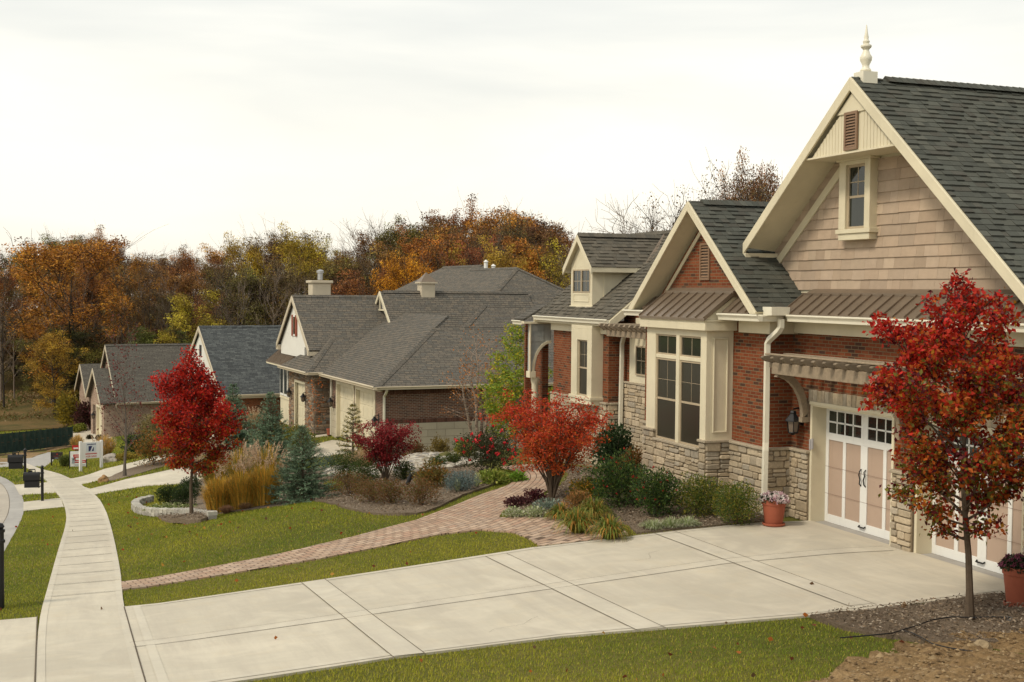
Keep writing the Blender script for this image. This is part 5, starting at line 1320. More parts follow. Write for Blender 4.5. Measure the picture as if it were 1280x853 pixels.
d_ = mpp(1212, 778); Hm = 452*d_
tree('maple_tree', 'slender maple with a red, orange and green crown in front of the second garage door', 'tree', 1212, 778, Hm, .055, 126*d_, lambda t: 122*d_*float(np.interp(t, [0, .1, .25, .4, .55, .7, .85, 1], [.45, .80, 1.0, .93, .68, .45, .24, .05])), 54, 22000, (.066, .066, .056), .074, maple_col(Hm, 122*d_, side=.5, dark=.12, shift=-.14), 8, twigs=8, twl=.32, up0=.26, trunk_to=.96, lv=(.62, 1.18))
# --- bare young tree with a few dark leaves
d_ = mpp(156, 596)
tree('young_tree', 'nearly bare young tree with wine-red leaf remnants beside the far driveway', 'tree', 156, 596, 140*d_, .07, 38*d_, lambda t: 30*d_*(1-.35*t), 22, 700, (.12, .12, .12), .10, lambda P, g, cl: np.array((.13, .03, .025))*g.uniform(.6, 1.6, (len(P), 1)), 12, 'barkgrey', twigs=7, twl=.5, up0=.7)
tree('young_tree', 'thin staked sapling with a few orange leaves in front of the stone garage', 'tree', 393, 556, 68*mpp(393, 556), .035, 18*mpp(393, 556), lambda t: 10*mpp(393, 556)*(1-.3*t), 10, 110, (.12, .12, .16), .11, lambda P, g, cl: np.array((.45, .13, .03))*g.uniform(.6, 1.3, (len(P), 1)), 14, 'barkgrey', twigs=3, up0=.8)
tree('young_tree', 'thin grey trunk standing just behind the scarlet maple', 'tree', 245, 607, 120*mpp(245, 607), .07, 60*mpp(245, 607), lambda t: 22*mpp(245, 607)*(1-.4*t), 14, 300, (.15, .15, .15), .12, lambda P, g, cl: np.array((.40, .10, .02))*g.uniform(.6, 1.3, (len(P), 1)), 15, 'barkgrey', twigs=4, up0=.7)
# --- japanese maple
def bushtree(name, label, px, py, W_, H_, stems, nleaf, size, colf, seed, bark='bark', flat=0.0, sig=.10, z0=.25, pos=None, spread=.9, twigs=5, cat='tree', r=.03, dome=.5):
    p = pos or gp(px, py); g = np.random.default_rng(seed); root = empty(name, p); tag(root, label, cat)
    mb = MB(); C = []
    for k in range(stems):
        az = k*2.4+g.normal()*.3; el = g.uniform(.5, 1.35); f = (k+.5)/stems
        rr_ = W_*.5*math.sqrt(f)*spread; hh = H_*(.62+.38*math.sqrt(max(0, 1-f*.85)))*g.uniform(.86, 1.0)
        tip = Vector((rr_*math.cos(az), rr_*math.sin(az), hh)); pts = []
        for i in range(6):
            t = i/5; q = Vector((tip.x*t**1.25, tip.y*t**1.25, tip.z*t**.85)); q += Vector((g.normal()*.03, g.normal()*.03, 0))*W_*t; pts.append(q)
        mb.tube(pts, [r*(1-.8*i/5) for i in range(6)], 5, cap=False)
        for j in range(twigs*2):
            a = g.uniform(1.6, 5); i = min(4, int(a)); q = pts[i].lerp(pts[i+1], a-i); az2 = g.uniform(0, 6.28); e2 = g.uniform(-.1, .9); L_ = W_*.17*g.uniform(.6, 1.3)
            pt2, _ = limb(mb, q, (math.cos(az2)*math.cos(e2), math.sin(az2)*math.cos(e2), math.sin(e2)), L_, r*.22, .003, g, 2, .2, .15, 3); C += [(pt2[-1], 1), (pt2[1], .6)]
        C.append((pts[-1], 1.2))
    mb.build('stems', M[bark], root, smooth=True, uv=False)
    C = [c for c in C if c[0].z > H_*z0]
    foliage(C, nleaf, (sig, sig, sig*(.8-.5*flat)), size, colf, g, 'crown', root, flat=flat)
    return root
def grad(lo, hi, H, hl=None, frac=.1):
    lo, hi = np.array(lo), np.array(hi)
    def f(P, g, cl):
        t = np.clip(P[:, 2]/H+g.normal(0, .15, len(P))+cl[:, 0]*.1, 0, 1)[:, None]; c = lo*(1-t)+hi*t
        if hl is not None: c = np.where(g.random(len(P))[:, None] < frac, np.array(hl), c)
        return c*g.uniform(.65, 1.25, (len(P), 1))
    return f
d_ = mpp(690, 628)
bushtree('burning_bush', 'wide vermilion burning bush beside the curve of the brick path', 690, 628, 144*d_, 130*d_, 24, 19000, .052, grad((.50, .11, .015), (.56, .055, .026), 130*d_, (.52, .15, .02), .12), 21, flat=.45, sig=.09, z0=.30, spread=.95, twigs=7, cat='shrub', r=.028)
d_ = mpp(482, 606)
bushtree('japanese_maple', 'small crimson japanese maple in the middle garden bed', 482, 606, 76*d_, 82*d_, 15, 11000, .052, grad((.26, .018, .016), (.33, .032, .038), 80*d_, (.10, .012, .016), .18), 22, flat=.6, sig=.09, z0=.12, spread=.95, twigs=6, r=.022)
# --- birch clump
pb = gp(601, 590); pb = Vector((onp(601, 575, 1, 45.5).x, 45.5, 0)); pb.z = float(terr(pb.x, pb.y)); db = depth(pb)/FP
g = np.random.default_rng(31); root = empty('river_birch', pb); tag(root, 'multi-stemmed birch clump with sparse orange leaves before the brown brick wall', 'tree')
C = []
for k, (dx, tx, hh) in enumerate(((-4, -14, 128), (0, -2, 150), (5, 8, 140), (9, 22, 120), (-9, -30, 105), (2, 30, 95))):
    mb = MB(); H_ = hh*db; a = Vector((dx*db, g.normal()*.1, 0)); b_ = Vector((tx*db, g.normal()*.5, H_)); pts = [a.lerp(b_, i/7)+Vector((g.normal()*.05, g.normal()*.05, 0))*(i > 0) for i in range(8)]
    mb.tube(pts, [.085*(1-.85*i/7) for i in range(8)], 6)
    for j in range(20):
        a_ = g.uniform(2.2, 7); i = min(6, int(a_)); q = pts[i].lerp(pts[i+1], a_-i); az = g.uniform(0, 6.28); e = g.uniform(.3, 1.0); L_ = g.uniform(.5, 1.25)
        p2, _ = limb(mb, q, (math.cos(az)*math.cos(e), math.sin(az)*math.cos(e), math.sin(e)), L_, .012, .004, g, 3, .1, .2, 3); C += [(p2[-1], 1), (p2[2], .6)]
    mb.build('stem', M['birch'], root, smooth=True, uv=False)
foliage(C, 900, (.12, .12, .14), .085, lambda P, g, cl: np.array((.52, .20, .05))*g.uniform(.6, 1.25, (len(P), 1)), g, 'leaves', root)
# --- yellow-green sapling
ps = onp(643, 560, 1, 42.0); ps.z = float(terr(ps.x, ps.y)); ds_ = depth(ps)/FP
tree('sapling', 'airy yellow-green sapling between the birch clump and the brick wing', 'tree', 0, 0, 162*ds_, .045, 22*ds_, lambda t: 50*ds_*(1-.8*t**1.3), 38, 8500, (.13, .13, .07), .12, lambda P, g, cl: np.where(g.random((len(P), 1)) < .30+.1*cl, np.array((.50, .42, .035)), np.array((.24, .33, .038)))*g.uniform(.7, 1.25, (len(P), 1)), 33, 'barkgrey', pos=ps, twigs=5, twl=.3, up0=.25, leafk=dict(aspect=.42, flat=.5))
# --- conifers
def conifer(name, label, px, py, H, W_, seed, lo, hi, dens=1.0, pos=None, twist=1.0, gap=0, nsz=.055, droop=.12, yl=None):
    p = pos or gp(px, py); g = np.random.default_rng(seed); root = empty(name, p); tag(root, label, 'tree')
    mb = MB(); mb.tube([(0, 0, -.1), (0, 0, H*.5), (0, 0, H)], [H*.02, H*.012, .004], 6)
    P = []; D = []; nl = int(11*H**.5*dens)+5
    for k in range(nl):
        t = (k+.3)/nl; z = H*(.04+.93*t); R_ = W_/2*(1-t)**.85+.05; nb = int(9 if t < .7 else 6)
        for j in range(nb):
            az = j*6.283/nb+k*1.3+g.normal()*.15; el = -.10+.75*t+g.normal()*.06; L = R_*g.uniform(.82, 1.1)
            d = Vector((math.cos(az)*math.cos(el), math.sin(az)*math.cos(el), math.sin(el))); a = Vector((0, 0, z)); pts = [a+d*L*s-Vector((0, 0, droop*L*s*s*(1-1.4*s))) for s in (0, .33, .66, 1)]
            mb.tube(pts, [.012, .009, .006, .003], 3, cap=False)
            m_ = int(max(5, L*26*dens))
            for i in range(m_):
                s = g.uniform(.15, 1.0); q = a+d*L*s-Vector((0, 0, droop*L*s*s*(1-1.4*s))); side = g.choice([-1, 1]); tl = L*.28*(1.15-s)*g.uniform(.5, 1.2)+.03
                az2 = az+side*g.uniform(.5, 1.1); dd = Vector((math.cos(az2), math.sin(az2), .12+g.normal()*.12)).normalized()
                mm_ = max(2, int(tl/.035))
                for u in range(mm_):
                    P.append(q+dd*tl*(u+g.random())/mm_); D.append(dd*.8+Vector((0, 0, .25)))
    P = np.array([tuple(v) for v in P]); D = np.array([tuple(v) for v in D])
    mb.build('trunk', M['bark'], root, uv=False)
    V, F = leaf_geo(P, nsz, g, aspect=.30, droop=-.05, D=D)
    V2, F2 = leaf_geo(P+g.normal(size=P.shape)*.015, nsz, g, aspect=.30, droop=-.05, D=D*.5)
    V = np.concatenate([V, V2]); F = np.concatenate([F, F2+len(V)//2])
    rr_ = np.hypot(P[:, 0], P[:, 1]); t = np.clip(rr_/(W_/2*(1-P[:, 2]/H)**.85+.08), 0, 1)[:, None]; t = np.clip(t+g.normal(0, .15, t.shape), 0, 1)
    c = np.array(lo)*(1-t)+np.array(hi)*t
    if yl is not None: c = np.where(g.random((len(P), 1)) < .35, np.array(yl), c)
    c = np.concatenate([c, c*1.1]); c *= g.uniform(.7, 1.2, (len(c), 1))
    np_mesh('needles', V, F, M['needle'], np.repeat(c, 4, 0), root); return root
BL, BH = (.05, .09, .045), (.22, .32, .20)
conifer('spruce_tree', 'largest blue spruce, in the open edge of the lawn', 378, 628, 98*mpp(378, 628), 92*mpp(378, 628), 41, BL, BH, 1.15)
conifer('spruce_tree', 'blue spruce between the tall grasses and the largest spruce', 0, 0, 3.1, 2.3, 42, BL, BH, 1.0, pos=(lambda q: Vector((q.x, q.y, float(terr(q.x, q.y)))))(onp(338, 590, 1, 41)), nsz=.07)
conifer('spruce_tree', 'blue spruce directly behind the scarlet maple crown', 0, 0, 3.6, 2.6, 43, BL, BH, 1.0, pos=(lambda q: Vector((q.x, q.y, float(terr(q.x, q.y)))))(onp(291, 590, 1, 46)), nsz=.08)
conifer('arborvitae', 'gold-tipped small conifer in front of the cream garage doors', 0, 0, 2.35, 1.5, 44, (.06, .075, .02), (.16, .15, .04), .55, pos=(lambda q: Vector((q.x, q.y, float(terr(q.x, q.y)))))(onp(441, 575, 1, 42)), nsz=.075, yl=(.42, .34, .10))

# --- shrubs
def shrub(name, label, px, py, wpx, hpx, n, size, cols, seed, cat='shrub', group=None, pos=None, lumps=.22, flowers=None, aspect=.6, stems=True, flat=0.0, shell=.5, sq=1.0, m=None, cdir=None):
    p = pos or gp(px, py); d = depth(p)/FP; W_, H_ = wpx*d, hpx*d; g = np.random.default_rng(seed)
    u = g.normal(size=(n, 3)); u /= np.linalg.norm(u, axis=1)[:, None]; u[:, 2] = np.abs(u[:, 2]) if flat else u[:, 2]
    off = g.uniform(0, 50); nz_ = np.array([noise.noise(Vector((a*1.9+off, b*1.9, c*1.9)))+.5*noise.noise(Vector((a*5+off, b*5, c*5))) for a, b, c in u])
    r = (g.random(n)**shell)*(1+lumps*nz_*1.6)
    r = np.where(g.random(n) < .04, r*g.uniform(1.0, 1.16, n), r)
    P = u*r[:, None]*np.array((W_/2, W_/2*sq, H_/2))+np.array((0, 0, H_*.5)); P = P[P[:, 2] > 0]; u = u[:len(P)]
    n = len(P)
    V, F = leaf_geo(P, size, g, aspect=aspect, droop=-.15, D=(P-np.array((0, 0, H_*.25)))*np.array((1, 1, .8))/max(W_, H_)*1.6)
    c = np.array(cols)[g.integers(0, len(cols), n)]*g.uniform(.7, 1.25, (n, 1))
    o = np_mesh(name, V, F, m or M['leaf'], np.repeat(c, 4, 0), None, loc=p); tag(o, label, cat, group)
    if stems:
        mb = MB()
        for k in range(9):
            az = g.uniform(0, 6.28); rr_ = g.uniform(.2, .85); mb.tube([(0, 0, -.03), (W_*.18*rr_*math.cos(az), W_*.18*rr_*math.sin(az), H_*.35), (W_*.4*rr_*math.cos(az), W_*.4*rr_*math.sin(az), H_*.75)], [.014, .009, .004], 4)
        mb.build('stems', M['bark'], o, uv=False)
    if flowers:
        nf, fs, fc = flowers; k = g.choice(n, nf, replace=False); Q = P[k]*np.array((1.04, 1.04, 1.04)); Q = Q[(Q[:, 2] > H_*.3)]
        Q = np.repeat(Q, 14, 0)+g.normal(size=(len(Q)*14, 3))*fs*.3; V, F = leaf_geo(Q, fs, g, aspect=.9)
        cc = np.array(fc)*g.uniform(.75, 1.2, (len(Q), 1)); np_mesh('flowers' if fs > .05 else 'berries', V, F, M['petal'], np.repeat(cc, 4, 0), o)['kind'] = 'stuff'
    return o
DG = [(.035, .065, .022), (.05, .085, .03), (.028, .05, .02)]
GR = [(.075, .14, .03), (.10, .16, .035), (.055, .10, .022), (.13, .17, .035)]
YG = [(.26, .25, .035), (.20, .20, .03), (.34, .27, .045), (.14, .16, .025)]
BR = [(.20, .095, .04), (.26, .125, .05), (.15, .07, .03), (.18, .12, .04)]
def at_y(px, y, dz=0): q = onp(px, 500, 1, y); return Vector((q.x, q.y, float(terr(q.x, q.y))))
shrub('evergreen_shrub', 'dark green broadleaf shrub against the wing wall under its window', 0, 0, 52, 62, 4200, .075, DG, 51, pos=at_y(768, 28.6))
shrub('barberry_shrub', 'small bronze-orange shrub in the corner of the recess beside the bay', 0, 0, 34, 44, 1700, .06, [(.30, .12, .03), (.22, .10, .03), (.15, .12, .03)], 52, pos=at_y(792, 26.6))
shrub('holly_shrub', 'largest dark green shrub with tiny red berries below the burning bush', 772, 636, 76, 66, 7500, .050, GR+DG, 53, flowers=(60, .022, (.45, .02, .02)), lumps=.3)
shrub('holly_shrub', 'upright dark green shrub with red berries in front of the bay base', 822, 648, 60, 62, 6000, .048, GR+DG, 54, flowers=(45, .022, (.45, .02, .02)), lumps=.3)
shrub('boxwood_shrub', 'yellow-green rounded shrub under the bay panel, left of the last shrub', 874, 648, 62, 54, 6500, .038, YG+GR, 55, lumps=.28)
shrub('boxwood_shrub', 'low yellow-green shrub nearest the pot of pale mums', 920, 658, 56, 56, 6500, .036, YG+GR, 56, lumps=.25)
shrub('rose_bush', 'rose bush with bright red blooms left of the burning bush', 0, 0, 78, 62, 6000, .055, [(.045, .06, .025), (.07, .085, .03), (.06, .05, .025)], 57, pos=at_y(612, 31.6), flowers=(62, .055, (.85, .03, .05)), lumps=.3)
shrub('juniper_shrub', 'low silver-blue juniper beside the mulch edge', 576, 616, 44, 26, 3600, .05, [(.17, .23, .22), (.12, .17, .16), (.22, .28, .27)], 58, aspect=.3)
shrub('hosta_plant', 'yellow-green hosta at the corner of the mulch bed by the path', 617, 606, 42, 17, 700, .10, [(.25, .30, .05), (.18, .24, .04), (.36, .36, .08)], 59, cat='plant', stems=False, lumps=.1)
shrub('hosta_plant', 'small bright green perennial left of the burning bush', 648, 603, 20, 13, 420, .075, [(.20, .34, .04), (.16, .28, .03)], 60, cat='plant', stems=False, lumps=.1)
# front row of low bronze shrubs
for i, (px, py, w_, h_, lb) in enumerate(((438, 622, 54, 34, 'leftmost bronze mound of the bed edge'), (463, 630, 50, 32, 'second bronze mound along the bed edge'), (489, 632, 46, 34, 'bronze mound below the crimson maple'), (527, 634, 50, 36, 'rightmost bronze mound beside the path'))):
    shrub('spirea_shrub', 'low brown-bronze shrub, '+lb, px, py, w_, h_, 3200, .035, BR+[(.12, .13, .03)], 70+i, group='bronze mounds along the front of the bed', lumps=.2)
shrub('boxwood_ball', 'taller clipped green ball left of the crimson maple', 432, 606, 42, 44, 3600, .04, [(.05, .085, .02), (.08, .11, .025), (.035, .06, .015)], 75, lumps=.1)
shrub('boxwood_ball', 'clipped green ball next to the crimson maple stems', 456, 610, 42, 38, 3400, .04, [(.05, .085, .02), (.08, .11, .025)], 76, lumps=.1)
shrub('boxwood_ball', 'clipped green ball right of the crimson maple stems', 505, 602, 28, 26, 2400, .04, [(.05, .085, .02), (.08, .11, .025)], 77, lumps=.1)
shrub('gold_shrub', 'olive and gold shrub behind the black spotlight', 540, 613, 50, 34, 3600, .055, [(.25, .18, .04), (.15, .14, .03), (.30, .13, .03), (.12, .10, .03)], 78, lumps=.4, shell=.7)
shrub('gold_shrub', 'small gold shrub at the foot of the concrete block wall', 0, 0, 26, 24, 1400, .07, [(.28, .20, .05), (.18, .13, .04)], 79, pos=at_y(551, 44), lumps=.4)
shrub('brown_shrub', 'rusty shrub at the left end of the concrete block wall', 0, 0, 26, 20, 1200, .07, [(.20, .10, .04), (.15, .10, .04)], 80, pos=at_y(521, 44.5), lumps=.4)
shrub('green_shrub', 'green shrub at the foot of the birch clump', 0, 0, 30, 22, 1500, .07, GR, 81, pos=at_y(582, 44.3))
shrub('green_shrub', 'yellow-green shrub left of the rose bush', 0, 0, 26, 26, 1500, .06, YG, 82, pos=at_y(581, 36.5))
shrub('boxwood_ball', 'small green ball in front of the pebble bed', 0, 0, 22, 20, 1500, .045, [(.05, .085, .02), (.08, .11, .025)], 83, pos=at_y(547, 35.2), lumps=.1)
shrub('boxwood_ball', 'second small green ball right of the pebble bed', 0, 0, 20, 18, 1400, .045, [(.06, .09, .02), (.10, .12, .025)], 84, pos=at_y(566, 35.6), lumps=.1)
shrub('juniper_shrub', 'spreading blue-green juniper behind the largest spruce', 0, 0, 44, 22, 1800, .06, [(.12, .18, .16), (.08, .13, .11)], 85, pos=at_y(412, 43), aspect=.3)
shrub('gold_shrub', 'yellow low plant at the foot of the largest spruce', 418, 616, 28, 16, 900, .05, [(.30, .28, .04), (.20, .22, .03)], 86, cat='plant')
for i, (px, py, w_, h_, lb) in enumerate(((210, 631, 30, 25, 'left'), (230, 635, 32, 30, 'front'), (238, 622, 30, 26, 'rear'))):
    shrub('boxwood_ball', 'clipped dark green ball behind the stone retaining wall, the %s one of three' % lb, px, py, w_, h_, 2600, .045, [(.03, .055, .015), (.05, .075, .018), (.025, .042, .012)], 88+i, lumps=.08, group='clipped balls behind the low stone wall')
shrub('variegated_groundcover', 'pale variegated ground cover inside the low stone wall', 214, 640, 62, 9, 1500, .06, [(.40, .42, .20), (.22, .27, .08), (.12, .16, .04)], 91, cat='plant', stems=False)
shrub('viburnum_shrub', 'orange and olive shrub at the end of the far driveway strip', 192, 582, 52, 44, 3200, .10, [(.28, .12, .03), (.18, .14, .03), (.34, .16, .03), (.10, .10, .03)], 92, lumps=.35, shell=.7)
shrub('viburnum_shrub', 'rust-coloured shrub under the lower right of the scarlet maple', 226, 580, 60, 42, 3200, .10, [(.24, .10, .03), (.14, .12, .03), (.32, .12, .03)], 93, lumps=.35, shell=.7)
shrub('orange_shrub', 'orange-leaved shrub between the two rear spruces', 0, 0, 46, 50, 3000, .09, [(.28, .12, .03), (.15, .15, .03), (.32, .10, .02)], 94, pos=at_y(318, 47.5), lumps=.4, shell=.7)
shrub('orange_shrub', 'golden-orange shrub beside the stone garage', 0, 0, 44, 34, 2400, .10, [(.40, .22, .05), (.28, .18, .05), (.16, .15, .04)], 95, pos=at_y(352, 55), lumps=.4)
shrub('green_shrub', 'green shrub in front of the stone garage door', 0, 0, 50, 36, 2600, .10, [(.15, .17, .03), (.24, .20, .04), (.08, .11, .02)], 96, pos=at_y(372, 53), lumps=.35)
shrub('burgundy_shrub', 'low burgundy shrub left of the curved far driveway', 0, 0, 28, 15, 1100, .10, [(.12, .02, .03), (.08, .02, .02)], 97, pos=at_y(309, 62), lumps=.3)
shrub('burgundy_shrub', 'burgundy shrub beside the white gable block', 0, 0, 24, 14, 1100, .10, [(.16, .02, .04), (.10, .02, .03)], 98, pos=at_y(333, 66), lumps=.3)
shrub('yellow_shrub', 'tall golden shrub on the edge of the dark woods', 0, 0, 30, 42, 2600, .20, [(.36, .26, .03), (.26, .20, .03), (.18, .15, .03)], 99, pos=at_y(85, 99), lumps=.3)
shrub('burgundy_shrub', 'dark maroon shrub at the wall of the farthest house', 0, 0, 26, 34, 1500, .2, [(.10, .03, .03), (.06, .03, .02)], 100, pos=at_y(106, 97), lumps=.3)
shrub('yellow_shrub', 'low yellow-green shrub in the far curved border', 0, 0, 16, 9, 700, .14, [(.26, .26, .04)], 101, pos=at_y(93, 95), lumps=.2)
shrub('yellow_shrub', 'second low yellow shrub in the far curved border', 0, 0, 14, 9, 700, .14, [(.22, .24, .04)], 102, pos=at_y(101, 96), lumps=.2)
for i, (px, y, w_, h_) in enumerate(((112, 88, 7, 5), (124, 86, 9, 6))):
    shrub('small_shrub', 'small dark shrub at the edge of the farthest driveway, the %s one' % ('left', 'right')[i], 0, 0, w_, h_, 500, .1, [(.05, .05, .02), (.08, .06, .03)], 103+i, pos=at_y(px, y))
shrub('green_shrub', 'dark green shrub right of the nearly bare young tree', 0, 0, 34, 24, 1800, .12, DG, 105, pos=at_y(172, 66), lumps=.3)
shrub('tan_shrub', 'dry tan shrub against the pink brick wall', 0, 0, 46, 40, 2200, .14, [(.28, .22, .10), (.20, .18, .07), (.34, .26, .12)], 106, pos=at_y(192, 72), lumps=.3)
shrub('gold_groundcover', 'long low golden plant beside the pale boulder', 0, 0, 26, 9, 1200, .09, [(.36, .26, .04), (.28, .22, .04)], 107, pos=at_y(158, 63), cat='plant')
shrub('green_shrub', 'small spiky green shrub behind the short dark sign', 0, 0, 14, 14, 900, .10, [(.10, .13, .03), (.15, .17, .04)], 108, pos=at_y(81, 64))
# --- grasses
def blades(name, label, px, py, wpx, hpx, n, wd, cols, seed, fan=.9, pos=None, cat='ornamental grass', group=None, curve=1.0, plume=None, parent=None, ex=.95, bs=.09):
    p = pos or gp(px, py); d = depth(p)/FP; W_, H_ = wpx*d, hpx*d; g = np.random.default_rng(seed); S = 5
    az = g.uniform(0, 2*math.pi, n); rad = np.sqrt(g.random(n))*W_*.5*fan; hh = H_*g.uniform(.55, 1.0, n)*(1-.45*np.minimum(1, rad/(W_/2))**2)
    b0 = g.random(n)*W_*bs; bx = np.cos(az)*b0; by_ = np.sin(az)*b0; rad = np.maximum(rad-b0, .02)
    t = np.linspace(0, 1, S)[None]
    out = rad[:, None]*(t**ex); zz = hh[:, None]*(np.sin(t*math.pi/2*(1.0+.28*curve*(rad/(W_/2))[:, None])))
    X_ = bx[:, None]+np.cos(az)[:, None]*out; Y_ = by_[:, None]+np.sin(az)[:, None]*out
    wv = wd*g.uniform(.6, 1.2, n)[:, None]*(1-t**2*.9); sx_, sy_ = -np.sin(az+g.normal(0, .6, n))[:, None], np.cos(az)[:, None]
    A = np.stack([X_-sx_*wv/2, Y_-sy_*wv/2, zz], -1); B = np.stack([X_+sx_*wv/2, Y_+sy_*wv/2, zz], -1)
    V = np.stack([A, B], 2).reshape(n, S*2, 3); base = (np.arange(n)*S*2)[:, None, None]; q = np.array([[2*i, 2*i+1, 2*i+3, 2*i+2] for i in range(S-1)])[None]
    F = (base+q).reshape(-1, 4); c = np.array(cols)[g.integers(0, len(cols), n)]*g.uniform(.7, 1.25, (n, 1)); c = np.repeat(c, S*2, 0)
    o = np_mesh(name, V.reshape(-1, 3), F, M['blade'], c, None, loc=p); tag(o, label, cat, group)
    if plume:
        npl, ps_, pc = plume; k = g.choice(n, npl, replace=False); Q = []; D = []
        for i in k:
            tip = np.array((X_[i, -1], Y_[i, -1], zz[i, -1])); dr_ = np.array((np.cos(az[i])*.35, np.sin(az[i])*.35, 1.0)); dr_ /= np.linalg.norm(dr_)
            for j in range(26): s = g.random(); Q.append(tip+dr_*ps_*(s-.2)+g.normal(size=3)*ps_*.07*(1-abs(s-.4))); D.append(dr_)
        Q = np.array(Q); V, F = leaf_geo(Q, ps_*.28, g, aspect=.25, D=np.array(D), droop=0); cc = np.array(pc)[g.integers(0, len(pc), len(Q))]*g.uniform(.8, 1.2, (len(Q), 1)); np_mesh('plumes', V, F, M['blade'], np.repeat(cc, 4, 0), o)['kind'] = 'stuff'
    return o
OG = [(.78, .42, .06), (.66, .38, .06), (.52, .34, .06), (.85, .50, .08), (.34, .30, .06)]
TG = [(.55, .38, .20), (.45, .31, .16), (.62, .46, .27)]
PLC = [(.62, .44, .29), (.52, .37, .25), (.70, .54, .38)]
GG = 'orange fountain grass clumps beside the red maple'
blades('fountain_grass', 'orange fountain grass clump nearest the maple trunk', 276, 641, 66, 50, 2300, .013, OG, 120, group=GG, bs=.24)
blades('fountain_grass', 'orange fountain grass clump in the middle of the row', 304, 637, 66, 54, 2300, .013, OG, 121, group=GG, bs=.24)
blades('fountain_grass', 'orange fountain grass clump touching the largest spruce', 331, 633, 64, 56, 2300, .013, OG, 122, group=GG, bs=.24)
g_ = 'beige plume grasses behind the orange clumps'
for i, (px, y, lb) in enumerate(((268, 39.5, 'leftmost'), (300, 38.5, 'middle'), (333, 37.5, 'rightmost'))):
    blades('plume_grass', 'beige feathered plume grass, %s behind the orange clumps' % lb, 0, 0, 56, 66, 900, .012, OG+GR, 124+i, pos=at_y(px, y), plume=(70, .30, PLC), group=g_, fan=1.0)
blades('dwarf_fountain_grass', 'small reddish-tan grass tuft below the middle orange clump', 283, 643, 28, 13, 700, .008, [(.38, .20, .11), (.44, .26, .15)], 130)
blades('dwarf_fountain_grass', 'small tan grass tuft nearest the lawn crest below the spruce', 307, 638, 28, 11, 700, .008, [(.40, .24, .12), (.46, .30, .16)], 131)
blades('dry_grass', 'dry tan grass mass behind the green balls of the middle bed', 0, 0, 56, 34, 1400, .012, TG, 132, pos=at_y(455, 39.5), plume=(60, .16, PLC))
for i, (px, y, w_, h_) in enumerate(((282, 66, 40, 34), (316, 68, 40, 30))):
    blades('dry_grass', 'dry brown feather grass in front of the blue-grey roofed house, the %s clump' % ('left', 'right')[i], 0, 0, w_, h_, 900, .02, TG+[(.2, .17, .07)], 133+i, pos=at_y(px, y), plume=(40, .3, PLC))
blades('dry_grass', 'brown and orange grass clump right of the white sale sign', 0, 0, 40, 34, 1200, .02, TG+OG, 136, pos=at_y(131, 66), plume=(30, .25, PLC))
blades('dry_grass', 'brown grass clump hiding the edge of the dark screen fence', 0, 0, 26, 24, 900, .02, TG+OG, 137, pos=at_y(96, 77))
DL = [(.16, .21, .04), (.22, .26, .05), (.12, .17, .03), (.50, .24, .05), (.34, .26, .06), (.18, .22, .04)]
for i, (px, py, w_, h_, lb) in enumerate(((722, 668, 56, 40, 'left of the pair by the paved fork'), (762, 676, 52, 38, 'at the driveway end of the paved fork'), (742, 652, 50, 36, 'rear clump below the large holly'), (700, 650, 36, 24, 'under the burning bush'))):
    blades('daylily_clump', 'green and orange strappy daylily clump '+lb, px, py, w_, h_, 420, .022, DL, 140+i, cat='plant', curve=2.7, fan=1.3, ex=.85, bs=.10, group='daylily clumps beside the path fork')
VG = [(.50, .52, .34), (.36, .42, .20), (.58, .58, .42), (.24, .30, .10)]
for i, (px, py, lb) in enumerate(((816, 664, 'left'), (838, 662, 'middle'), (860, 660, 'right'))):
    blades('liriope_clump', 'cream-striped grass tuft at the driveway edge, the %s of three' % lb, px, py, 36, 18, 320, .014, VG, 146+i, cat='plant', curve=1.8, fan=1.2, ex=.8, bs=.15, group='cream-striped tufts at the driveway edge')
for i, (px, py, lb) in enumerate(((572, 617, 'left'), (596, 611, 'right'))):
    blades('yucca_plant', 'upright cream-striped yucca by the mulch bed edge, the %s one' % lb, px, py, 17, 25, 60, .035, [(.60, .60, .36), (.45, .50, .25)], 150+i, cat='plant', curve=.6)
for i, (px, py, w_, h_, c, lb) in enumerate(((642, 648, 26, 13, VG, 'yellow-green tuft at the tip of the paved fork'), (668, 648, 30, 14, VG, 'yellow-green tuft right of the fork tip'), (684, 640, 34, 16, [(.20, .26, .20), (.26, .32, .26)], 'grey-green low perennial under the burning bush'))):
    shrub('perennial_plant', lb, px, py, w_, h_, 600, .05, c, 154+i, cat='plant', stems=False)
shrub('heuchera_plant', 'low dark purple foliage at the path side of the burning bush', 648, 635, 34, 14, 700, .06, [(.07, .025, .03), (.10, .03, .03)], 158, cat='plant', stems=False)
shrub('heuchera_plant', 'taller dark purple foliage below the left side of the burning bush', 668, 630, 26, 20, 600, .06, [(.07, .02, .03), (.12, .03, .03)], 159, cat='plant', stems=False)
shrub('dry_hydrangea', 'dry orange-tan flower head shrub behind the daylilies', 722, 640, 34, 28, 1400, .05, [(.48, .24, .08), (.40, .20, .08), (.24, .18, .06)], 160, lumps=.35)
shrub('green_shrub', 'yellow-green foliage between the burning bush and the large holly', 735, 625, 44, 26, 1800, .06, YG+OG[:1], 161, lumps=.3)

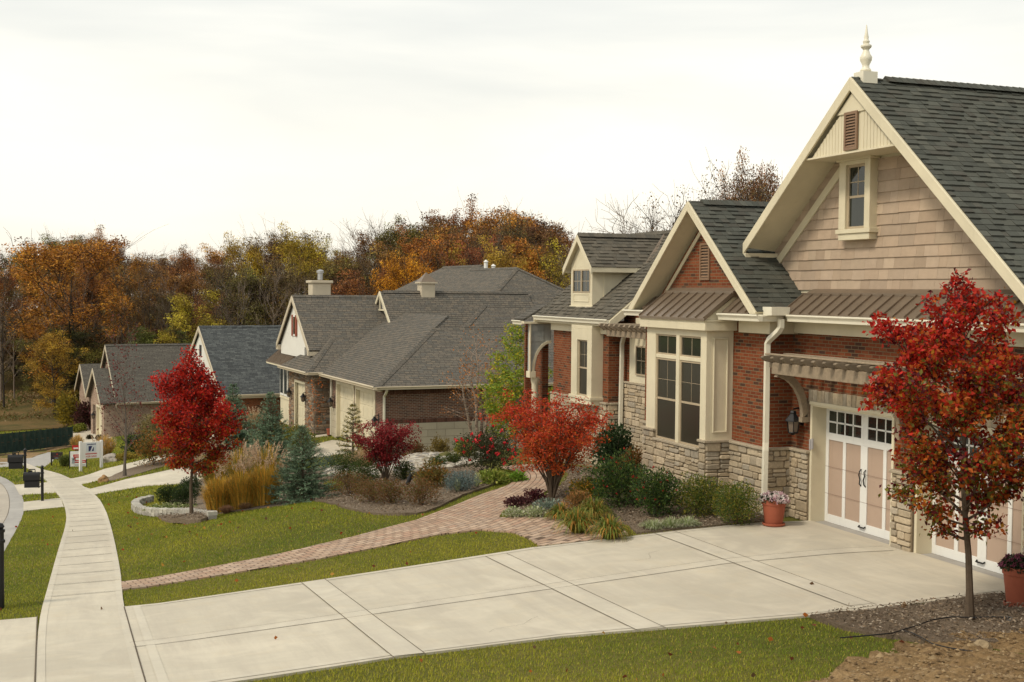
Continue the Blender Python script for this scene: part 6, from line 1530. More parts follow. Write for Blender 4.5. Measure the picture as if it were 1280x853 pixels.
# ------------------------------------------------------------------ the woods: individual trees sharing a few meshes
WV = []
def wood_variant(seed, H, clear, Rc, nleaf, size, leafy=True, nl=18, shape=0):
    g = np.random.default_rng(seed); root = empty('woodland_tree', (0, 0, -500))
    pf_ = (lambda t: Rc*(math.sin(math.pi*(.12+.80*t))**.7)) if shape == 0 else (lambda t: Rc*(.9-.5*t))
    mb, C = branchy(H, H*.016, clear, pf_, nl, g, up0=.35, twigs=5, twl=.45, wob=.012, trunk_to=.9, sub=2 if leafy else 4, eqw=True)
    mb.build('trunk', M['barkwood'] if leafy else M['barkbare'], root, smooth=True, uv=False)
    if leafy or nleaf:
        pc = np.array([tuple(c[0]) for c in C]); dd_ = np.linalg.norm(pc[:, None]-pc[None], axis=2); nb_ = (dd_ < H*.085).sum(1); C = [c for c, n_ in zip(C, nb_) if n_ > 5]
        def cf(P, g, cl):
            k = cl[:, 0]; v = np.clip(1+.42*k, .3, 2)[:, None]*g.uniform(.55, 1.3, (len(P), 1)); h = g.normal(0, .12, len(P))+.10*k
            return np.stack([1.0+h*.3, 1.0+h*.9, 1.0+0*h], 1)*v
        foliage(C, nleaf, (H*.030, H*.030, H*.022), size, cf, g, 'crown', root, 'leafwood', clipn=1.1)
    root['h'] = max(max(v[2] for v in ch.bound_box) for ch in root.children) if nleaf == 0 else (float(np.percentile(np.array([v.co.z for v in root.children[-1].data.vertices]), 98.5)))
    return root
for i in range(7): WV.append(wood_variant(200+i, (14, 15, 13, 16, 12, 14.5, 13.5)[i], (3.0, 4, 2.5, 5, 2, 3.5, 2.2)[i], (4.4, 3.8, 4.6, 3.6, 3.8, 4.8, 3.4)[i], 19000, .17, True, 24))
BV = [wood_variant(230+i, 14, 4.5, 3.4, 0, .2, False, 16, 0) for i in range(2)]
SV = [wood_variant(240, 13, 3.5, 3.3, 2200, .13, True, 22)]
gw = np.random.default_rng(77)
ORG = (.44, .175, .030, 1); RUS = (.28, .118, .036, 1); BRN = (.165, .10, .044, 1); GLD = (.42, .275, .036, 1); OLV = (.18, .15, .038, 1); DKG = (.075, .068, .02, 1); RED = (.28, .06, .02, 1)
BOR = (.60, .24, .02, 1)
names = {BOR: 'bright orange', ORG: 'orange', RUS: 'rust-brown', BRN: 'dull brown', GLD: 'golden yellow', OLV: 'olive', DKG: 'dark green', RED: 'red-brown'}
used = set()
def wtree(x, y, topz, col, var=None, wscale=1.0, bare=0, label=None, group='autumn trees of the woods behind the houses'):
    base = float(terr(x, y))-.2
    src = BV[int(gw.integers(0, 2))] if bare == 1 else (SV[0] if bare == 2 else (WV[int(gw.integers(0, 7))] if var is None else WV[var]))
    c = copy_tree(src); H0 = src.children[0].dimensions.z if False else 14.0
    s = max(.35, (topz-base)/src['h']); c.location = (x, y, base); c.scale = (s*wscale, s*wscale, s); c.rotation_euler = (0, 0, gw.uniform(0, 6.28))
    for ch in c.children: ch.color = tuple(v*gw.uniform(.85, 1.15) for v in col[:3])+(1,)
    c['label'] = label or ('bare leafless tree in the line of woods' if bare == 1 else names[col]+' autumn tree in the line of woods')
    if 'h' in c: del c['h']
    c['category'] = 'tree'; c['group'] = group if label is None else group
    if label is None: c['group'] = c['label'].replace(' tree in the line', ' trees in the line')
    return c
def topline(px):
    return float(np.interp(px, [-60, 0, 40, 80, 120, 160, 200, 240, 270, 320, 345, 380, 415, 440, 480, 520, 560, 610, 650, 690, 712, 740, 800], [322, 315, 306, 298, 296, 302, 322, 315, 318, 288, 296, 292, 318, 300, 280, 268, 262, 256, 258, 272, 310, 330, 340]))
def pxcol(px, row):
    r_ = gw.random()
    if px < 130: return ORG if r_ < .35 else (RUS if r_ < .65 else (OLV if r_ < .75 else BRN))
    if px < 210: return ORG if r_ < .2 else (RUS if r_ < .5 else (BRN if r_ < .8 else OLV))
    if px < 300: return BRN if r_ < .3 else (OLV if r_ < .52 else (GLD if r_ < .72 else RUS))
    if px < 420: return OLV if r_ < .3 else (GLD if r_ < .5 else (BRN if r_ < .8 else RUS))
    if px < 520: return RUS if r_ < .35 else (BRN if r_ < .75 else OLV)
    return ORG if r_ < .22 else (RUS if r_ < .5 else (BRN if r_ < .82 else GLD))
for row, (dep, st, drop) in enumerate(((165, 26, -6), (145, 27, 0), (128, 30, 12), (114, 34, 34))):
    px = -50+row*9
    while px < 770:
        q = CAM+ray(px, 400)*dep*gw.uniform(.96, 1.05)
        if not (row == 3 and px < 90):
            tz = 4.39+(360-(topline(px)+drop+abs(gw.normal())*11))/FP*dep
            wtree(q[0], q[1], tz, pxcol(px, row), wscale=gw.uniform(.9, 1.2), bare=(1 if row == 0 and bool(gw.random() < .35) else (2 if gw.random() < .18 else 0)))
        px += st*gw.uniform(.8, 1.25)
# understorey row
px = -60
while px < 760:
    dep = gw.uniform(104, 112); q = CAM+ray(px, 450)*dep
    if px > 40: wtree(q[0], q[1], 4.39+(360-gw.uniform(400, 440))/FP*dep, [RUS, BRN, OLV, DKG, OLV][int(gw.integers(0, 5))], wscale=1.9)
    px += gw.uniform(20, 34)
px = -60
while px < 110:
    dep = gw.uniform(120, 132); q = CAM+ray(px, 450)*dep
    wtree(q[0], q[1], 4.39+(360-gw.uniform(400, 435))/FP*dep, [RUS, BRN, ORG, DKG][int(gw.integers(0, 4))], wscale=2.0); px += gw.uniform(16, 26)
for px, up in ((55, 14), (72, 20), (88, 12), (205, 18), (222, 16), (236, 10), (335, 30), (428, 22), (445, 28), (462, 30), (478, 16), (735, 14)):
    q = CAM+ray(px, 400)*150; wtree(q[0], q[1], 4.39+(360-(topline(px)-up))/FP*150, BRN, bare=1, wscale=.8)
for k_ in range(26):
    px = gw.uniform(-20, 740); q = CAM+ray(px, 400)*gw.uniform(103, 110); wtree(q[0], q[1], 4.39+(360-(topline(px)+gw.uniform(8, 50)))/FP*106, BRN, bare=(1 if k_ % 2 else 2), wscale=.6)
for px, top, dep, w_ in ((938, 208, 60, .55), (962, 222, 62, .5), (915, 228, 64, .45)):
    q = CAM+ray(px, 400)*dep; wtree(q[0], q[1], 4.39+(362-top)/FP*dep, RUS, 3, w_, label={938: 'rust-brown leafy crown showing above the roof valley beside the shingled gable', 962: 'rust-brown crown half hidden by the shingled gable slope', 915: 'small rust-brown crown left of its taller neighbour above the valley roof'}[px])
# the ones that stand out
def atd(px, dep): q = CAM+ray(px, 400)*dep; return q[0], q[1]
x, y = atd(95, 108); wtree(x, y, 4.39+(360-303)/FP*108, ORG, 0, 1.55, label='broad spreading orange oak, the largest tree at the left edge of the woods')
x, y = atd(68, 100); wtree(x, y, 4.39+(360-418)/FP*100, GLD, 5, 1.3, label='leaning yellow-leaved tree above the dark screen fence')
x, y = atd(505, 92); wtree(x, y, 4.39+(360-318)/FP*92, BOR, 1, .8, label='bright orange tree rising behind the small gable ridge')
x, y = atd(615, 100); wtree(x, y, 4.39+(360-300)/FP*100, GLD, 2, .8, label='yellow tree above the pale roof pipes')
x, y = atd(245, 104); wtree(x, y, 4.39+(360-368)/FP*104, GLD, 4, 1.2, label='golden tree directly behind the farthest rooftops')
x, y = atd(375, 118); wtree(x, y, 4.39+(360-291)/FP*118, GLD, 3, .8, label='tall yellow-green tree left of the chimney')
# bare trees behind the near house
for px, top, dep in ((762, 262, 70), (785, 236, 62), (800, 245, 75), (826, 238, 66), (845, 250, 74), (868, 244, 70), (890, 240, 60), (740, 290, 80), (722, 300, 95)):
    x, y = atd(px, dep); wtree(x, y, 4.39+(362-top)/FP*dep, BRN, bare=1, wscale=1.0)
for px, top, dep, w_ in ((832, 236, 58, .8), (940, 207, 52, 1.0), (965, 222, 56, .9), (915, 225, 60, .8)):
    x, y = atd(px, dep); wtree(x, y, 4.39+(362-top)/FP*dep, BRN, bare=2, wscale=w_, label={832: 'thinly leaved brown tree rising directly above the roof left of the brick gable peak', 940: 'tallest brown-leaved tree showing beside the shingled gable slope', 965: 'brown-leaved tree whose top touches the shingled gable slope', 915: 'small brown-leaved tree showing behind the ridge between the two gables'}[px])
for src in WV+BV+SV:
    for ch in list(src.children): bpy.data.objects.remove(ch)
    bpy.data.objects.remove(src)
lawn('lawn_grass', -14, 14, 7.5, 24, 1300, .036, .012, 5, 'short green grass of the near lawns')
lawn('lawn_grass', -14, 12, 24, 44, 750, .045, .016, 6, 'green grass of the middle lawn on the slope')
lawn('lawn_grass', -6, 13, 44, 100, 110, .08, .045, 9, 'grass of the far lawns down the street')
# ------------------------------------------------------------------ street furniture and small things
def mailbox(px, py, h_px, label, two=False, lamp=True, pos=None, flip=1):
    p = pos or gp(px, py); s = h_px*depth(p)/FP; root = empty('mailbox', p, R(-8)); tag(root, label, 'mailbox', 'black mailboxes on posts along the street')
    m_ = MB(); m_.tube([(0, 0, -.1), (0, 0, s*.92)], s*.040, 8); m_.lathe([(s*.05, s*.90), (s*.052, s*.93), (s*.03, s*.94), (s*.048, s*.965), (s*.03, s*1.0), (.002, s*1.01)], 10); m_.lathe([(s*.052, s*.78), (s*.052, s*.81), (s*.04, s*.82)], 10); m_.build('post', M['dark'], root, smooth=True)
    b = MB(); w_ = s*.17; L = s*.42; a0 = -s*.06-L
    pr = [(-w_/2, s*.60), (-w_/2, s*.74)]+[(-w_/2*math.cos(math.pi*i/8), s*.74+w_*.5*math.sin(math.pi*i/8)) for i in range(1, 8)]+[(w_/2, s*.74), (w_/2, s*.60)]
    b.prism([(a0, y_, z_) for y_, z_ in pr], (L, 0, 0)); bo = b.build('box', M['dark'], root, bevel=.004)
    d = MB(); d.prism([(a0-.012, y_*1.05, z_) for y_, z_ in pr], (.012, 0, 0)); d.build('door', M['dark'], bo)
    d = MB(); d.tube([(a0+L*.3, w_*.54, s*.70), (a0+L*.3, w_*.54, s*.84)], .008, 4); d.box(a0+L*.3, a0+L*.5, w_*.53, w_*.56, s*.80, s*.86); d.build('flag', M['dark'], bo)
    n = MB(); n.box(a0+L*.04, a0+L*.96, -w_*.42, w_*.42, s*.40, s*.58); n.build('newspaper_box', M['dark'], root, bevel=.006)
    a = MB(); a.tube([(0, 0, s*.585), (a0, 0, s*.585)], s*.018, 6); a.tube([(-s*.01, 0, s*.44)]+[(-s*.04-s*.10*i/6, 0, s*(.44-.05*math.sin(i/6*math.pi))) for i in range(7)]+[(-s*.17, 0, s*.40)], s*.010, 5); a.tube([(a0+L*.3, 0, s*.74+w_*.5), (a0+L*.3, 0, s*.90), (a0+L*.7, 0, s*.90), (a0+L*.7, 0, s*.74+w_*.5)], s*.016, 5); a.build('scroll_bracket', M['dark'], root, smooth=True)
    return root
mailbox(53, 627, 45, 'black mailbox with scroll bracket on the grass strip edge, the nearer full one')
mailbox(31.5, 602, 41, 'black mailbox on the farther grass patch before the bare dirt')
pn = gp(1.2, 762); mailbox(0, 0, 108, 'black mailbox post at the left edge of the picture beside the near lawn', pos=pn)
# signs
def textobj(txt, size, loc, rot, mat, parent, name='lettering', ext=.002):
    cu = bpy.data.curves.new(name, 'FONT'); cu.body = txt; cu.size = size; cu.align_x = 'CENTER'; cu.align_y = 'CENTER'; cu.extrude = ext; cu.materials.append(mat)
    o = bpy.data.objects.new(name, cu); o.location = loc; o.rotation_euler = rot; me = bpy.data.meshes.new_from_object(o); n_ = bpy.data.objects.new(name, me); n_.location = loc; n_.rotation_euler = rot; bpy.data.objects.remove(o); return link(n_, parent)
Mred = m_simple('sign_red', (.50, .02, .02), .5, var=.03, bump=0); Mnavy = m_simple('sign_navy', (.02, .025, .11), .5, var=.03, bump=0); Mgrey = m_simple('sign_grey', (.35, .38, .40), .5, var=.05, bump=0); Mwht = M['white']
pL = gp(100.8, 590.0); s = depth(pL)/FP
ang = R(19.5); ang2 = R(-6)
HS = 38*s; WS = .98
# the board stands square to the sidewalk traffic
root = empty('sale_sign', pL, ang); tag(root, 'white post sign with a blue logo and red FOR SALE lettering on the lawn', 'sign')
for x in (0, WS):
    m_ = MB(); m_.box(x-.06, x+.06, -.06, .06, -.3, HS); m_.build('post', Mwht, root, bevel=.008)
m_ = MB(); m_.box(.07, WS-.07, -.025, .025, HS*.42, HS*.96); bd = m_.build('board', Mwht, root)
cx = WS/2; q = HS
m_ = MB(); m_.box(cx-.17*q, cx+.17*q, -.030, -.0255, .63*q, .93*q); m_.build('logo_panel', m_simple('logo_pale', (.62, .66, .68), .5, var=.03, bump=0), bd)
m_ = MB(); m_.prism([(cx-.09*q, -.036, .66*q), (cx-.09*q, -.036, .83*q), (cx+.035*q, -.036, .83*q), (cx-.035*q, -.036, .66*q)], (0, .005, 0)); m_.prism([(cx+.01*q, -.036, .66*q), (cx+.085*q, -.036, .80*q), (cx+.085*q, -.036, .66*q)], (0, .005, 0)); m_.build('logo', Mnavy, bd)
RT = (R(90), 0, 0)

for zz, hh_, x0_, x1_, mm2 in ((.885, .018, -.13, .13, Mnavy), (.575, .020, -.19, .19, Mred)):
    m_ = MB(); x_ = x0_
    while x_ < x1_: dx = g1.uniform(.018, .030); m_.box(cx+x_*q, cx+(x_+dx)*q, -.034, -.031, (zz-hh_)*q, (zz+hh_)*q); x_ += dx+.009
    m_.build('small_lettering', mm2, bd)
textobj('FOR SALE', .085*q, (cx, -.03, .485*q), RT, Mred, bd, ext=.004)
p = gp(87, 586); s = depth(p)/FP; root = empty('realtor_sign', p, ang2); tag(root, 'red, white and black realtor yard sign half hidden behind the white post sign', 'sign')
w_, h_ = 20*s, 22*s
m_ = MB(); m_.box(-.02, .02, -.02, .02, -.1, h_*1.0); m_.box(w_-.02, w_+.02, -.02, .02, -.1, h_); m_.build('frame', M['dark'], root)
m_ = MB(); m_.box(.02, w_-.02, -.012, .012, h_*.12, h_*.98); bd = m_.build('panel', Mwht, root)
m_ = MB(); m_.box(.22*w_, w_-.03, -.018, -.0125, h_*.62, h_*.80); m_.box(.22*w_, w_-.03, -.018, -.0125, h_*.32, h_*.48); m_.box(.22*w_, .36*w_, -.018, -.0125, h_*.48, h_*.62); m_.build('red_bands', Mred, bd)
m_ = MB(); m_.ball((.20*w_, -.02, .60*h_), .09*w_, 6); m_.box(.13*w_, .30*w_, -.03, -.012, .30*h_, .52*h_); m_.build('portrait', Mgrey, bd)
textobj('CALL NOW', .11*h_, (.60*w_, -.022, .70*h_), RT, Mwht, bd) if False else None
for m_n, zz in (('lettering_bar', .40), ('lettering_bar', .71), ('lettering_bar', .20)):
    m_ = MB(); x_ = .30*w_
    while x_ < .90*w_: dx = w_*g1.uniform(.02, .05); m_.box(x_, x_+dx, -.021, -.0182, (zz-.025)*h_, (zz+.025)*h_); x_ += dx+.015*w_
    m_.build(m_n, Mwht if zz > .3 else Mgrey, bd)
p = gp(95, 581); p2 = CAM+ray(94.5, 562)*(depth(p)*1.03); root = empty('small_red_sign', (p2[0], p2[1], float(terr(p2[0], p2[1]))), ang2); tag(root, 'small red and white sign peeking over the realtor sign', 'sign')
zt = p2[2]-float(terr(p2[0], p2[1])); m_ = MB(); m_.box(-.015, .015, -.015, .015, -.1, zt); m_.build('stake', M['dark'], root)
m_ = MB(); m_.box(-.17, .17, -.015, .0, zt-.02, zt+.22); bd = m_.build('panel', Mred, root); m_ = MB(); m_.box(-.10, .13, -.02, -.0155, zt+.02, zt+.10); m_.build('white_band', Mwht, bd)
p = gp(64.3, 583); s = depth(p)/FP; root = empty('dark_sign', p, ang2); tag(root, 'short dark brown yard sign on one leg left of the white post sign', 'sign')
m_ = MB(); m_.box(-.03, .03, -.03, .03, -.1, 17.5*s); m_.build('leg', M['dark'], root)
m_ = MB(); m_.box(-.02, 13.5*s, -.02, .02, 8.5*s, 17.5*s); bd = m_.build('panel', m_simple('sign_brown', (.035, .025, .022), .5), root)
m_ = MB(); m_.box(6*s, 7.4*s, -.026, -.0205, 14.3*s, 15.7*s); m_.build('emblem', Mred, bd); m_ = MB(); m_.box(4*s, 10*s, -.026, -.0205, 9.8*s, 10.5*s); m_.build('lettering_bar', Mgrey, bd); m_ = MB(); m_.box(2.6*s, 11.4*s, -.026, -.0205, 11.8*s, 12.8*s); m_.build('lettering_line', m_simple('dull_red', (.14, .03, .03), .6), bd)
# dark screen fence
fa, fb = gp(-30, 572), gp(91.5, 557)
L = (fb-fa).length; root = empty('screen_fence', fa, math.atan2(fb.y-fa.y, fb.x-fa.x)); tag(root, 'dark green construction screen fence on posts left of the street end', 'fence')
zt = 24*depth(fb)/FP; dzf = fb.z-fa.z
npst = 14
for i in range(npst+1):
    x = L*i/npst; m_ = MB(); m_.tube([(x, .05, dzf*i/npst-.2), (x, .05, dzf*i/npst+zt*1.02)], .03, 5); m_.build('fence_post', M['dark'], root)
def screenmesh():
    V = []; F = []; n = 120
    for i in range(n+1):
        x = L*i/n; b = .05*math.sin(i*.9)+.03*noise.noise(Vector((i*.3, 0, 0)))
        for j in range(4): V.append((x, b*(1 if j in (1, 2) else .4)-.02, dzf*i/n+zt*(.04+.94*j/3)+(.03*noise.noise(Vector((i*.35, j, 2))) if j == 3 else 0)))
    for i in range(n):
        for j in range(3): a = i*4+j; F.append((a, a+4, a+5, a+1))
    mb = MB(); mb.v = V; mb.f = F; mb.m = [0]*len(F); mb.c = [None]*len(V); return mb
tsc = NT('fence_screen'); o_c = tsc.coord('Object'); nn = tsc.noise(o_c, 2.0, 5, .7)
screenm = tsc.fin(tsc.ramp(nn, [(.35, (.012, .030, .026)), (.55, (.022, .048, .040)), (.72, (.10, .075, .05))]), .7, None, .3)
o_ = screenmesh().build('screen', screenm, root, uv=False); so2 = o_.modifiers.new('thick', 'SOLIDIFY'); so2.thickness = .012
m_ = MB(); m_.tube([(0, .0, zt*.55), (L, 0, dzf+zt*.55)], .02, 4); m_.tube([(0, -.8, .05), (L*.55, -.9, dzf*.55+.07), (L*.95, -.7, dzf*.95+.05)], .05, 5); m_.build('rail', M['bark'], root)
# pots
def pot(px, py, wpx, hpx, label, kind, pos=None):
    p = pos or gp(px, py, .03); p = Vector((p.x, p.y, .035 if pos is None else p.z)); s = depth(p)/FP; R_ = wpx*s/2; H_ = hpx*s
    root = empty('flower_pot', p); tag(root, label, 'flower pot')
    m_ = MB(); m_.lathe([(R_*.68, .03), (R_*.72, .05), (R_*.93, H_*.80), (R_*1.0, H_*.81), (R_*1.02, H_*.98), (R_*.98, H_), (R_*.88, H_), (R_*.86, H_*.90), (.01, H_*.90)], 28); m_.build('pot', M['terracotta'], root, smooth=True)
    m_ = MB(); m_.lathe([(R_*.80, 0), (R_*.90, .012), (R_*.92, .045), (R_*.86, .05), (R_*.84, .02), (.01, .02)], 28); m_.build('saucer', M['terracotta'], root, smooth=True)
    g = np.random.default_rng(int(px)+3)
    if kind:
        n = 2600; u = g.normal(size=(n, 3)); u /= np.linalg.norm(u, axis=1)[:, None]; u[:, 2] = abs(u[:, 2]); P = u*(g.random(n)**.4)[:, None]*np.array((R_*1.12, R_*1.12, R_*.62 if kind == 1 else R_*.85))+np.array((0, 0, H_*.93))
        V, F = leaf_geo(P, .045, g, aspect=.6); c = np.array([(.05, .08, .03), (.04, .06, .03), (.09, .07, .04)])[g.integers(0, 3, n)]; np_mesh('foliage', V, F, M['leaf'], np.repeat(c, 4, 0), root)
        nf = 150 if kind == 1 else 60; u = g.normal(size=(nf, 3)); u /= np.linalg.norm(u, axis=1)[:, None]; u[:, 2] = abs(u[:, 2]); Q = u*np.array((R_*1.15, R_*1.15, R_*.66 if kind == 1 else R_*.88))+np.array((0, 0, H_*.94)); Q = np.repeat(Q, 12, 0)+g.normal(size=(nf*12, 3))*.010
        V, F = leaf_geo(Q, .034, g, aspect=.7); fc = np.array([(.78, .62, .62), (.85, .78, .74), (.70, .45, .50)] if kind == 1 else [(.28, .07, .12), (.18, .05, .08)]); c = fc[np.repeat(g.integers(0, len(fc), nf), 12)]; np_mesh('flowers', V, F, M['petal'], np.repeat(c, 4, 0), root)['kind'] = 'stuff'
    return root
pot(967, 657, 31, 33, 'terracotta pot of pale pink mums at the foot of the downspout', 1)
pot(1273, 757, 40, 50, 'terracotta pot of dark wine-red flowers at the right edge of the driveway', 2)
q = H2.matrix_world @ Vector((0, 0, 0)); q = onp(412, 548, 1, 58.2); pot(412, 548, 8, 8, 'small terracotta pot on the patio of the stone garage', 0, pos=Vector((q.x, q.y, float(terr(q.x, q.y))+.05)))
# rocks and stones
def rock(px, py, wpx, hpx, label, seed, col, pos=None, sx=.8):
    p = pos or gp(px, py); s = depth(p)/FP; g = np.random.default_rng(seed); bm_ = __import__('bmesh').new(); __import__('bmesh').ops.create_icosphere(bm_, subdivisions=3, radius=1)
    for v in bm_.verts:
        n_ = noise.noise(v.co*1.3+Vector((seed, 0, 0)))*.35+noise.noise(v.co*3+Vector((seed, 0, 0)))*.14; v.co *= 1+n_; v.co = Vector((v.co.x*wpx*s*.5, v.co.y*wpx*s*.5*sx, max(-.35, v.co.z)*hpx*s*.75+hpx*s*.22))
    me = bpy.data.meshes.new('boulder'); bm_.to_mesh(me); bm_.free(); a = me.color_attributes.new('Col', 'FLOAT_COLOR', 'POINT'); arr = np.ones((len(me.vertices), 4)); arr[:, :3] = col; a.data.foreach_set('color', arr.ravel())
    me.materials.append(M['rock']); o = link(bpy.data.objects.new('boulder', me)); o.location = p; o.rotation_euler = (0, 0, seed); return tag(o, label, 'boulder')
rock(130, 603, 15, 9, 'rounded orange-tan boulder at the grassy tip between the far driveways', 1, (.40, .24, .11))
rock(137, 572, 26, 12, 'pale flat boulder beside the far curved border', 2, (.45, .40, .34), pos=at_y(138, 63.5))
rock(547, 590, 18, 10, 'tan boulder in the pebble bed', 3, (.36, .31, .22), pos=at_y(535, 38.2)); rock(560, 590, 22, 12, 'mossy green boulder in the pebble bed', 4, (.16, .15, .05), pos=at_y(557, 38.4))
rock(1228, 812, 24, 12, 'lump of tan rock in the bare dirt', 6, (.40, .30, .18)); rock(1130, 762, 10, 9, 'small rust-brown stone by the driveway edge', 7, (.20, .11, .05)); rock(1262, 779, 22, 8, 'dark flat stone lying beside the mulch patch', 8, (.12, .11, .10))
pbp = [(8.8, 36.0), (10.0, 34.6), (12.4, 35.0), (13.2, 37.2), (14.0, 39.8), (13.4, 42.6), (11.0, 43.4), (9.0, 42.0), (8.3, 39.6)]
g = np.random.default_rng(91); arr = np.array(pbp); V = []; F = []; Cc = []
n = 2600; q = np.stack([g.uniform(8.3, 14, n), g.uniform(34.4, 43.4, n)], 1); q = q[inpoly(q, arr)]
th = np.array([(math.cos(a)*math.cos(e), math.sin(a)*math.cos(e), math.sin(e)) for e in (-.6, .2, .9) for a in np.arange(6)*1.047]); 
for x, y in q:
    r_ = g.uniform(.06, .16); c_ = [(.46, .41, .33), (.36, .32, .26), (.54, .50, .42), (.28, .23, .17), (.24, .22, .20)][int(g.integers(0, 5))]; z = float(terr(x, y))+.07+r_*.3
    k = len(V); a = g.uniform(0, 6.28); sc_ = np.array((r_*g.uniform(.8, 1.5), r_, r_*.6))
    for t in th: tt = t*sc_; V.append((x+tt[0]*math.cos(a)-tt[1]*math.sin(a), y+tt[0]*math.sin(a)+tt[1]*math.cos(a), z+tt[2])); Cc.append(c_)
    V.append((x, y, z+r_*.62)); Cc.append(c_)
    for L_ in (0, 6):
        for i in range(6): F.append((k+L_+i, k+L_+(i+1) % 6, k+L_+6+(i+1) % 6, k+L_+6+i))
    for i in range(6): F.append((k+12+i, k+12+(i+1) % 6, k+18, k+18))
mb = MB(); mb.v = V; mb.f = [f if f[2] != f[3] else f[:3] for f in F]; mb.m = [0]*len(F); mb.c = Cc; o_ = mb.build('river_pebbles', M['pebble'], uv=False); tag(o_, 'pale rounded river pebbles in the middle garden bed', None, None, 'stuff')
# bark chips on the mulch
V = []; Cc = []
g = np.random.default_rng(95)
for H_ in (np.array(bed1), np.array(bed2), np.array(bed3), np.array(bed6)):
    lo, hi = H_.min(0), H_.max(0); area = (hi-lo).prod(); n = int(min(area*420, 26000)); q = np.stack([g.uniform(lo[0], hi[0], n), g.uniform(lo[1], hi[1], n)], 1); q = q[inpoly(q, H_)]
    q = q[(q[:, 1] < 40)]; z = terr(q[:, 0], q[:, 1])+.055+g.uniform(0, .05, len(q))
    if H_ is not None and len(H_) == len(bed3) and abs(H_[0][0]-bed3[0][0]) < 1e-6: z += .12*np.exp(-((q[:, 0]-3.39)**2+(q[:, 1]-32.2)**2)/.8)
    V.append(np.column_stack([q, z]))
P = np.concatenate(V); v_, f_ = leaf_geo(P, .055, g, aspect=.35, flat=.7, droop=0); c = np.array([(.31, .24, .17), (.21, .155, .11), (.40, .33, .255), (.13, .095, .065), (.27, .19, .12)])[g.integers(0, 5, len(P))]
o_ = np_mesh('bark_chips', v_, f_, M['pebble'], np.repeat(c, 4, 0)); tag(o_, 'loose grey-brown bark chips on the garden beds', None, None, 'stuff')
# clods in the dirt
P = []; 
arr = np.array(dirtp); n = 16000; q = np.stack([g.uniform(arr[:, 0].min(), min(16, arr[:, 0].max()), n), g.uniform(arr[:, 1].min(), arr[:, 1].max(), n)], 1); q = q[inpoly(q, arr)]; q = q[(q[:, 1] > 6)]
dz = .03+lump(1.1, .12)(q)+lump(4, .06)(q)+lump(11, .035)(q)+.03
base = np.column_stack([q, terr(q[:, 0], q[:, 1])+dz]); U = np.array([(1, 0, 0), (0, 1, 0), (-1, 0, 0), (0, -1, 0), (0, 0, 1.0)]); V = []; F = []; Cc = []
for i, b_ in enumerate(base):
    r_ = g.uniform(.008, .026) if g.random() < .97 else g.uniform(.03, .06); rot = g.uniform(0, 6.28); k = len(V)
    for u in U: w3 = u*np.array((r_*g.uniform(.7, 1.5), r_*g.uniform(.7, 1.4), r_*g.uniform(.5, 1))); V.append((b_[0]+w3[0]*math.cos(rot)-w3[1]*math.sin(rot), b_[1]+w3[0]*math.sin(rot)+w3[1]*math.cos(rot), b_[2]+w3[2]))
    F += [(k, k+1, k+4), (k+1, k+2, k+4), (k+2, k+3, k+4), (k+3, k, k+4)]; Cc += [sc([(.27, .18, .09), (.21, .13, .06), (.33, .23, .12), (.15, .09, .04)][int(g.integers(0, 4))], g.uniform(.8, 1.15))]*5
o_ = np_mesh('dirt_clods', V, F, M['pebble'], np.array(Cc)); tag(o_, 'loose clods scattered over the bare dirt', None, None, 'stuff')
# fallen leaves
P = []
n = 1300; q = np.stack([g.uniform(-6, 13, n), g.uniform(8, 44, n)], 1); z = terr(q[:, 0], q[:, 1])+.06; P = np.column_stack([q, z]); P = P[(g.random(len(P)) < .35) | (np.hypot(P[:, 0]-3.4, P[:, 1]-31) < 4) | (np.hypot(P[:, 0]-9, P[:, 1]-12) < 4)]
P = P[P[:, 0] < 13]
kp_ = np.ones(len(P), bool)
for H_ in HARD: kp_ &= (~inpoly(P[:, :2], H_)) | (g.random(len(P)) < .04)
P = P[kp_]; v_, f_ = leaf_geo(P, .075, g, aspect=.8, flat=.85, droop=0); c = np.array([(.36, .05, .02), (.44, .14, .03), (.20, .06, .03), (.14, .08, .04), (.50, .26, .05)])[g.integers(0, 5, len(P))]
o_ = np_mesh('fallen_leaves', v_, f_, M['leaf'], np.repeat(c, 4, 0)); tag(o_, 'scattered red and brown fallen leaves on the lawns', None, None, 'stuff')
# low stone retaining wall
wp_ = [tuple(gp(*q_)[:2]) for q_ in ((190, 628), (176, 631), (168, 635), (172, 641), (187, 645), (205, 646), (225, 645), (245, 647), (266, 650))]
wp_ = chaikin(wp_, 2, False); mb = MB()
for layer in range(2):
    acc_ = 0; i = 0
    for a, b_ in zip(wp_[:-1], wp_[1:]):
        a = np.array(a); b_ = np.array(b_); d = b_-a; L_ = np.linalg.norm(d); d /= L_; nrm = np.array([-d[1], d[0]]); h0 = layer*.10; hh = .098
        za_ = float(terr(*a)); zb_ = float(terr(*b_)); c = sc([(.50, .47, .40), (.56, .53, .46), (.44, .41, .36)][int(g.integers(0, 3))], g.uniform(.85, 1.1)); w2 = .11+g.uniform(-.01, .015); e = .006
        A0 = a+d*e; B0 = b_-d*e; z0 = min(za_, zb_)+h0+.02
        q8 = [(*(A0-nrm*w2), z0), (*(B0-nrm*w2), z0), (*(B0+nrm*w2), z0), (*(A0+nrm*w2), z0)]; mb.prism([q8[0], q8[1], q8[2], q8[3]], (0, 0, hh+g.uniform(0, .02)), 0, c)
o_ = mb.build('retaining_wall', M['rock'], None, bevel=.012); tag(o_, 'low curved wall of pale stacked stone on the middle lawn', 'wall')
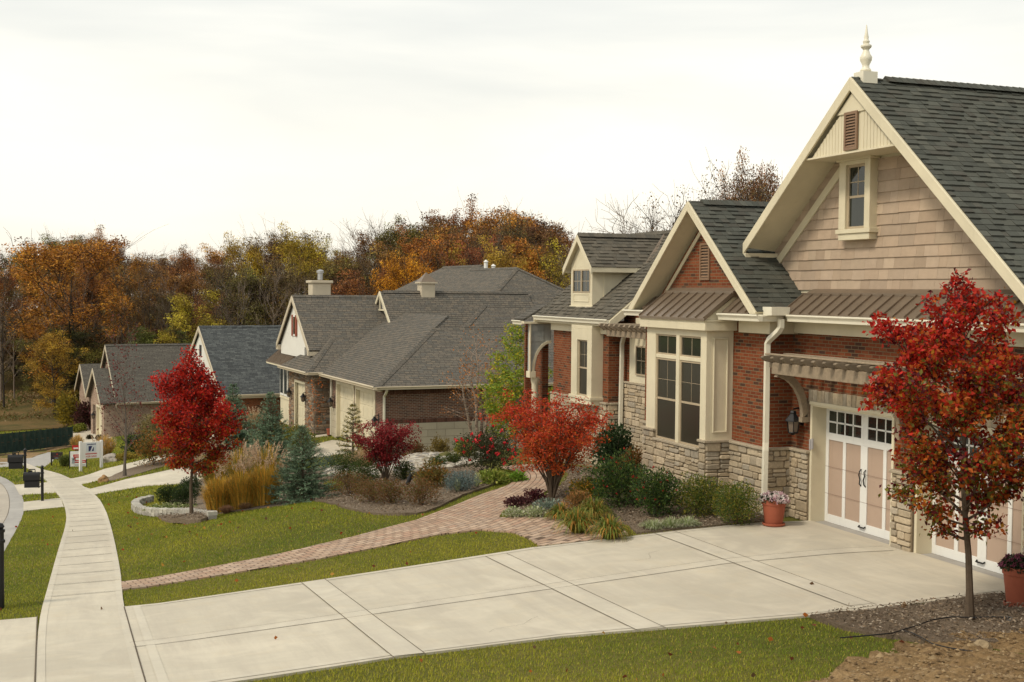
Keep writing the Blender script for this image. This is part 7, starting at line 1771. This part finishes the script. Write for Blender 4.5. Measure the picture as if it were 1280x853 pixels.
# garden spotlight, irrigation hose, patio steps
p = gp(511, 611); s = depth(p)/FP; m_ = MB(); m_.tube([(0, 0, -.03), (0, 0, .14)], .012, 6); m_.tube([(-.05, 0, .10), (.07, 0, .38)], [.05, .075], 10); o_ = m_.build('garden_spotlight', M['dark'], None, loc=p, smooth=True); tag(o_, 'black tilted spotlight on a stake in the middle bed', 'spotlight')
hp = [gp(*q_) for q_ in ((1050, 806), (1085, 803), (1115, 800), (1140, 792), (1165, 783), (1190, 779), (1215, 780), (1240, 779), (1262, 780))]; hp = [Vector((v.x, v.y, v.z+.085)) for v in hp]
m_ = MB(); m_.tube(hp, .009, 6); o_ = m_.build('irrigation_hose', M['dark'], None, smooth=True); tag(o_, 'thin black hose snaking over the mulch to the front tree trunk', 'hose')
hp = [gp(*q_) for q_ in ((1128, 797), (1140, 800), (1152, 806), (1165, 814), (1180, 818), (1200, 822), (1216, 824))]; hp = [Vector((v.x, v.y, v.z+.09)) for v in hp]
m_ = MB(); m_.tube(hp, .008, 6); o_ = m_.build('irrigation_hose', M['dark'], None, smooth=True); tag(o_, 'shorter black hose branching down towards the bare dirt', 'hose')

# scrub on the far hillside
g = np.random.default_rng(97); n = 12000; q = np.stack([g.uniform(-30, 16, n), g.uniform(106, 150, n)], 1)
dn = np.array([noise.noise(Vector((a*.12, b_*.12, 7))) for a, b_ in q]); q = q[dn > .0]; dn = dn[dn > .0]
q = np.repeat(q, 4, 0)+g.normal(size=(len(q)*4, 2))*.35; far_ = np.clip((q[:, 1]-105)/30, 0, 1)*3.0*np.array([noise.noise(Vector((a*.05, b_*.05, 0))) for a, b_ in q])
P = np.column_stack([q, terr(q[:, 0], q[:, 1])+far_+g.uniform(.05, .3, len(q))]); v_, f_ = leaf_geo(P, .28, g, aspect=.4, droop=-.5)
c = np.array([(.24, .15, .055), (.16, .13, .04), (.28, .16, .07), (.11, .12, .03), (.32, .22, .11)])[g.integers(0, 5, len(P))]
o_ = np_mesh('hillside_scrub', v_, f_, M['leaf'], np.repeat(c, 4, 0)); tag(o_, 'brown and green scrub covering the hillside below the woods', None, None, 'stuff')
